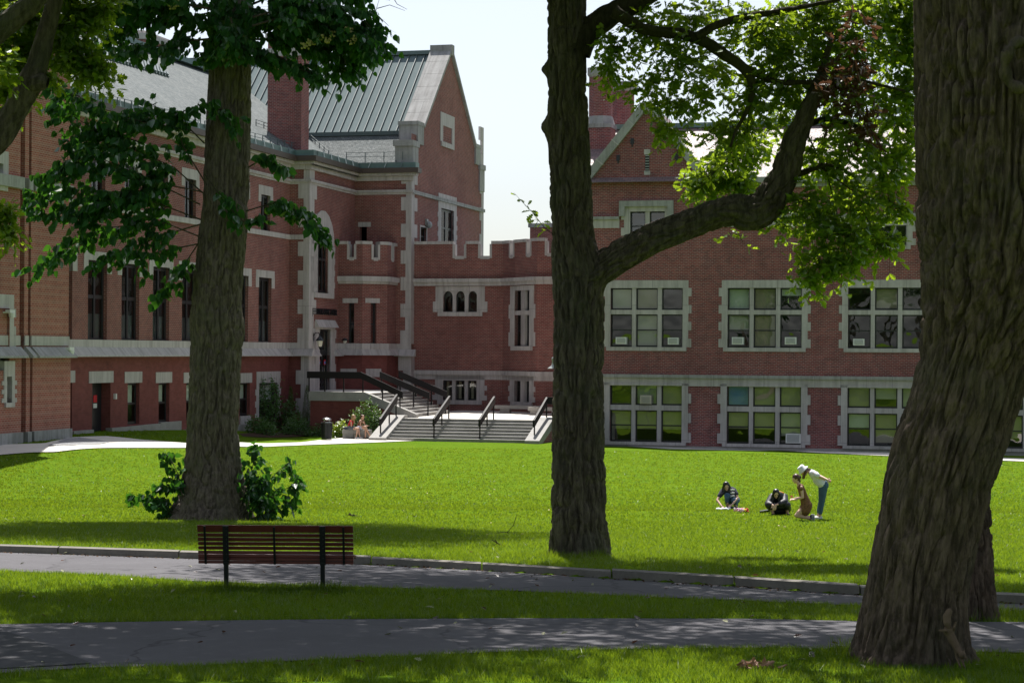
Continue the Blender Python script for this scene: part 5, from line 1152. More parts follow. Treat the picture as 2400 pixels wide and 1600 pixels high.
CL = [  # display centre, radii, sprays, depth offset
    ((1420, 100), (60, 60), 34, -.5), ((1400, 150), (38, 45), 16, -.3), ((1490, 60), (70, 60), 44, -.2), ((1560, 130), (75, 70), 52, -.5), ((1500, 190), (55, 55), 26, -.3), ((1450, 190), (30, 30), 9, 0), ((1560, 235), (50, 55), 26, -.4), ((1520, 270), (35, 30), 10, 0), ((1600, 40), (90, 55), 60, .2), ((1650, 150), (60, 80), 46, .2), ((1620, 215), (40, 40), 16, 0),
    ((1740, 60), (95, 70), 70, -.3), ((1740, 220), (45, 90), 44, -.2), ((1690, 290), (55, 45), 36, .1), ((1640, 310), (40, 30), 16, .2), ((1850, 60), (110, 80), 84, .3), ((1820, 150), (80, 80), 64, 0), ((1960, 80), (110, 90), 90, .4), ((2060, 120), (60, 110), 60, .6), ((1940, 200), (90, 80), 66, .2), ((2050, 250), (60, 90), 52, .5), ((1800, 240), (50, 60), 34, .3),
    ((1630, 400), (62, 55), 74, 2.2), ((1590, 420), (30, 30), 22, 2.2), ((1690, 360), (60, 50), 54, 2.4), ((1700, 430), (40, 35), 30, 2.2), ((1730, 330), (45, 40), 34, 2.4), ((1560, 310), (30, 22), 8, 0), ((1510, 300), (26, 18), 7, 0), ((1740, 470), (30, 20), 8, .3),
    ((1950, 330), (100, 70), 60, 0), ((1880, 370), (55, 60), 30, .3), ((2040, 380), (70, 60), 46, .3), ((1990, 450), (80, 60), 46, .2), ((1860, 470), (65, 60), 42, -.2), ((1930, 530), (75, 60), 48, -.3), ((2020, 560), (50, 45), 26, -.1), ((1880, 600), (55, 45), 34, -.3), ((1940, 600), (60, 35), 24, -.2), ((1800, 510), (35, 35), 14, .1), ((2070, 480), (35, 40), 14, .2), ((1800, 350), (30, 40), 10, .4), ((1690, 540), (14, 8), 3, .2), ((2085, 330), (30, 60), 18, .6), ((1850, 640), (35, 22), 12, -.3), ((2080, 20), (50, 50), 40, .5), ((2095, 90), (35, 60), 34, .5), ((2000, 10), (70, 40), 40, .4), ((1900, 0), (80, 40), 40, .2), ((2095, 200), (25, 60), 22, .5)]
for (cx, cy), (rx_, ry), n, dy in CL: cluster(LO, TO, dp(cx, cy, Y2+dy), (rx_*k2, min(1.3, max(rx_, ry)*k2*.9), ry*k2), int(n*(1.05 if cx < 1700 else 1.55)), of, .42, None, .062, .35, 1.0, .2)
for pts in ([(1727, 200), (1715, 300), (1660, 380), (1610, 420)], [(1850, 300), (1900, 400), (1930, 520), (1900, 620)], [(1880, 380), (1960, 440), (2010, 540)], [(1800, 420), (1850, 480), (1870, 580)], [(1960, 290), (2030, 400), (2050, 500)]): branch(LO, TO, [dp(x, y, Y2+.1) for x, y in pts], of, .45, 16, .016, .065, .35, .2, 1, .3)
# small sprig on the other side of the trunk, and a stray one under the elbow
branch(LO, TO, [dp(x, y, Y2-.2) for x, y in ((1272, 540), (1248, 520), (1225, 490), (1205, 470))], of, .12, 6, .006, .1, -.05, .1, .7, .3)
LO.build('crown', OAK, M['leaf_o'], oak, .2, .2); TO.mb.build('twig', M['limbs'], oak)
for (cx, cy), (rx_, ry), n in (((1950, 110), (22, 60), 18), ((1985, 170), (25, 60), 20), ((1930, 180), (35, 40), 16), ((1990, 280), (22, 60), 22), ((1960, 240), (40, 40), 18), ((1890, 215), (30, 30), 8), ((1960, 40), (30, 40), 10), ((1905, 160), (25, 25), 6)):
    LD = Leaves(); cluster(LD, None, dp(cx, cy, Y2-.7), (rx_*k2, .5, ry*k2), max(4, n//2), .15, .4, None, .06, .7, 1, .1); LD.build('dead_leaf_cluster', OAK, M['leaf_dead'], oak, .5, .5)
# --- big oak (right, near)
Y3 = gnd(2100*D, 1528*D).y+.35; b3 = dp(2092, 1528, Y3)
ok2 = thing('oak_tree', 'massive leaning oak with deeply furrowed bark, a squirrel on its foot', 'tree', (b3.x, Y3, float(g(b3.x, Y3))))
rows = edge_rows([(1545, 1958, 2232), (1520, 1966, 2220), (1480, 1973, 2210), (1400, 1989, 2214), (1300, 2003, 2226), (1200, 2021, 2250), (1100, 2036, 2274), (1040, 2050, 2292), (980, 2076, 2318), (920, 2098, 2334), (860, 2109, 2352), (800, 2113, 2378), (700, 2117, 2440), (600, 2118, 2490), (450, 2114, 2510), (300, 2112, 2515), (100, 2110, 2510), (-100, 2106, 2500), (-400, 2090, 2480), (-800, 2080, 2420)], Y3)
bark_tube('trunk', rows, M['bark_b'], ok2, 520, .018, .058, .050, 51, -.05, .13, stretch=.11, warp=.75)
kh = MB(); c = dp(2350, 150, Y3-.98)
kh.tube([(c.x+.16*math.cos(a0), c.y-.02*math.sin(3*a0), c.z+.21*math.sin(a0)) for a0 in [2*math.pi*i/28 for i in range(29)]], [.05+.012*math.sin(i*1.7) for i in range(29)], 10)
kho = kh.build('branch_collar', M['bark_b'], ok2, True); 
# --- slimmer oak behind it
Y4 = gnd(2250*D, 1425*D).y+.2; b4 = dp(2246, 1425, Y4)
ok3 = thing('oak_tree', 'slimmer straight oak trunk half hidden behind the massive leaning oak', 'tree', (b4.x, Y4, float(g(b4.x, Y4))))
rows = edge_rows([(1440, 2182, 2296), (1425, 2190, 2287), (1400, 2196, 2280), (1300, 2199, 2276), (1200, 2202, 2275), (1100, 2205, 2273), (900, 2212, 2268), (600, 2220, 2265), (200, 2225, 2262), (-300, 2230, 2258)], Y4)
bark_tube('trunk', rows, M['bark_b'], ok3, 160, .025, .05, .03, 61, 0, .06, stretch=.2)
# --- oak at the left edge: limbs and sunlit foliage, trunk outside the frame
Y0 = 27.0; b0 = on_Y(-420, 800, Y0)
ok0 = thing('oak_tree', 'oak whose two dark limbs and bright leaves hang in from the upper left corner', 'tree', (b0.x, Y0, float(g(b0.x, Y0))))
zb_ = float(g(b0.x, Y0)); bark_tube('trunk', [(Vector((b0.x-.5, Y0, zb_-.2)), .62), (Vector((b0.x-.45, Y0, zb_+.6)), .45), (Vector((b0.x-.3, Y0, zb_+3)), .40), (Vector((b0.x-.1, Y0, zb_+5.5)), .36), (Vector((b0.x, Y0, zb_+9)), .28), (Vector((b0.x+.2, Y0, 16)), .12)], M['bark_o'], ok0, 90, .06, .07, .022, 71)
limbs(ok0, M['bark_o'], [pth([(-420, 520, 45), (-250, 450, 36), (-90, 390, 31), (0, 318, 29), (40, 245, 28), (70, 190, 29), (90, 140, 24), (105, 80, 21), (122, 20, 19), (140, -60, 15), (170, -200, 9)], Y0, .2),
    pth([(-420, 380, 40), (-200, 220, 34), (-60, 110, 30), (0, 68, 27), (60, 20, 25), (120, -40, 20), (220, -160, 12)], Y0-.5, .2), pth([(70, 195, 18), (95, 188, 22), (106, 190, 19), (110, 191, 12)], Y0-.1, .1)], seed=75, seg=64, step=.03)
L0_, T0 = Leaves(), Twigs(); k0 = D*Y0/F
for (cx, cy), (rx_, ry), n, dy in (((60, 40), (80, 60), 46, .8), ((150, 60), (70, 60), 46, .5), ((210, 40), (55, 45), 30, .6), ((170, 130), (60, 45), 34, .4), ((215, 150), (42, 32), 22, .3), ((100, 110), (60, 55), 34, .9), ((30, 130), (50, 60), 34, .8), ((15, 210), (35, 45), 22, .7), ((90, 185), (45, 28), 14, .8), ((150, -20), (110, 50), 50, .6), ((250, 10), (40, 30), 12, .4), ((230, 170), (25, 18), 6, .2), ((0, 30), (50, 50), 26, .8), ((18, 495), (16, 22), 7, -.3), ((28, 530), (12, 20), 5, -.3), ((-10, 510), (25, 30), 10, -.3), ((5, 150), (30, 60), 14, -.9)):
    cluster(L0_, T0, dp(cx, cy, Y0+dy), (rx_*k0, max(rx_, ry)*k0*.8, ry*k0), int(n*1.9), .14, .34, None, .055, .35, 1.0, .25)
branch(L0_, T0, [dp(x, y, Y0-.3) for x, y in ((-60, 470), (-10, 485), (30, 520), (32, 550))], .13, .2, 8, .008, .06, .3, .1, 1, .3)
L0_.build('crown', OAK, M['leaf_o'], ok0, .2, .2); T0.mb.build('twig', M['limbs'], ok0)

# --- upper crowns above the frame, which shade the paths and the near lawn
def up(x, y, z): return (x, y, z)
def crown_above(tree, lumps, leaf, mat, limbs_=True, seed=1, skip=None):
    L = Leaves(); ok_ = []
    for c, r, n in lumps:
        if skip and skip(c): continue
        lim = EZ+.1785*(c[1]+r[1])+r[2]*.9+1.3
        c = (c[0], c[1], max(c[2], lim)); yg = c[1]-.577*(c[2]-1.7)
        if (yg < 18.8 and rc.random() < .45) or (((19 < yg < 22.2 and c[0] > .5) or (24.5 < yg < 28 and c[0] > .5)) and rc.random() < .72): continue
        ok_.append((c, r, n))
    big_crown(L, ok_, leaf, 26); o = L.build('crown', RHO, mat, tree, .15, .1)
    if limbs_:
        T = Twigs(); root = Vector(tree.location); 
        for c, r, n in ok_:
            p0 = Vector((root.x+.1, root.y, max(9.5, EZ+.182*root.y+1.0))); p1 = Vector(c); m_ = p0.lerp(p1, .5)+Vector((0, 0, .8)); T.add([p0, m_, p1], .12, .03, 6)
        T.mb.build('limb', M['limbs'], tree)
    return o
rc = random.Random(9)
def lumps_around(cx, cy, z0, R_, n, r=2.4, per=1500, zs=3.5):
    out = []
    for i in range(n):
        a = rc.uniform(0, 6.283); q = R_*math.sqrt(rc.random()); out.append(((cx+q*math.cos(a), cy+q*math.sin(a), z0+rc.uniform(0, zs)), (r*rc.uniform(.75, 1.2), r*rc.uniform(.75, 1.2), r*.55), per))
    return out
crown_above(lin, lumps_around(base1.x-.5, Y1-.5, 17.5, 6.5, 24, 2.8, 2200), .2, M['leaf_up'])
crown_above(oak, lumps_around(b2.x-.8, Y2-.5, 12.5, 7.5, 30, 2.3, 2300), .17, M['leaf_up'], skip=lambda c: c[0] > 1.8 and c[1] > Y2+1.2)
crown_above(ok2, lumps_around(b3.x-1, Y3+4.5, 10, 7.5, 26, 1.9, 2100), .18, M['leaf_up'])
crown_above(ok3, lumps_around(b4.x+1.5, Y4+4, 11, 5, 9, 1.8, 1900), .18, M['leaf_up'])
crown_above(ok0, lumps_around(b0.x+4, Y0+.5, 11, 7.5, 27, 2.1, 2300), .17, M['leaf_up'], skip=lambda c: c[1] > Y0-1.5 and c[0] < -1)

# --- unseen oaks added to deepen the path shade and give the windows reflections
def added_tree(x, y, label, seed, hgt=7.5):
    z = float(g(x, y)); t = thing('oak_tree', label, 'tree', (x, y, z), 'trees added out of view')
    bark_tube('trunk', [(Vector((x, y, z-.2)), .62), (Vector((x, y, z+.6)), .5), (Vector((x+.2, y, z+5)), .42), (Vector((x, y+.1, z+9)), .3), (Vector((x, y, z+15)), .1)], M['bark_o'], t, 48, .15, .1, .04, seed)
    L = Leaves(); big_crown(L, lumps_around(x, y, z+hgt, 6.5, 22, 2.7, 2200, zs=6), .19, 26); L.build('crown', RHO, M['leaf_up'], t, .15, .1)
for i, (x, y) in enumerate(((-15, 8), (15, 7), (-6, -8), (7, -9), (-17, -14), (19, -15), (-17, 24), (18, 22))): added_tree(x, y, 'spreading oak added out of view to deepen the shade and fill the window reflections', 100+i)

for i, (x, y) in enumerate(((-9.5, 17), (9.5, 14), (-1.5, 6))): pass
# ---------------------------------------------------------------- entrance steps, terrace, railings
P_ = lambda x, y, b: on_b(x, y, b)
st_ = thing('stone_stairs', 'granite entrance stairs with brick cheek walls climbing from the walk to the hall door', 'stairs', (on_b(1080, 1000, 98)[0], 98, 0), frame=True)
zT = 1.05; bT = None
# front edge of the lower landing (building frame)
def zhit(x, y, z):
    dx, dz = ray(x, y); Y = (z-EZ)/dz; return ab((dx*Y, Y, z))
pL, pR = zhit(950, 980, zT), zhit(1264, 983, zT); bT = (pL[1]+pR[1])/2; aTL, aTR = on_b(952, 980, bT)[0], on_b(1266, 983, bT)[0]
qL = zhit(921, 1025, .08); nst = 7; tread = .42; aBL = on_b(921, 1025, bT-nst*tread)[0]
tS = MB()
for i in range(nst):      # lower flight, each step a slab with a slight nosing
    z1 = zT*(i+1)/nst; b0 = bT-(nst-1-i)*tread-tread; off = (aBL-aTL)*(nst-1-i)/nst*.0
    tS.box(aTL-.9, aTR+.25, b0+(0 if i < nst-1 else 0), bT+.02*i, z1-zT/nst-.02*0, z1-.05); tS.box(aTL-.9, aTR+.25, b0-.03, b0+tread+.0, z1-.05, z1)
tS.build('step', M['granite'], st_)
z2 = 2.28; b0u = bT+1.2; aU1, aU0 = on_b(851, 925, b0u)[0], on_b(958, 973, b0u)[0]; ns2 = 8; td2 = (aU0-aU1)/ns2; b1u = b0u+7.6; print('STAIR', bT, b0u, aTL, aTR, aU0, aU1)
TE = MB(); TE.box(aTL-1.2, aTR+2.6, bT-.02, b_G+.0, -.5, zT-.02); TE.build('terrace', M['concrete'], st_)
UP = MB()
for i in range(ns2):
    z1 = zT+(z2-zT)*(ns2-i)/ns2; a1 = aU1+(i+0)*td2
    UP.box(aU1-.3, a1+td2-.0, b0u+.25, b1u, z1-(z2-zT)/ns2-.001, z1-.05); UP.box(a1-.0, a1+td2+.03, b0u+.25, b1u+.002, z1-.05, z1)
UP.build('step', M['granite'], st_, label='upper steps turning up towards the door')
PF = MB(); aP0 = on_b(728, 922, b0u)[0]
PF.box(aP0, aU1, b0u, b_F1, -.5, z2-.01); PF.box(a_L2+.1, aU1, b_F1, b1u+2.0, -.5, z2-.012); PF.build('landing', M['concrete'], st_)
BWk = MB(); BWk.pbox(WF(b0u-.02), aP0, aU1+.15, -.2, .02, -.5, z2-.42)
BWk.prism([(aU1+.15, b0u-.04, -.5), (aU0+.4, b0u-.04, -.5), (aU0+.4, b0u-.04, zT-.25), (aU1+.15, b0u-.04, z2-.42)], (0, .28, 0)); BWk.build('wall', M['brick_base'], st_, label='low brick retaining wall under the landing')
CK = MB(); CK.box(aP0-.06, aU1+.12, b0u-.14, b0u+.32, z2-.42, z2+.06)
CK.prism([(aU1+.12, b0u-.14, z2+.06), (aU0+.45, b0u-.14, zT+.16), (aU0+.45, b0u-.14, zT-.28), (aU1+.12, b0u-.14, z2-.42)], (0, .46, 0)); CK.build('coping', M['granite'], st_)
# cheek walls of the lower flight
for sgn, aT, lab in ((-1, aTL, 0), (1, aTR, 1)):
    ck = MB(); w0, w1 = (aT-.95, aT-.05) if sgn < 0 else (aT-.0, aT+.75); bF = bT-nst*tread
    bk2 = MB(); bk2.prism([(w0+.06, bF+.1, -.5), (w0+.06, bT+.4, -.5), (w0+.06, bT+.4, zT-.1), (w0+.06, bF+.1, .12)], (w1-w0-.12, 0, 0))
    ck.prism([(w0, bF-.35, -.3), (w0, bF-.35, .14), (w0, bT-.1, zT+.14), (w0, bT+.4, zT+.14), (w0, bT+.4, zT-.16), (w0, bF+.1, -.1)], (w1-w0, 0, 0))
    c_ = bk2.build('cheek_wall', M['brick'], st_); ck.build('coping', M['granite'], c_)
bk2 = MB(); bk2.pbox(WF(bT+.3), aTR+.6, aTR+2.6, -.2, 0, -.5, zT-.25); bk2.pbox(WF(bT+.3), aTR+.6, aTR+2.6, -.3, .08, zT-.25, zT+.1, 1); bk2.build('wall', [M['brick'], M['granite']], st_, label='brick terrace front beside the middle trunk')
# railings: broad flat top rails on thin posts
def railing(label, pts, floor, posts, h=.36, w=.10):
    t = thing('railing', label, 'railing', (pts[0][0], pts[0][1], floor(pts[0])), 'dark stair railings', True); mb = MB()
    for p, q in zip(pts[:-1], pts[1:]):
        p, q = Vector(p), Vector(q); d = Vector((0, 0, h/2)); n = (q-p).cross(Vector((0, 0, 1))).normalized()*w/2
        mb.hexa([p-n-d, p+n-d, q+n-d, q-n-d, p-n+d, p+n+d, q+n+d, q-n+d])
    mb.build('top_rail', M['rail'], t)
    P = [Vector(p) for p in pts]; s = [0]
    for p, q in zip(P[:-1], P[1:]): s.append(s[-1]+(q-p).length)
    for k in posts:
        q = k*s[-1]; i = max(j for j in range(len(P)-1) if s[j] <= q+1e-6); x = P[i].lerp(P[i+1], (q-s[i])/(s[i+1]-s[i]))
        pm = MB(); pm.bar((x.x, x.y, floor(x)-.05), (x.x, x.y, x.z-h*.35), .06, .06, (1, 0, 0)); pm.build('post', M['rail'], t)
def fl_up(x):
    if x[0] < aU1: return z2
    return max(zT, z2-(z2-zT)*min(1, (x[0]-aU1)/(aU0-aU1)))
def fl_lo(x): return max(0, zT-zT*min(1, max(0, (bT-x[1])/(nst*tread))))
RH = .95; a_end = aU0+.1
rl0 = (on_b(720, 885, b0u+.05)[0], b0u+.05, z2+RH); rl1 = (aU1-.15, b0u+.05, z2+RH); rl2 = (aU0-.35, b0u+.05, zT+RH+.2)
railing('dark railing along the landing and down beside the door stairs, above the flowering bush', [rl0, rl1, rl2], fl_up, (.02, .18, .37, .565, .78, .97))
for k, bb_, lab in ((0, b0u+3.3, 'dark railing in the middle of the upper door stairs'), (1, b0u+6.7, 'dark railing on the upper door stairs, nearest the facade')):
    railing(lab, [(aU1-.15, bb_, z2+RH), (aU0+.15, bb_, zT+RH+.1)], fl_up, (.03, .35, .68, .97))
aLL = aTL-.55
railing('dark railing down the lower stairs on the cheek wall next to the flowering bush', [(aLL, bT+.1, zT+RH+.1), (aLL, bT-nst*tread*.92, RH-.05)], lambda x: fl_lo(x)+.1, (.04, .45, .96))
for x, lab in ((1036, 'dark free-standing railing on the lower stairs, the one nearer the women on the bench'), (1141, 'dark free-standing railing on the lower stairs, the one nearer the oak trunk')):
    a_ = on_b(x+14, 990, bT)[0]; railing(lab, [(a_, bT+.25, zT+RH+.05), (a_, bT-nst*tread*.9, RH)], fl_lo, (.04, .48, .96))
aRR = aTR+.3
railing('dark railing on the cheek wall at the lower stairs beside the middle trunk', [(aRR+1.6, bT+.35, zT+RH), (aRR, bT+.2, zT+RH+.05), (aRR-.0, bT-nst*tread*.9, RH)], lambda x: fl_lo(x)+.12, (.03, .36, .96))
# stone benches
def stone_bench(label, a, b, z, ln, frame=True, dp_=.55, h=.45):
    t = thing('stone_bench', label, 'bench', (a, b, z), 'granite slab benches', True); mb = MB(); mb.box(a-ln/2, a+ln/2, b-dp_/2, b+dp_/2, z+h-.2, z+h); mb.build('seat', M['granite'], t)
    for s_ in (-1, 1): m2 = MB(); m2.box(a+s_*ln*.3-.28, a+s_*ln*.3+.28, b-dp_/2+.06, b+dp_/2-.06, z-.05, z+h-.2); m2.build('leg', M['granite'], t)
a_, b_, _ = ab(on_Y(1209, 955, 111)); stone_bench('grey granite bench against the facade on the terrace', a_+.1, pK[1]-1.1, zT-.02, 2.9)
qb = zhit(1281, 972, zT); stone_bench('pale granite bench on the terrace beside the middle trunk', qb[0], qb[1], zT-.02, 2.0)
wb = gnd(836, 1029); wa, wbb, wz = ab(wb); stone_bench('granite bench by the walk with two young women sitting on it', wa-.1, wbb+.35, float(g(wb.x, wb.y))+.03, 1.45, dp_=.5)
BENCH = (wa-.1, wbb+.35, float(g(wb.x, wb.y))+.03)
# litter bin
lb = gnd(765.5, 1031); lz = float(g(lb.x, lb.y))+.03
t = thing('litter_bin', 'black slatted litter bin with a shiny domed lid beside the walk', 'litter bin', (lb.x, lb.y, lz)); mb = MB(); mb.lathe((lb.x, lb.y, lz), [(.22, .05), (.25, .75)], 20); mb.build('liner', M['dark'], t)
mb = MB()
for i in range(26):
    a = 2*math.pi*i/26; mb.bar((lb.x+.25*math.cos(a), lb.y+.25*math.sin(a), lz+.02), (lb.x+.29*math.cos(a), lb.y+.29*math.sin(a), lz+.84), .038, .012, (math.cos(a), math.sin(a), 0))
mb.tube([(lb.x+.275*math.cos(2*math.pi*i/24), lb.y+.275*math.sin(2*math.pi*i/24), lz+.12) for i in range(25)], .016, 6); mb.tube([(lb.x+.30*math.cos(2*math.pi*i/24), lb.y+.30*math.sin(2*math.pi*i/24), lz+.84) for i in range(25)], .022, 6); mb.build('slat', M['ironblk'], t)
mb = MB(); mb.lathe((lb.x, lb.y, lz), [(.27, .86), (.24, .90), (.2, .905)], 20)
for i in range(4): a = math.pi/4+math.pi/2*i; mb.bar((lb.x+.18*math.cos(a), lb.y+.18*math.sin(a), lz+.88), (lb.x+.18*math.cos(a), lb.y+.18*math.sin(a), lz+1.02), .02, .02, (1, 0, 0))
mb.lathe((lb.x, lb.y, lz+1.0), [(.26, 0), (.22, .06), (.12, .1), (.02, .12)], 20); mb.build('lid', M['steel'], t, True)
# street lamp mostly behind the middle trunk
lp = gnd(1318, 1036); px_ = on_Y(1318, 900, 92); t = thing('street_lamp', 'gooseneck street lamp mostly hidden behind the middle trunk', 'street lamp', (px_.x, 92, 0)); mb = MB()
hz = on_Y(1300, 833, 92); hx = on_Y(1299, 833, 92).x
mb.tube([(px_.x, 92, -.1), (px_.x, 92, .5), (px_.x, 92, hz.z-.3)], [.09, .06, .05], 8); mb.tube([(px_.x, 92, hz.z-.3), (px_.x-.05, 92, hz.z+.25), ((px_.x+hx)/2, 92, hz.z+.4), (hx, 92, hz.z+.25), (hx, 92, hz.z-.15)], .035, 8); mb.build('post', M['ironblk'], t)
mb = MB(); mb.lathe((hx, 92, hz.z-.62), [(.33, 0), (.30, .03), (.13, .16), (.10, .38), (.13, .42), (.13, .5), (.05, .56)], 14); mb.build('lamp_shade', M['grey'], t, True)
# thin post by the right edge
pp = gnd(2338, 1086); t = thing('metal_post', 'thin grey metal post beside the classroom building beyond the massive oak', 'post', (pp.x, pp.y, pp.z)); mb = MB(); mb.tube([(pp.x, pp.y, pp.z-.1), (pp.x, pp.y, pp.z+3.2)], .075, 10); mb.build('pole', M['grey'], t); mb = MB(); mb.lathe((pp.x, pp.y, pp.z), [(.2, 0), (.2, .06), (.1, .1)], 10); mb.build('foot', M['grey'], t)
# ---------------------------------------------------------------- park bench, seen from behind
Bc = gnd(644, 1382); Yb = Bc.y+.02; t = thing('park_bench', 'park bench with maroon slats and black iron supports, seen from behind on the grass strip', 'bench', (Bc.x, Yb, Bc.z))
XL, XR = on_Y(464, 1300, Yb).x, on_Y(828, 1300, Yb).x; zt_ = on_Y(646, 1230, Yb).z; zg = Bc.z; zs_ = on_Y(646, 1310, Yb).z
sc_ = (zt_-zg)
def slat(y0, y1, dy0=0, dy1=0, nm='slat', rise=.0, th=.035, par='back_slat'):
    za, zb2 = on_Y(646, y0, Yb).z, on_Y(646, y1, Yb).z; mb = MB(); sl = .0
    c0 = Vector(((XL+XR)/2, Yb+dy0, za)); h = abs(za-zb2); tilt = on_Y(828, 1300, Yb).z-on_Y(464, 1300, Yb).z
    n = 2; mb.hexa([(XL, Yb+dy1, zb2), (XR, Yb+dy1, zb2), (XR, Yb+dy1+th, zb2), (XL, Yb+dy1+th, zb2), (XL, Yb+dy0, za), (XR, Yb+dy0, za), (XR, Yb+dy0+th, za), (XL, Yb+dy0+th, za)])
    o = mb.build(par, M['wood'], t); bv = o.modifiers.new('soft', 'BEVEL'); bv.width = .006; bv.segments = 2
for y0, y1, d0, d1 in ((1229, 1246, -.10, -.06), (1249.5, 1257, -.055, -.04), (1259.5, 1267.5, -.035, -.02), (1270, 1278, -.015, 0), (1280.5, 1288.5, .005, .02)): slat(y0, y1, d0, d1)
seat_z = on_Y(646, 1293, Yb).z
for i in range(6):
    mb = MB(); y_ = Yb+.03+i*.085; z_ = seat_z-.03-.012*i+(.0 if i else -.04); mb.box(XL, XR, y_, y_+.07, z_-.035, z_); o = mb.build('seat_slat', M['wood'], t); bv = o.modifiers.new('soft', 'BEVEL'); bv.width = .006; bv.segments = 2
for y0, y1, d0 in ((1291, 1298, .0), (1299.2, 1306, .005), (1307.2, 1314, .015), (1315, 1321.5, .03)): slat(y0, y1, d0, d0, par='seat_slat')
for x, wd_ in ((531, .075), (757, .075)):
    X = on_Y(x, 1300, Yb).x; mb = MB(); mb.bar((X, Yb-.125, zt_-.0), (X, Yb-.03, on_Y(646, 1322, Yb).z), wd_, .02, (0, -1, 0)); mb.bar((X, Yb-.03, on_Y(646, 1316, Yb).z), (X, Yb+.02, float(g(X, Yb))-.1), .055, .06, (0, -1, 0))
    mb.bar((X, Yb-.02, seat_z-.085), (X, Yb+.56, seat_z-.115), wd_, .02, (0, 0, 1))
    lg = mb.build('leg', M['ironblk'], t); bm_ = MB()
    for y in (1234, 1243, 1253, 1263, 1274, 1284, 1298, 1308): p = on_Y(x, y, Yb-.14); bm_.blob((p.x, p.y+.0, p.z), .009, 6)
    bm_.build('bolt', M['ironblk'], lg)
for x in (482, 644, 806):
    X = on_Y(x, 1300, Yb).x; mb = MB(); mb.bar((X, Yb-.118, zt_-.01), (X, Yb-.02, on_Y(646, 1300, Yb).z), .028, .014, (0, -1, 0)); mb.bar((X, Yb-.02, on_Y(646, 1300, Yb).z), (X, Yb+.02, on_Y(646, 1322, Yb).z), .028, .014, (0, -1, 0)); mb.bar((X, Yb+.02, seat_z-.10), (X, Yb+.54, seat_z-.12), .028, .014); mb.build('strap', M['ironblk'], t)
# ---------------------------------------------------------------- planting by the steps
def shrub(name, label, cat, px, py, wpx, hpx, leaf, shape, mat, n, dz=.6, mode='round', tl=.22, group=None, dY=0, sp=.05):
    p = gnd(px, py); Yp = p.y+dY
    if px > 725: Yp = min(Yp, (b0u-.45-.32*wpx*Yp/F)/CS+.27*.26*0-(on_Y(px, py, Yp).x*SN)/CS)
    p = on_Y(px, py, Yp); zb_ = float(g(p.x, Yp)); W = wpx*Yp/F; H = hpx*Yp/F; t = thing(name, label, cat, (p.x, Yp, zb_), group); L, T = Leaves(), Twigs()
    for i in range(n):
        if mode == 'cone':
            h = rl.rand()**1.25; r = W/2*(1-h)**.75*(.75+.3*rl.rand()); a = rl.rand()*6.283; q = np.array([p.x+r*math.cos(a), Yp+r*math.sin(a), zb_+h*H]); d = np.array([math.cos(a)*.35, math.sin(a)*.35, 1.])*tl*(1-.4*h); spray(L, None, q, q+d, leaf, sp, 0, .2, .004, 1, -.4)
        elif mode == 'upright':
            a = rl.rand()*6.283; r = W/2*rl.rand()**.5; hh = H*(.45+.6*rl.rand()); q0 = np.array([p.x+r*.3*math.cos(a), Yp+r*.3*math.sin(a), zb_]); q1 = np.array([p.x+r*math.cos(a), Yp+r*math.sin(a), zb_+hh])
            for k in range(int(hh/.16)): f = (k+.5)/(hh/.16); c = q0+(q1-q0)*f; o = unit(rl.randn(3)+np.array([0, 0, .3])); spray(L, None, c, c+o*tl, leaf, sp, .3, .4, .004, 1)
            T.add([tuple(q0), tuple(q1)], .014, .004, 4)
        else:
            d = unit(rl.randn(3)); d[2] = abs(d[2]); k = .55+.5*rl.rand(); q = np.array([p.x, Yp, zb_])+d*k*np.array([W/2, W/2*.8, H*.92])*(.85+.25*vnoise(d[0]*2+px, d[1]*2, d[2]*2, 3)); spray(L, None, q-d*tl*.4, q+(d+rl.randn(3)*.45+np.array([0, 0, .25]))*tl*.7, leaf, sp, .15, .3, .004, 1)
    if T.mb.v: T.mb.build('stem', M['limbs'], t)
    else:
        sm = MB()
        for k in range(4): a = k*1.57+.4; sm.tube([(p.x, Yp, zb_-.05), (p.x+W*.12*math.cos(a), Yp+W*.1*math.sin(a), zb_+H*.45)], [.025, .01], 5)
        sm.build('stem', M['limbs'], t)
    L.build('foliage', shape, mat, t, .2, .15); return t
SH = 'shrubs planted along the hall'
shrub('tall_shrub', 'tall loose shrub reaching up in front of the ground-floor window', 'shrub', 628, 1012, 62, 128, .13, OVA, M['leaf_shrub'], 34, mode='upright', group=SH, dY=.5)
shrub('tall_shrub', 'tall loose dark shrub under the quoined corner, between the two small conifers', 'shrub', 668, 1012, 76, 92, .13, OVA, M['leaf_shrub'], 34, mode='upright', group=SH, dY=.2)
shrub('shrub', 'low rounded shrub with pinkish tips, nearest the linden trunk', 'shrub', 622, 1018, 52, 38, .09, OVA, M['leaf_shrub'], 300, group=SH, dY=-.6)
shrub('shrub', 'wide rounded shrub in the middle of the planting bed', 'shrub', 698, 1019, 74, 48, .09, OVA, M['leaf_shrub'], 420, group=SH, dY=-.4)
shrub('shrub', 'dark shrub low against the plinth at the end of the bed, beside the linden trunk', 'shrub', 596, 1015, 34, 42, .10, OVA, M['leaf_shrub'], 180, group=SH)
shrub('shrub', 'low dark spreading shrub behind the litter bin', 'shrub', 745, 1014, 56, 26, .09, OVA, M['leaf_shrub'], 200, group=SH, dY=.3)
shrub('shrub', 'feathery dark juniper against the brick retaining wall', 'shrub', 780, 1004, 56, 28, .08, NEE, M['leaf_shrub'], 200, group=SH, dY=1.0)
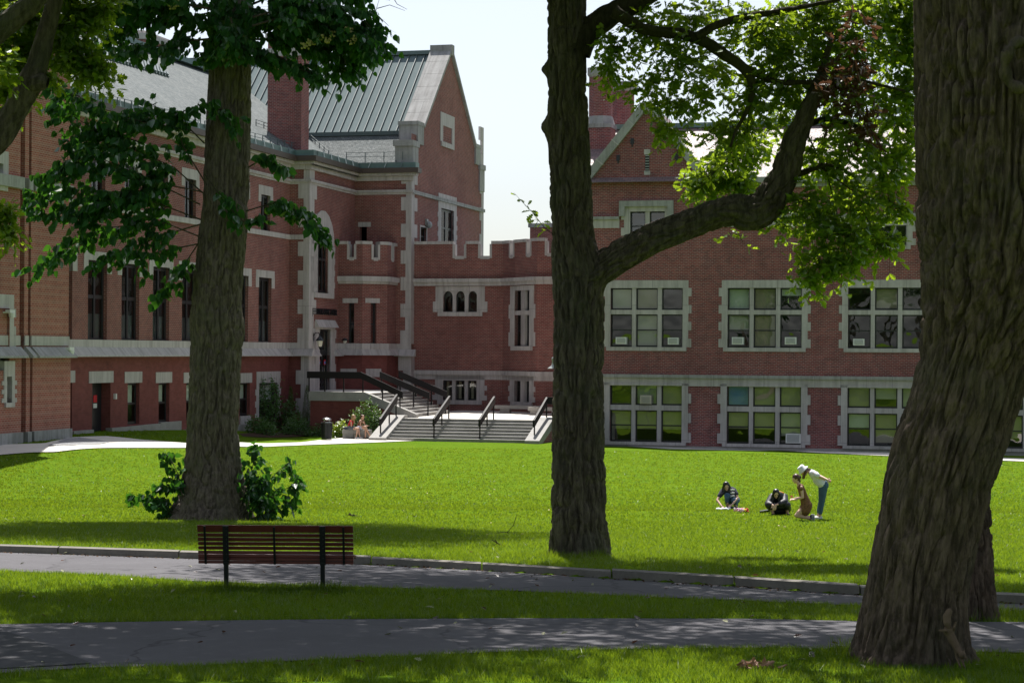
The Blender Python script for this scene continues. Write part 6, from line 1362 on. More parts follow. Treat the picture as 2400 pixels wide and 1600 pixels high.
for px, py, w_, h_, lab in ((681, 1012, 20, 102, 'narrow green conifer standing against the quoined corner'), (719, 1012, 25, 104, 'narrow green conifer in front of the landing wall')):
    shrub('conifer', lab, 'conifer', px, py, w_, h_, .055, NEE, M['leaf_thuja'], 900, mode='cone', tl=.22, group='narrow conifers', sp=.03)
shrub('flowering_bush', 'large glossy bush with pale glints between the stairs and the sitting women', 'shrub', 866, 1019, 98, 86, .085, OVA, M['leaf_holly'], 1500, tl=.2, dY=.9)
shrub('leafy_plant', 'yellow-green leafy plant between the litter bin and the stone bench', 'plant', 798, 1026, 44, 38, .12, OVA, M['leaf_y'], 230, dY=.5)
shrub('leafy_plant', 'bright strappy plant behind the stone bench', 'plant', 815, 1018, 30, 30, .2, NEE, M['leaf_y'], 80, dY=1.0)
# ---------------------------------------------------------------- small things on the ground
pc = gnd(1765, 1572); L = Leaves(); k = 34; L.add(np.array([(pc.x+rl.randn()*.09, pc.y+rl.randn()*.03, pc.z+.03+.05*rl.rand()) for _ in range(k)]), unit(rl.randn(k, 3)), unit(rl.randn(k, 3)), .075*(.6+.6*rl.rand(k)))
o = L.build('dried_leaf_cluster', OAK, plain('tan_leaf', (.42, .24, .16), .7, .2, 20), None, .5, .6); tag(o, 'crumpled tan dead leaves lying on the near grass', 'leaves')
def litter(n, y0, y1, shape, mat, name, leaf):
    L = Leaves(); P = []
    while len(P) < n:
        Y = y0+(y1-y0)*rl.rand(); X = (rl.rand()-.5)*.53*Y; P.append((X, Y, float(g(X, Y))+.03+.02*rl.rand()))
    n = len(P); L.add(np.array(P), unit(rl.randn(n, 3)*np.array([1, 1, .15])), unit(rl.randn(n, 3)*.35+np.array([0, 0, 1])), leaf*(.6+.6*rl.rand(n))); o = L.build(name, shape, mat, None, .3, .3); tag(o, kind='stuff'); return o
litter(90, 17, 36, OAK, M['leaf_dead'], 'fallen_leaves', .09); litter(70, 17, 34, OAK, plain('pale_fallen_leaf', (.36, .36, .22), .7, .2, 20), 'fallen_leaves', .085); litter(170, 40, 75, OAK, plain('dry_fallen_leaf', (.42, .33, .18), .7, .2, 20), 'fallen_leaves', .10)
# fallen twigs on the lawn
def twig(label, paths, Yoff=0, r=.008):
    p = gnd(*paths[0][0]); mb = MB(); Yt = p.y
    for pts in paths: mb.tube([on_Y(x, y, Yt)+Vector((0, 0, .02)) for x, y in pts], [r*(1-.5*i/len(pts)) for i in range(len(pts))], 5)
    o = mb.build('fallen_twig', M['limbs']); tag(o, label, 'twig', 'twigs fallen on the lawn'); return o
twig('forked fallen twig sticking up from the lawn edge of the shade', [[(1160, 1252), (1175, 1249), (1189, 1249)], [(1189, 1249), (1203, 1233), (1209, 1215), (1212, 1208)], [(1189, 1249), (1197, 1255), (1203, 1258)]])
twig('small dark broken twig lying in the shade near the middle trunk', [[(1177, 1279), (1166, 1275), (1153, 1267)], [(1166, 1275), (1158, 1279)], [(1165, 1274), (1160, 1266)]], r=.012)
twig('dark clump of twigs on the grass above the bench', [[(817, 1210), (820, 1205), (824, 1210)], [(828, 1211), (829, 1206)], [(824, 1210), (834, 1211), (842, 1213)]], r=.04)

L = Leaves(); k = 420; X = rl.uniform(-9.5, 7.5, k); Yk = np.interp(X, KX, KY)-np.abs(rl.randn(k))*.16-.02; L.add(np.stack([X, Yk, g(X, Yk)+.025], -1), unit(rl.randn(k, 3)*np.array([1, 1, .1])), unit(rl.randn(k, 3)*.3+np.array([0, 0, 1])), .05*(.5+rl.rand(k)))
tag(L.build('leaf_litter', OVA, plain('brown_litter', (.10, .06, .035), .9, .4, 20, spec=.1), None, .3, .3), kind='stuff')
# ---------------------------------------------------------------- people, squirrel
def caps(mb, p, q, r0, r1, n=10):
    p, q = Vector(p), Vector(q); ax = q-p; l = ax.length; t = ax.normalized() if l > 1e-6 else Vector((0, 0, 1)); x = t.orthogonal().normalized(); y = t.cross(x); rings = []
    for k in range(4): a = math.pi/2*(k+.05)/4; rings.append((p-t*r0*math.cos(a), r0*math.sin(a)))
    rings += [(p, r0), (q, r1)]
    for k in range(4): a = math.pi/2*(3-k+.05)/4; rings.append((q+t*r1*math.cos(a), r1*math.sin(a)))
    b = len(mb.v)
    for c, r in rings:
        for j in range(n): a = 2*math.pi*j/n; mb.v.append(tuple(c+(x*math.cos(a)+y*math.sin(a))*r))
    for i in range(len(rings)-1):
        for j in range(n): u, w_ = b+i*n+j, b+i*n+(j+1) % n; mb.f.append((u, w_, w_+n, u+n)); mb.m.append(0)
    mb.f.append(tuple(b+j for j in reversed(range(n)))); mb.m.append(0); mb.f.append(tuple(b+(len(rings)-1)*n+j for j in range(n))); mb.m.append(0)
def ell(mb, c, r, axis=None):
    s = MB(); s.blob((0, 0, 0), r, 12); q = Vector((0, 0, 1)).rotation_difference(Vector(axis).normalized()) if axis is not None else None
    b = len(mb.v)
    for v in s.v: w_ = Vector(v); w_ = q @ w_ if q else w_; mb.v.append(tuple(w_+Vector(c)))
    mb.f += [tuple(b+i for i in f) for f in s.f]; mb.m += s.m
def fuse(mb, name, mat, parent, vox=.010, smooth=3, label=None):
    """melt overlapping shapes into one continuous surface"""
    o = org(parent); me = bpy.data.meshes.new('tmp'); me.from_pydata([tuple(Vector(v)-Vector(o)) for v in mb.v], [], mb.f); ob = bpy.data.objects.new('tmp', me); C.objects.link(ob)
    m = ob.modifiers.new('r', 'REMESH'); m.mode = 'VOXEL'; m.voxel_size = vox; m.use_smooth_shade = True
    if smooth: s = ob.modifiers.new('s', 'SMOOTH'); s.iterations = smooth; s.factor = .5
    bpy.context.view_layer.update(); nm = bpy.data.meshes.new_from_object(ob.evaluated_get(bpy.context.evaluated_depsgraph_get())); bpy.data.objects.remove(ob); nm.name = name; nm.materials.clear()
    r = link(name, nm, mat, parent)
    if label: r['label'] = label
    return r
def hand(mb, wr, d, up, curl=.35, spread=.25, s=1.0):
    """palm, four unequal bent fingers and a thumb leaving the side of the palm"""
    wr = Vector(wr); d = Vector(d).normalized(); n = Vector(up); n = (n-d*n.dot(d)).normalized(); x = d.cross(n)
    for k in (-.028, -.01, .01, .028): caps(mb, wr+x*k*.5*s, wr+d*.085*s+x*k*s, .014*s, .012*s, 6)
    for k, ln in ((-.033, .058), (-.011, .070), (.011, .074), (.033, .066)):
        b = wr+d*.088*s+x*k*s; f1 = (d+x*k*spread*8*.3-n*curl*.5).normalized(); m_ = b+f1*ln*.5*s; f2 = (d-n*curl*1.6).normalized(); caps(mb, b, m_, .0095*s, .009*s, 6); caps(mb, m_, m_+f2*ln*.55*s, .009*s, .0075*s, 6)
    b = wr+d*.03*s+x*.035*s; m_ = b+(d*.6+x*.8-n*.2).normalized()*.038*s; caps(mb, b, m_, .012*s, .011*s, 6); caps(mb, m_, m_+(d+x*.2-n*.4).normalized()*.032*s, .011*s, .009*s, 6)
def head(mb, c, face, up, r=.098):
    c = Vector(c); f = Vector(face).normalized(); u = Vector(up); u = (u-f*u.dot(f)).normalized(); x = f.cross(u)
    ell(mb, c+u*.02, (r*.80, r*.92, r*1.0), u); ell(mb, c+f*.022-u*.045, (r*.60, r*.66, r*.72), u)
    caps(mb, c+f*.088+u*.01, c+f*.104-u*.024, .010, .014, 6); caps(mb, c+f*.078-u*.085, c+f*.080-u*.09, .022, .02, 6); caps(mb, c+f*.086-u*.052-x*.018, c+f*.086-u*.052+x*.018, .009, .009, 6)
    for s in (-1, 1): ell(mb, c+x*s*r*.82-u*.01, (.012, .022, .03), u); caps(mb, c+f*.083+u*.035+x*s*.02, c+f*.078+u*.038+x*s*.048, .008, .006, 6)
    return c, f, u, x
def eyes(h, parent):
    c, f, u, x = h
    for s in (-1, 1): mb = MB(); mb.blob(c+f*.086+u*.014+x*s*.033, .0115, 8); mb.build('eye', M['hair_k'], parent, True)
    mb = MB(); caps(mb, c+f*.094-u*.052-x*.017, c+f*.094-u*.052+x*.017, .006, .006, 6); mb.build('mouth', plain('lip', (.45, .15, .13), .5, .05), parent, True)
def limb(mb, pts, rs):
    for (p, q), (r0, r1) in zip(zip(pts[:-1], pts[1:]), zip(rs[:-1], rs[1:])): caps(mb, p, q, r0, r1)
YP = 53.0
def Z1(zx, zy, d=0): p = on_Y(1650+zx/6.918, 1060+zy/6.918, YP+d); return p
V = Vector
# --- woman bending forward in a white shirt, bucket hat and jeans
foot = gnd(1917, 1217); YP = foot.y
def groundfix(*pts): pass
per = thing('person', 'woman in white bucket hat and white shirt bending forward with hands clasped behind her back', 'person', (foot.x, foot.y, float(g(foot.x, foot.y))))
gz = float(g(foot.x, foot.y))
hp = Z1(1935, 525); sh = Z1(1755, 335); nk = Z1(1705, 300); hd = Z1(1625, 305); kn1, an1 = Z1(1910, 800, -.08), Z1(1885, 1005, -.10); kn2, an2 = Z1(1905, 790, .12), Z1(1862, 985, .14)
b = MB(); H = head(b, hd, (-.72, -.1, -.68), (-.62, 0, .72)); caps(b, nk, hd+V((.03, 0, -.0)), .05, .05)
mid = hp.lerp(sh, .5)
for s in (-1, 1): o = V((0, s*.09, 0)); caps(b, hp+o, mid+o*.8, .11, .10); caps(b, mid+o*.8, sh+o*1.3, .10, .085)
caps(b, sh, nk, .07, .05)
sA, eA, wA = sh+V((.02, -.19, .0)), Z1(1880, 395, -.26), Z1(1995, 445, -.10); sB, eB, wB = sh+V((.02, .19, .02)), Z1(1880, 380, .28), Z1(2000, 440, .10)
limb(b, [sA, eA, wA], [.048, .038, .028]); limb(b, [sB, eB, wB], [.048, .038, .028]); hand(b, wA, (.55, .5, -.25), (0, -1, .3), .8); hand(b, wB, (.55, -.5, -.25), (0, 1, .3), .8)
for k, a, q in ((kn1, an1, -.07), (kn2, an2, .09)): limb(b, [hp+V((0, q, 0)), k, a], [.10, .062, .042]); caps(b, a, a+V((-.02, 0, -.05)), .042, .04)
fuse(b, 'body', M['skin'], per, .009); 
j = MB(); ell(j, hp+V((.01, 0, .0)), (.135, .175, .14), hp-mid)
for k, a, q in ((kn1, an1, -.08), (kn2, an2, .09)): limb(j, [hp+V((0, q, 0)), k, a+V((0, 0, .05))], [.125, .085, .062])
fuse(j, 'jeans', M['jeans'], per, .012)
s_ = MB(); hem = hp.lerp(sh, .10)
for s in (-1, 1): o = V((0, s*.085, 0)); caps(s_, hem+o+V((-.02, 0, 0)), mid+o+V((-.01, 0, -.03)), .125, .12); caps(s_, mid+o, sh+o*1.2, .12, .10)
limb(s_, [sh+V((0, -.12, .01)), sA.lerp(eA, .55)], [.085, .075]); limb(s_, [sh+V((0, .12, .01)), sB.lerp(eB, .55)], [.085, .075]); caps(s_, hem+V((-.05, -.12, -.03)), hem+V((-.04, -.14, -.09)), .05, .03); fuse(s_, 'shirt', M['cl_white'], per, .012)
hr = MB(); f, u = H[1], H[2]; ell(hr, hd+u*.02-f*.03, (.095, .10, .10), u)
for s in (-.07, -.03, .03, .07): caps(hr, hd-f*.02+H[3]*s, hd+f*.03+H[3]*s*1.1-V((0, 0, .17)), .045, .02)
caps(hr, hd-f*.06, nk+V((0, 0, .03)), .06, .05); fuse(hr, 'hair', M['hair_b'], per, .011)
ht = MB(); hc = hd+u*.075; q = V((0, 0, 1)).rotation_difference(u)
for pr in ([(.165, -.045), (.16, -.03), (.108, .01), (.10, .085), (.085, .105), (.02, .11)],):
    m2 = MB(); m2.lathe((0, 0, 0), pr, 20); n0 = len(ht.v); ht.v += [tuple((q @ V(v))+hc) for v in m2.v]; ht.f += [tuple(n0+i for i in f_) for f_ in m2.f]; ht.m += m2.m
ht.build('hat', M['cl_white'], per, True)
for a in (an1, an2): sm = MB(); fz = gz; ell(sm, V((a.x-.06, a.y, gz+.045)), (.135, .048, .05)); ell(sm, V((a.x+.0, a.y, gz+.05)), (.07, .045, .06)); fuse(sm, 'shoe', M['shoe_w'], per, .01)
# --- woman kneeling in a spotted brown dress
kp_ = gnd(1868, 1219); per = thing('person', 'woman with brown hair kneeling in a spotted brown dress, holding a red flower', 'person', (kp_.x, kp_.y, float(g(kp_.x, kp_.y)))); YP = kp_.y+.02; gz = float(g(kp_.x, YP))
hp = Z1(1665, 860); sh = Z1(1565, 555); nk = Z1(1525, 500); hd = Z1(1488, 425); b = MB(); H = head(b, hd, (-.86, -.25, -.35), (-.3, 0, .95)); caps(b, nk, hd+V((.02, 0, -.03)), .05, .05)
for s in (-1, 1): o = V((0, s*.08, 0)); caps(b, hp+o, hp.lerp(sh, .5)+o*.8, .115, .09); caps(b, hp.lerp(sh, .5)+o*.8, sh+o*1.3, .09, .08)
caps(b, sh, nk, .07, .05)
sA, eA, wA = sh+V((0, -.17, 0)), Z1(1600, 725, -.2), Z1(1475, 762, -.2); sB, eB, wB = sh+V((0, .17, 0)), Z1(1590, 730, .2), Z1(1470, 745, .05)
limb(b, [sA, eA, wA], [.046, .037, .027]); limb(b, [sB, eB, wB], [.046, .037, .027]); hand(b, wA, (-1, .1, .05), (0, -.4, 1), 1.0); hand(b, wB, (-1, -.3, .05), (0, .4, 1), 1.0)
for d_, q in ((-.1, -.09), (.1, .09)):
    k = Z1(1505, 1020, d_); k.z = max(k.z, gz+.06); a = Z1(1715, 1040, d_); a.z = gz+.07; limb(b, [hp+V((0, q, 0)), k, a], [.105, .066, .045]); caps(b, a, a+V((.06, 0, -.02)), .04, .035)
fuse(b, 'body', M['skin'], per, .009)
dr_ = MB(); hem = Z1(1635, 930)
for s in (-1, 1): o = V((0, s*.09, 0)); caps(dr_, hem+o, hp+o, .15, .145); caps(dr_, hp+o, hp.lerp(sh, .5)+o*.75, .14, .105); caps(dr_, hp.lerp(sh, .5)+o*.75, sh+o*1.25, .105, .085); caps(dr_, sh+o, sh+V((-.01, s*.185, -.04)), .075, .062)
fuse(dr_, 'dress', M['spot'], per, .012)
hr = MB(); f, u = H[1], H[2]; ell(hr, hd+u*.03-f*.025, (.105, .108, .105), u); ell(hr, hd-f*.12+u*.0, (.05, .05, .055)); caps(hr, hd-f*.05-u*.03, nk-f*.03+V((0, 0, .05)), .06, .045); fuse(hr, 'hair', M['hair_b'], per, .011)
for d_ in (-.1, .1):
    a = Z1(1735, 1040, d_); sm = MB(); caps(sm, V((a.x, a.y, gz+.085)), V((a.x+.03, a.y, gz+.12)), .05, .05); ell(sm, V((a.x+.05, a.y, gz+.085)), (.055, .045, .085)); so_ = fuse(sm, 'shoe', M['cl_black'], per, .009)
    st2 = MB()
    for i in range(3): st2.box(a.x+.015+i*.03, a.x+.027+i*.03, a.y-.05, a.y+.05, gz+.02, gz+.155)
    st2.build('stripe', [M['cl_white'], M['cl_red']][0], so_)
fp = Z1(1428, 760, -.2); fm = MB(); fm.tube([fp, Z1(1420, 722, -.2)], .004, 5); fo = fm.build('red_flower', M['leaf_y']); tag(fo, 'small red flower held up by the kneeling woman', 'flower'); pm = MB()
for i in range(7): a = i*.9; c = Z1(1420, 716, -.2); pm.blob((c.x+.018*math.cos(a), c.y+.018*math.sin(a), c.z+.006*(i % 3)), .017, 6)
pm.build('petal', M['petal_r'], fo)
# --- woman squatting in a black gown
cp_ = gnd(1827, 1206); per = thing('person', 'woman squatting in a black gown with an orange collar, arms crossed on her knees', 'person', (cp_.x, cp_.y, float(g(cp_.x, cp_.y)))); YP = cp_.y; gz = float(g(cp_.x, YP)); hd = Z1(1168, 665, -.22)
b = MB(); H = head(b, hd, (.05, -.8, -.6), (0, -.5, .85)); nk = Z1(1195, 690, -.08); sh = Z1(1205, 715, -.02); hp = Z1(1210, 910, .22); hp.z = gz+.26; caps(b, nk, hd+V((0, .03, -.03)), .05, .05); caps(b, hp, sh, .14, .13)
kA, kB = Z1(1050, 850, -.22), Z1(1345, 850, -.22); fA, fB = Z1(1120, 985, -.08), Z1(1350, 985, -.06); fA.z = fB.z = gz+.06
for k, a, s in ((kA, fA, -1), (kB, fB, 1)): limb(b, [hp+V((s*.1, 0, 0)), k, a], [.09, .06, .04]); caps(b, a, a+V((s*.02, -.13, -.02)), .038, .03)
eA, eB = Z1(1040, 830, -.18), Z1(1310, 800, -.2); wA, wB = Z1(1120, 855, -.4), Z1(1165, 850, -.42); limb(b, [sh+V((-.18, 0, 0)), eA, wA], [.05, .04, .028]); limb(b, [sh+V((.18, 0, 0)), eB, wB], [.05, .04, .028]); hand(b, wA, (.2, -.4, -1), (0, -1, .2), .7); hand(b, wB, (-.35, -.3, -1), (0, -1, .2), .7); fuse(b, 'body', M['skin'], per, .009)
gm = MB(); caps(gm, hp, sh, .19, .17); caps(gm, sh+V((-.12, 0, -.02)), sh+V((.12, 0, -.02)), .12, .12)
for k, a, s in ((kA, fA, -1), (kB, fB, 1)): limb(gm, [hp+V((s*.1, 0, 0)), k, a+V((s*.02, .06, .1))], [.15, .11, .10])
caps(gm, kA.lerp(kB, .25)+V((0, .05, -.03)), kA.lerp(kB, .75)+V((0, .05, -.03)), .10, .10)
limb(gm, [sh+V((-.17, 0, 0)), eA, eA.lerp(wA, .6)], [.10, .10, .07]); limb(gm, [sh+V((.17, 0, 0)), eB, eB.lerp(wB, .6)], [.10, .10, .07]); caps(gm, hp+V((-.1, -.1, -.17)), hp+V((.14, -.1, -.17)), .09, .09); fuse(gm, 'gown', M['cl_black'], per, .013)
cm = MB(); caps(cm, sh+V((.02, -.05, .13)), sh+V((.13, -.02, .10)), .035, .03); caps(cm, sh+V((-.13, -.02, .08)), sh+V((-.04, -.06, .12)), .03, .03); fuse(cm, 'collar', M['orange'], per, .012)
hr = MB(); f, u = H[1], H[2]; ell(hr, hd+u*.035-f*.02, (.10, .10, .10), u)
for s in (-1, 1): caps(hr, hd+u*.03+H[3]*s*.06, hd-u*.10+H[3]*s*.085-f*.0, .045, .04); caps(hr, hd-u*.10+H[3]*s*.085, hd+H[3]*s*.09+V((0, .02, -.26)), .045, .025)
fuse(hr, 'hair', M['hair_k'], per, .011); eyes(H, per)
for a, s in ((fA, -1), (fB, 1)): sm = MB(); ell(sm, a+V((s*.02, -.09, -.03)), (.042, .11, .03)); fuse(sm, 'shoe', M['cl_black'], per, .009)
bp = gnd(1650+1020/6.918, 1060+985/6.918); bm2 = MB(); bm2.hexa([(bp.x-.2, bp.y-.1, bp.z+.02), (bp.x+.12, bp.y-.1, bp.z+.05), (bp.x+.14, bp.y+.08, bp.z+.06), (bp.x-.2, bp.y+.06, bp.z+.02), (bp.x-.2, bp.y-.1, bp.z+.07), (bp.x+.12, bp.y-.1, bp.z+.12), (bp.x+.14, bp.y+.08, bp.z+.13), (bp.x-.2, bp.y+.06, bp.z+.07)]); o = bm2.build('clutch_bag', M['cl_black']); tag(o, 'flat black clutch bag on the grass beside the woman in the gown', 'bag'); bz2 = MB(); bz2.bar((bp.x-.16, bp.y-.105, bp.z+.065), (bp.x+.1, bp.y-.105, bp.z+.105), .012, .012); bz2.build('zip', M['steel'], o)
# --- woman squatting in a navy shirt and jeans
cp_ = gnd(1712, 1192); per = thing('person', 'woman with long black hair squatting in navy shirt and jeans', 'person', (cp_.x, cp_.y, float(g(cp_.x, cp_.y)))); YP = cp_.y; gz = float(g(cp_.x, YP)); hd = Z1(362, 545, -.2)
b = MB(); H = head(b, hd, (.1, -.85, -.5), (-.1, -.4, .9)); nk = Z1(385, 590, -.08); sh = Z1(395, 620, -.04); hp = Z1(470, 830, .22); hp.z = gz+.24; caps(b, nk, hd+V((0, .03, -.03)), .05, .05); caps(b, hp, sh, .13, .12)
kA, kB = Z1(375, 700, -.26), Z1(485, 775, -.24); fA, fB = Z1(385, 868, -.08), Z1(520, 868, -.05); fA.z = fB.z = gz+.06
for k, a, s in ((kA, fA, -1), (kB, fB, 1)): limb(b, [hp+V((s*.09, 0, 0)), k, a], [.09, .06, .04]); caps(b, a, a+V((s*.01, -.12, -.02)), .038, .03)
sA, sB = sh+V((-.19, 0, -.02)), sh+V((.19, 0, .02)); eA, eB = Z1(215, 775, -.22), Z1(545, 735, -.22); wA, wB = Z1(285, 868, -.42), Z1(455, 845, -.42)
limb(b, [sA, eA, wA], [.048, .037, .027]); limb(b, [sB, eB, wB], [.048, .037, .027]); hand(b, wA, (.6, -.2, -.35), (0, -.5, 1), .6); hand(b, wB, (-.6, -.25, -.35), (0, -.5, 1), .6); fuse(b, 'body', M['skin'], per, .009); eyes(H, per)
j = MB(); ell(j, hp, (.17, .16, .15))
for k, a, s in ((kA, fA, -1), (kB, fB, 1)): limb(j, [hp+V((s*.09, 0, 0)), k, a+V((0, .02, .06))], [.12, .092, .066])
fuse(j, 'jeans', M['jeans'], per, .012)
s_ = MB(); caps(s_, hp+V((0, -.02, .08)), sh, .155, .145); caps(s_, sh+V((-.1, 0, 0)), sh+V((.1, 0, .01)), .115, .115); limb(s_, [sh+V((-.15, 0, 0)), sA.lerp(eA, .5)], [.088, .07]); limb(s_, [sh+V((.15, 0, .01)), sB.lerp(eB, .5)], [.088, .07]); so_ = fuse(s_, 'shirt', M['cl_navy'], per, .012)
pm = MB(); c = Z1(462, 660, -.25)
for k in range(9): pm.blob((c.x-.04+.04*(k % 3), c.y+.0, c.z+.10-.09*(k//3)), (.026, .02, .03), 6)
pm.build('print', M['shoe_w'], so_)
hr = MB(); f, u = H[1], H[2]; ell(hr, hd+u*.035-f*.02, (.10, .10, .105), u); caps(hr, hd+u*.03-H[3]*.06, hd-H[3]*.10-u*.1, .05, .055); caps(hr, hd-H[3]*.10-u*.1, Z1(285, 680, -.18), .06, .03); caps(hr, hd+u*.03+H[3]*.06, hd+H[3]*.09-u*.1, .05, .05); caps(hr, hd+H[3]*.09-u*.1, Z1(420, 650, -.18), .05, .03); fuse(hr, 'hair', M['hair_k'], per, .011)
for a, s in ((fA, -1), (fB, 1)): sm = MB(); ell(sm, a+V((s*.01, -.08, -.025)), (.045, .12, .04)); fuse(sm, 'shoe', M['shoe_w'], per, .009)
# things on the grass before her
wp = gnd(1650+330/6.918, 1060+935/6.918); jm = MB()
for k in range(8): ell(jm, (wp.x-.20+.05*k, wp.y+.05*math.sin(k*2), wp.z+.03+.02*math.sin(k*3)), (.05+.015*math.sin(k*5), .10, .045))
o = fuse(jm, 'folded_jacket', M['cl_white'], None, .012); tag(o, 'crumpled white jacket lying on the grass before the squatting women', 'jacket')
tb_ = MB(); c = Z1(455, 890, -.35); tb_.box(c.x-.16, c.x+.16, c.y-.1, c.y+.1, gz+.03, gz+.09); tb_.box(c.x-.13, c.x+.13, c.y-.08, c.y+.08, gz+.09, gz+.10, 1); o = tb_.build('folder', [M['cl_grey'], M['cl_black']]); tag(o, 'grey folder under the hands of the woman in navy', 'folder')
fp = gnd(1650+610/6.918, 1060+975/6.918); t = thing('flower_bouquet', 'bouquet of pink, white, yellow and red flowers lying on the grass', 'bouquet', (fp.x, fp.y, fp.z)); rq = random.Random(3)
for nm, mt, x0, x1, n in (('pink_flower', 'pink', -.20, .06, 26), ('white_flower', 'petal_w', -.19, .10, 26), ('yellow_flower', 'petal_y', .05, .12, 12), ('red_flower', 'petal_r', .12, .19, 14)):
    m2 = MB()
    for k in range(n): m2.blob((fp.x+rq.uniform(x0, x1), fp.y+rq.uniform(-.1, .12), fp.z+.03+rq.uniform(0, .09)), rq.uniform(.014, .03), 6)
    m2.build(nm, M[mt], t, True)
sm = MB()
for k in range(6): sm.tube([(fp.x-.05, fp.y+.02*k-.05, fp.z+.04), (fp.x+.24, fp.y+.03*k-.08, fp.z+.03)], .006, 5)
sm.build('stem', M['leaf_y'], t)
# --- two women on the stone bench
ba, bb_, bz_ = BENCH; bw = wd(ba, bb_, bz_); YB = bw.y-.12
def Z2(zx, zy, d=0): return on_Y(740+zx/9.046, 940+zy/9.046, YB+d)
seat = bz_+.45; gz = bz_
per = thing('person', 'woman with long blond hair in a red top sitting on the stone bench', 'person', (Z2(740, 800).x, YB-.3, gz)); hd = Z2(808, 335, -.02)
b = MB(); H = head(b, hd, (.95, .15, -.1), (0, 0, 1)); nk = Z2(775, 400); sh = Z2(758, 435); hp = Z2(725, 590); hp.z = seat+.10; caps(b, nk, hd-V((.02, 0, .04)), .05, .05); caps(b, hp, sh, .115, .10); caps(b, sh+V((0, -.1, 0)), sh+V((0, .1, 0)), .07, .07)
fa, fb_ = Z2(855, 775, -.50), Z2(935, 765, -.42); fa.z = fb_.z = gz+.06; kA, kB = Z2(890, 610, -.42), Z2(905, 605, -.30); kA.z = kB.z = seat+.07
for k, a, q in ((kA, fa, -.09), (kB, fb_, .09)): limb(b, [hp+V((0, q, -.02)), k, a], [.09, .058, .036]); caps(b, a, a+V((.05, -.03, -.02)), .036, .03)
sA, sB = sh+V((0, -.17, 0)), sh+V((0, .17, 0)); limb(b, [sA, Z2(755, 545, -.22), Z2(860, 590, -.2)], [.045, .036, .026]); limb(b, [sB, Z2(770, 540, .2), Z2(860, 585, .02)], [.045, .036, .026]); hand(b, Z2(860, 590, -.2), (1, .2, -.05), (0, 0, 1), .4); hand(b, Z2(860, 585, .02), (1, 0, -.05), (0, 0, 1), .4); fuse(b, 'body', M['skin_t'], per, .009)
s_ = MB(); caps(s_, hp+V((0, 0, .08)), sh, .13, .115); caps(s_, sh+V((0, -.13, .0)), sh+V((0, .13, 0)), .08, .08); fuse(s_, 'top', M['cl_red'], per, .012)
j = MB(); ell(j, hp, (.15, .17, .13))
for k, q in ((kA, -.09), (kB, .09)): caps(j, hp+V((0, q, 0)), (hp+V((0, q, 0))).lerp(k, .45), .12, .095)
fuse(j, 'shorts', M['cl_grey'], per, .012)
hr = MB(); ell(hr, hd+V((-.03, 0, .03)), (.10, .105, .105)); caps(hr, hd+V((-.04, -.03, 0)), Z2(735, 480, -.06), .08, .035); caps(hr, hd+V((-.02, -.08, -.02)), Z2(820, 460, -.12), .05, .03); fuse(hr, 'hair', M['hair_y'], per, .011)
for a in (fa, fb_): sm = MB(); ell(sm, a+V((.05, -.03, -.015)), (.13, .05, .045)); fuse(sm, 'shoe', M['shoe_w'], per, .009)
per = thing('person', 'woman with tied dark hair gesturing on the stone bench, legs crossed', 'person', (Z2(960, 800).x, YB-.3, gz)); hd = Z2(995, 335, -.05)
b = MB(); H = head(b, hd, (.8, -.5, -.3), (.1, 0, 1)); nk = Z2(970, 395); sh = Z2(955, 430); hp = Z2(920, 590); hp.z = seat+.10; caps(b, nk, hd-V((.02, 0, .04)), .05, .05); caps(b, hp, sh, .115, .10); caps(b, sh+V((0, -.1, 0)), sh+V((0, .1, 0)), .07, .07)
kA, kB = Z2(1055, 570, -.42), Z2(1060, 555, -.30); kA.z = seat+.16; kB.z = seat+.08; fA = Z2(1150, 735, -.52); fB = Z2(1050, 780, -.42); fB.z = gz+.06
for k, a, q in ((kA, fA, -.09), (kB, fB, .09)): limb(b, [hp+V((0, q, -.0)), k, a], [.09, .058, .036]); caps(b, a, a+V((.07, -.03, -.04)), .036, .03)
sA, sB = sh+V((0, -.17, 0)), sh+V((0, .17, 0)); limb(b, [sA, Z2(945, 520, -.24), Z2(1075, 520, -.3)], [.045, .036, .026]); limb(b, [sB, Z2(1040, 480, .1), Z2(1020, 420, -.05)], [.045, .036, .026]); hand(b, Z2(1075, 520, -.3), (1, -.2, .05), (0, 0, 1), -.1); hand(b, Z2(1020, 420, -.05), (-.1, -.2, 1), (1, 0, 0), .8); fuse(b, 'body', M['skin_t'], per, .009)
s_ = MB(); caps(s_, hp+V((0, 0, .09)), sh+V((0, 0, -.05)), .128, .115); fuse(s_, 'top', M['spot'], per, .012)
j = MB(); ell(j, hp, (.15, .17, .13))
for k, q in ((kA, -.09), (kB, .09)): caps(j, hp+V((0, q, 0)), (hp+V((0, q, 0))).lerp(k, .4), .12, .10)
fuse(j, 'shorts', M['cl_pale'], per, .012)
hr = MB(); ell(hr, hd+V((-.03, .01, .035)), (.10, .10, .10)); ell(hr, hd+V((-.11, .03, .03)), (.045, .045, .05)); fuse(hr, 'hair', M['hair_b'], per, .011)
for a in (fA, fB): sm = MB(); ell(sm, a+V((.08, -.03, -.05 if a is fA else -.02)), (.12, .045, .03)); fuse(sm, 'sandal', M['cl_black'], per, .009)
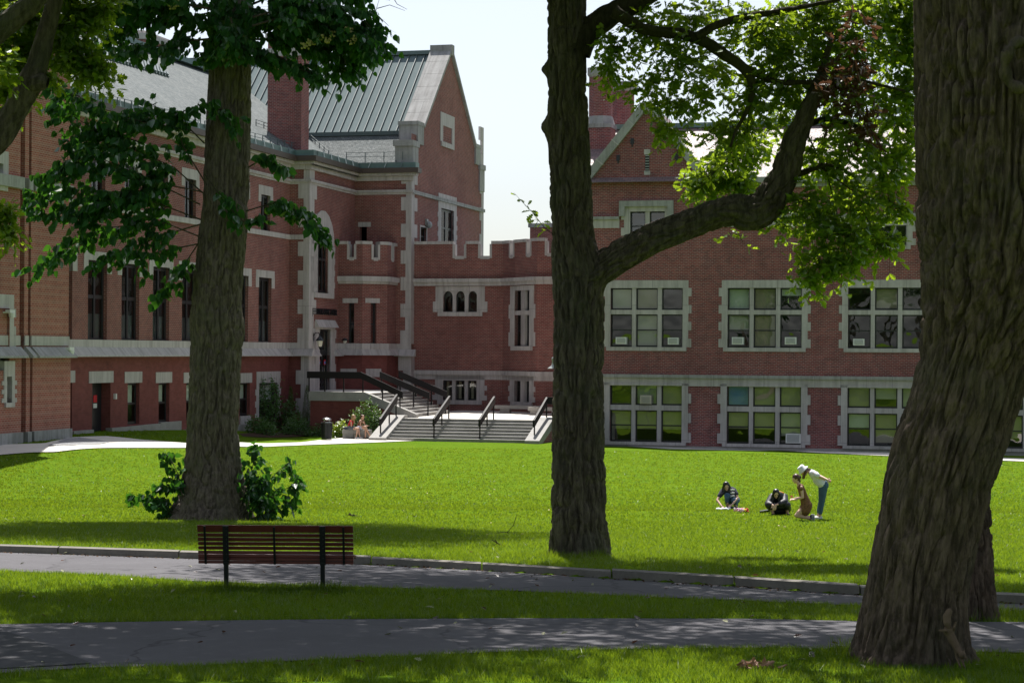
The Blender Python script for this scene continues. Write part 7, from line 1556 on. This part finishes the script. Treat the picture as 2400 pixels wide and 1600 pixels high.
bgp = Z2(650, 620, .02); bg_ = MB(); ell(bg_, (bgp.x, YB+.05, seat+.07), (.17, .12, .08)); caps(bg_, (bgp.x-.1, YB, seat+.1), (bgp.x+.12, YB, seat+.12), .03, .03); o = fuse(bg_, 'handbag', M['cl_navy'], None, .012); tag(o, 'dark soft bag on the stone bench behind the blond woman', 'bag')
# ---------------------------------------------------------------- squirrel climbing down the big oak
def Z3(zx, zy, d=0): return on_Y(2170+zx/7.127, 1380+zy/7.127, YS+d)
YS = Y3-.70
sq = thing('squirrel', 'grey-brown squirrel climbing head first down the foot of the massive leaning oak', 'squirrel', tuple(Z3(640, 1300)))
b = MB(); hip, mid, shd, nk_, hd = Z3(380, 700, .02), Z3(440, 830), Z3(520, 980, -.02), Z3(560, 1040, -.05), Z3(605, 1090, -.07)
limb(b, [hip, mid, shd, nk_], [.042, .040, .034, .026]); ell(b, hip+V((0, .0, .0)), (.05, .05, .055)); ell(b, hd, (.032, .03, .034)); caps(b, hd, Z3(670, 1150, -.08), .024, .012)
for s, (ex, ey) in ((-1, (520, 1120)), (1, (600, 1140))): pass
limb(b, [shd+V((-.01, .0, -.02)), Z3(520, 1150, -.02), Z3(575, 1285, -.06)], [.018, .013, .009]); limb(b, [shd+V((.02, -.02, -.02)), Z3(600, 1170, -.06), Z3(645, 1295, -.08)], [.018, .013, .009])
for px_, py_ in ((575, 1285), (645, 1295)):
    for k in (-1, 0, 1): p = Z3(px_, py_, -.06); caps(b, p, p+V((.006*k+.004, -.01, -.02)), .005, .003, 5)
limb(b, [hip+V((-.02, 0, 0)), Z3(330, 690, -.03), Z3(225, 690, -.0)], [.026, .016, .010]); limb(b, [hip+V((.03, 0, 0)), Z3(470, 640, -.02), Z3(500, 560, .0)], [.024, .014, .010])
for q in (Z3(575, 1035, -.06), Z3(640, 1040, -.06)): caps(b, q, q+V((0, 0, .022)), .010, .004, 6)
fuse(b, 'body', M['fur'], sq, .005, 2); tl = MB(); tp = [Z3(390, 660), Z3(355, 560, .0), Z3(350, 460, .02), Z3(385, 380, .03), Z3(390, 335, .03)]
limb(tl, tp, [.022, .036, .038, .032, .012]); fuse(tl, 'tail', M['fur'], sq, .006, 2)
em = MB(); em.blob(Z3(628, 1112, -.10), .005, 6); em.build('eye', M['hair_k'], sq, True)
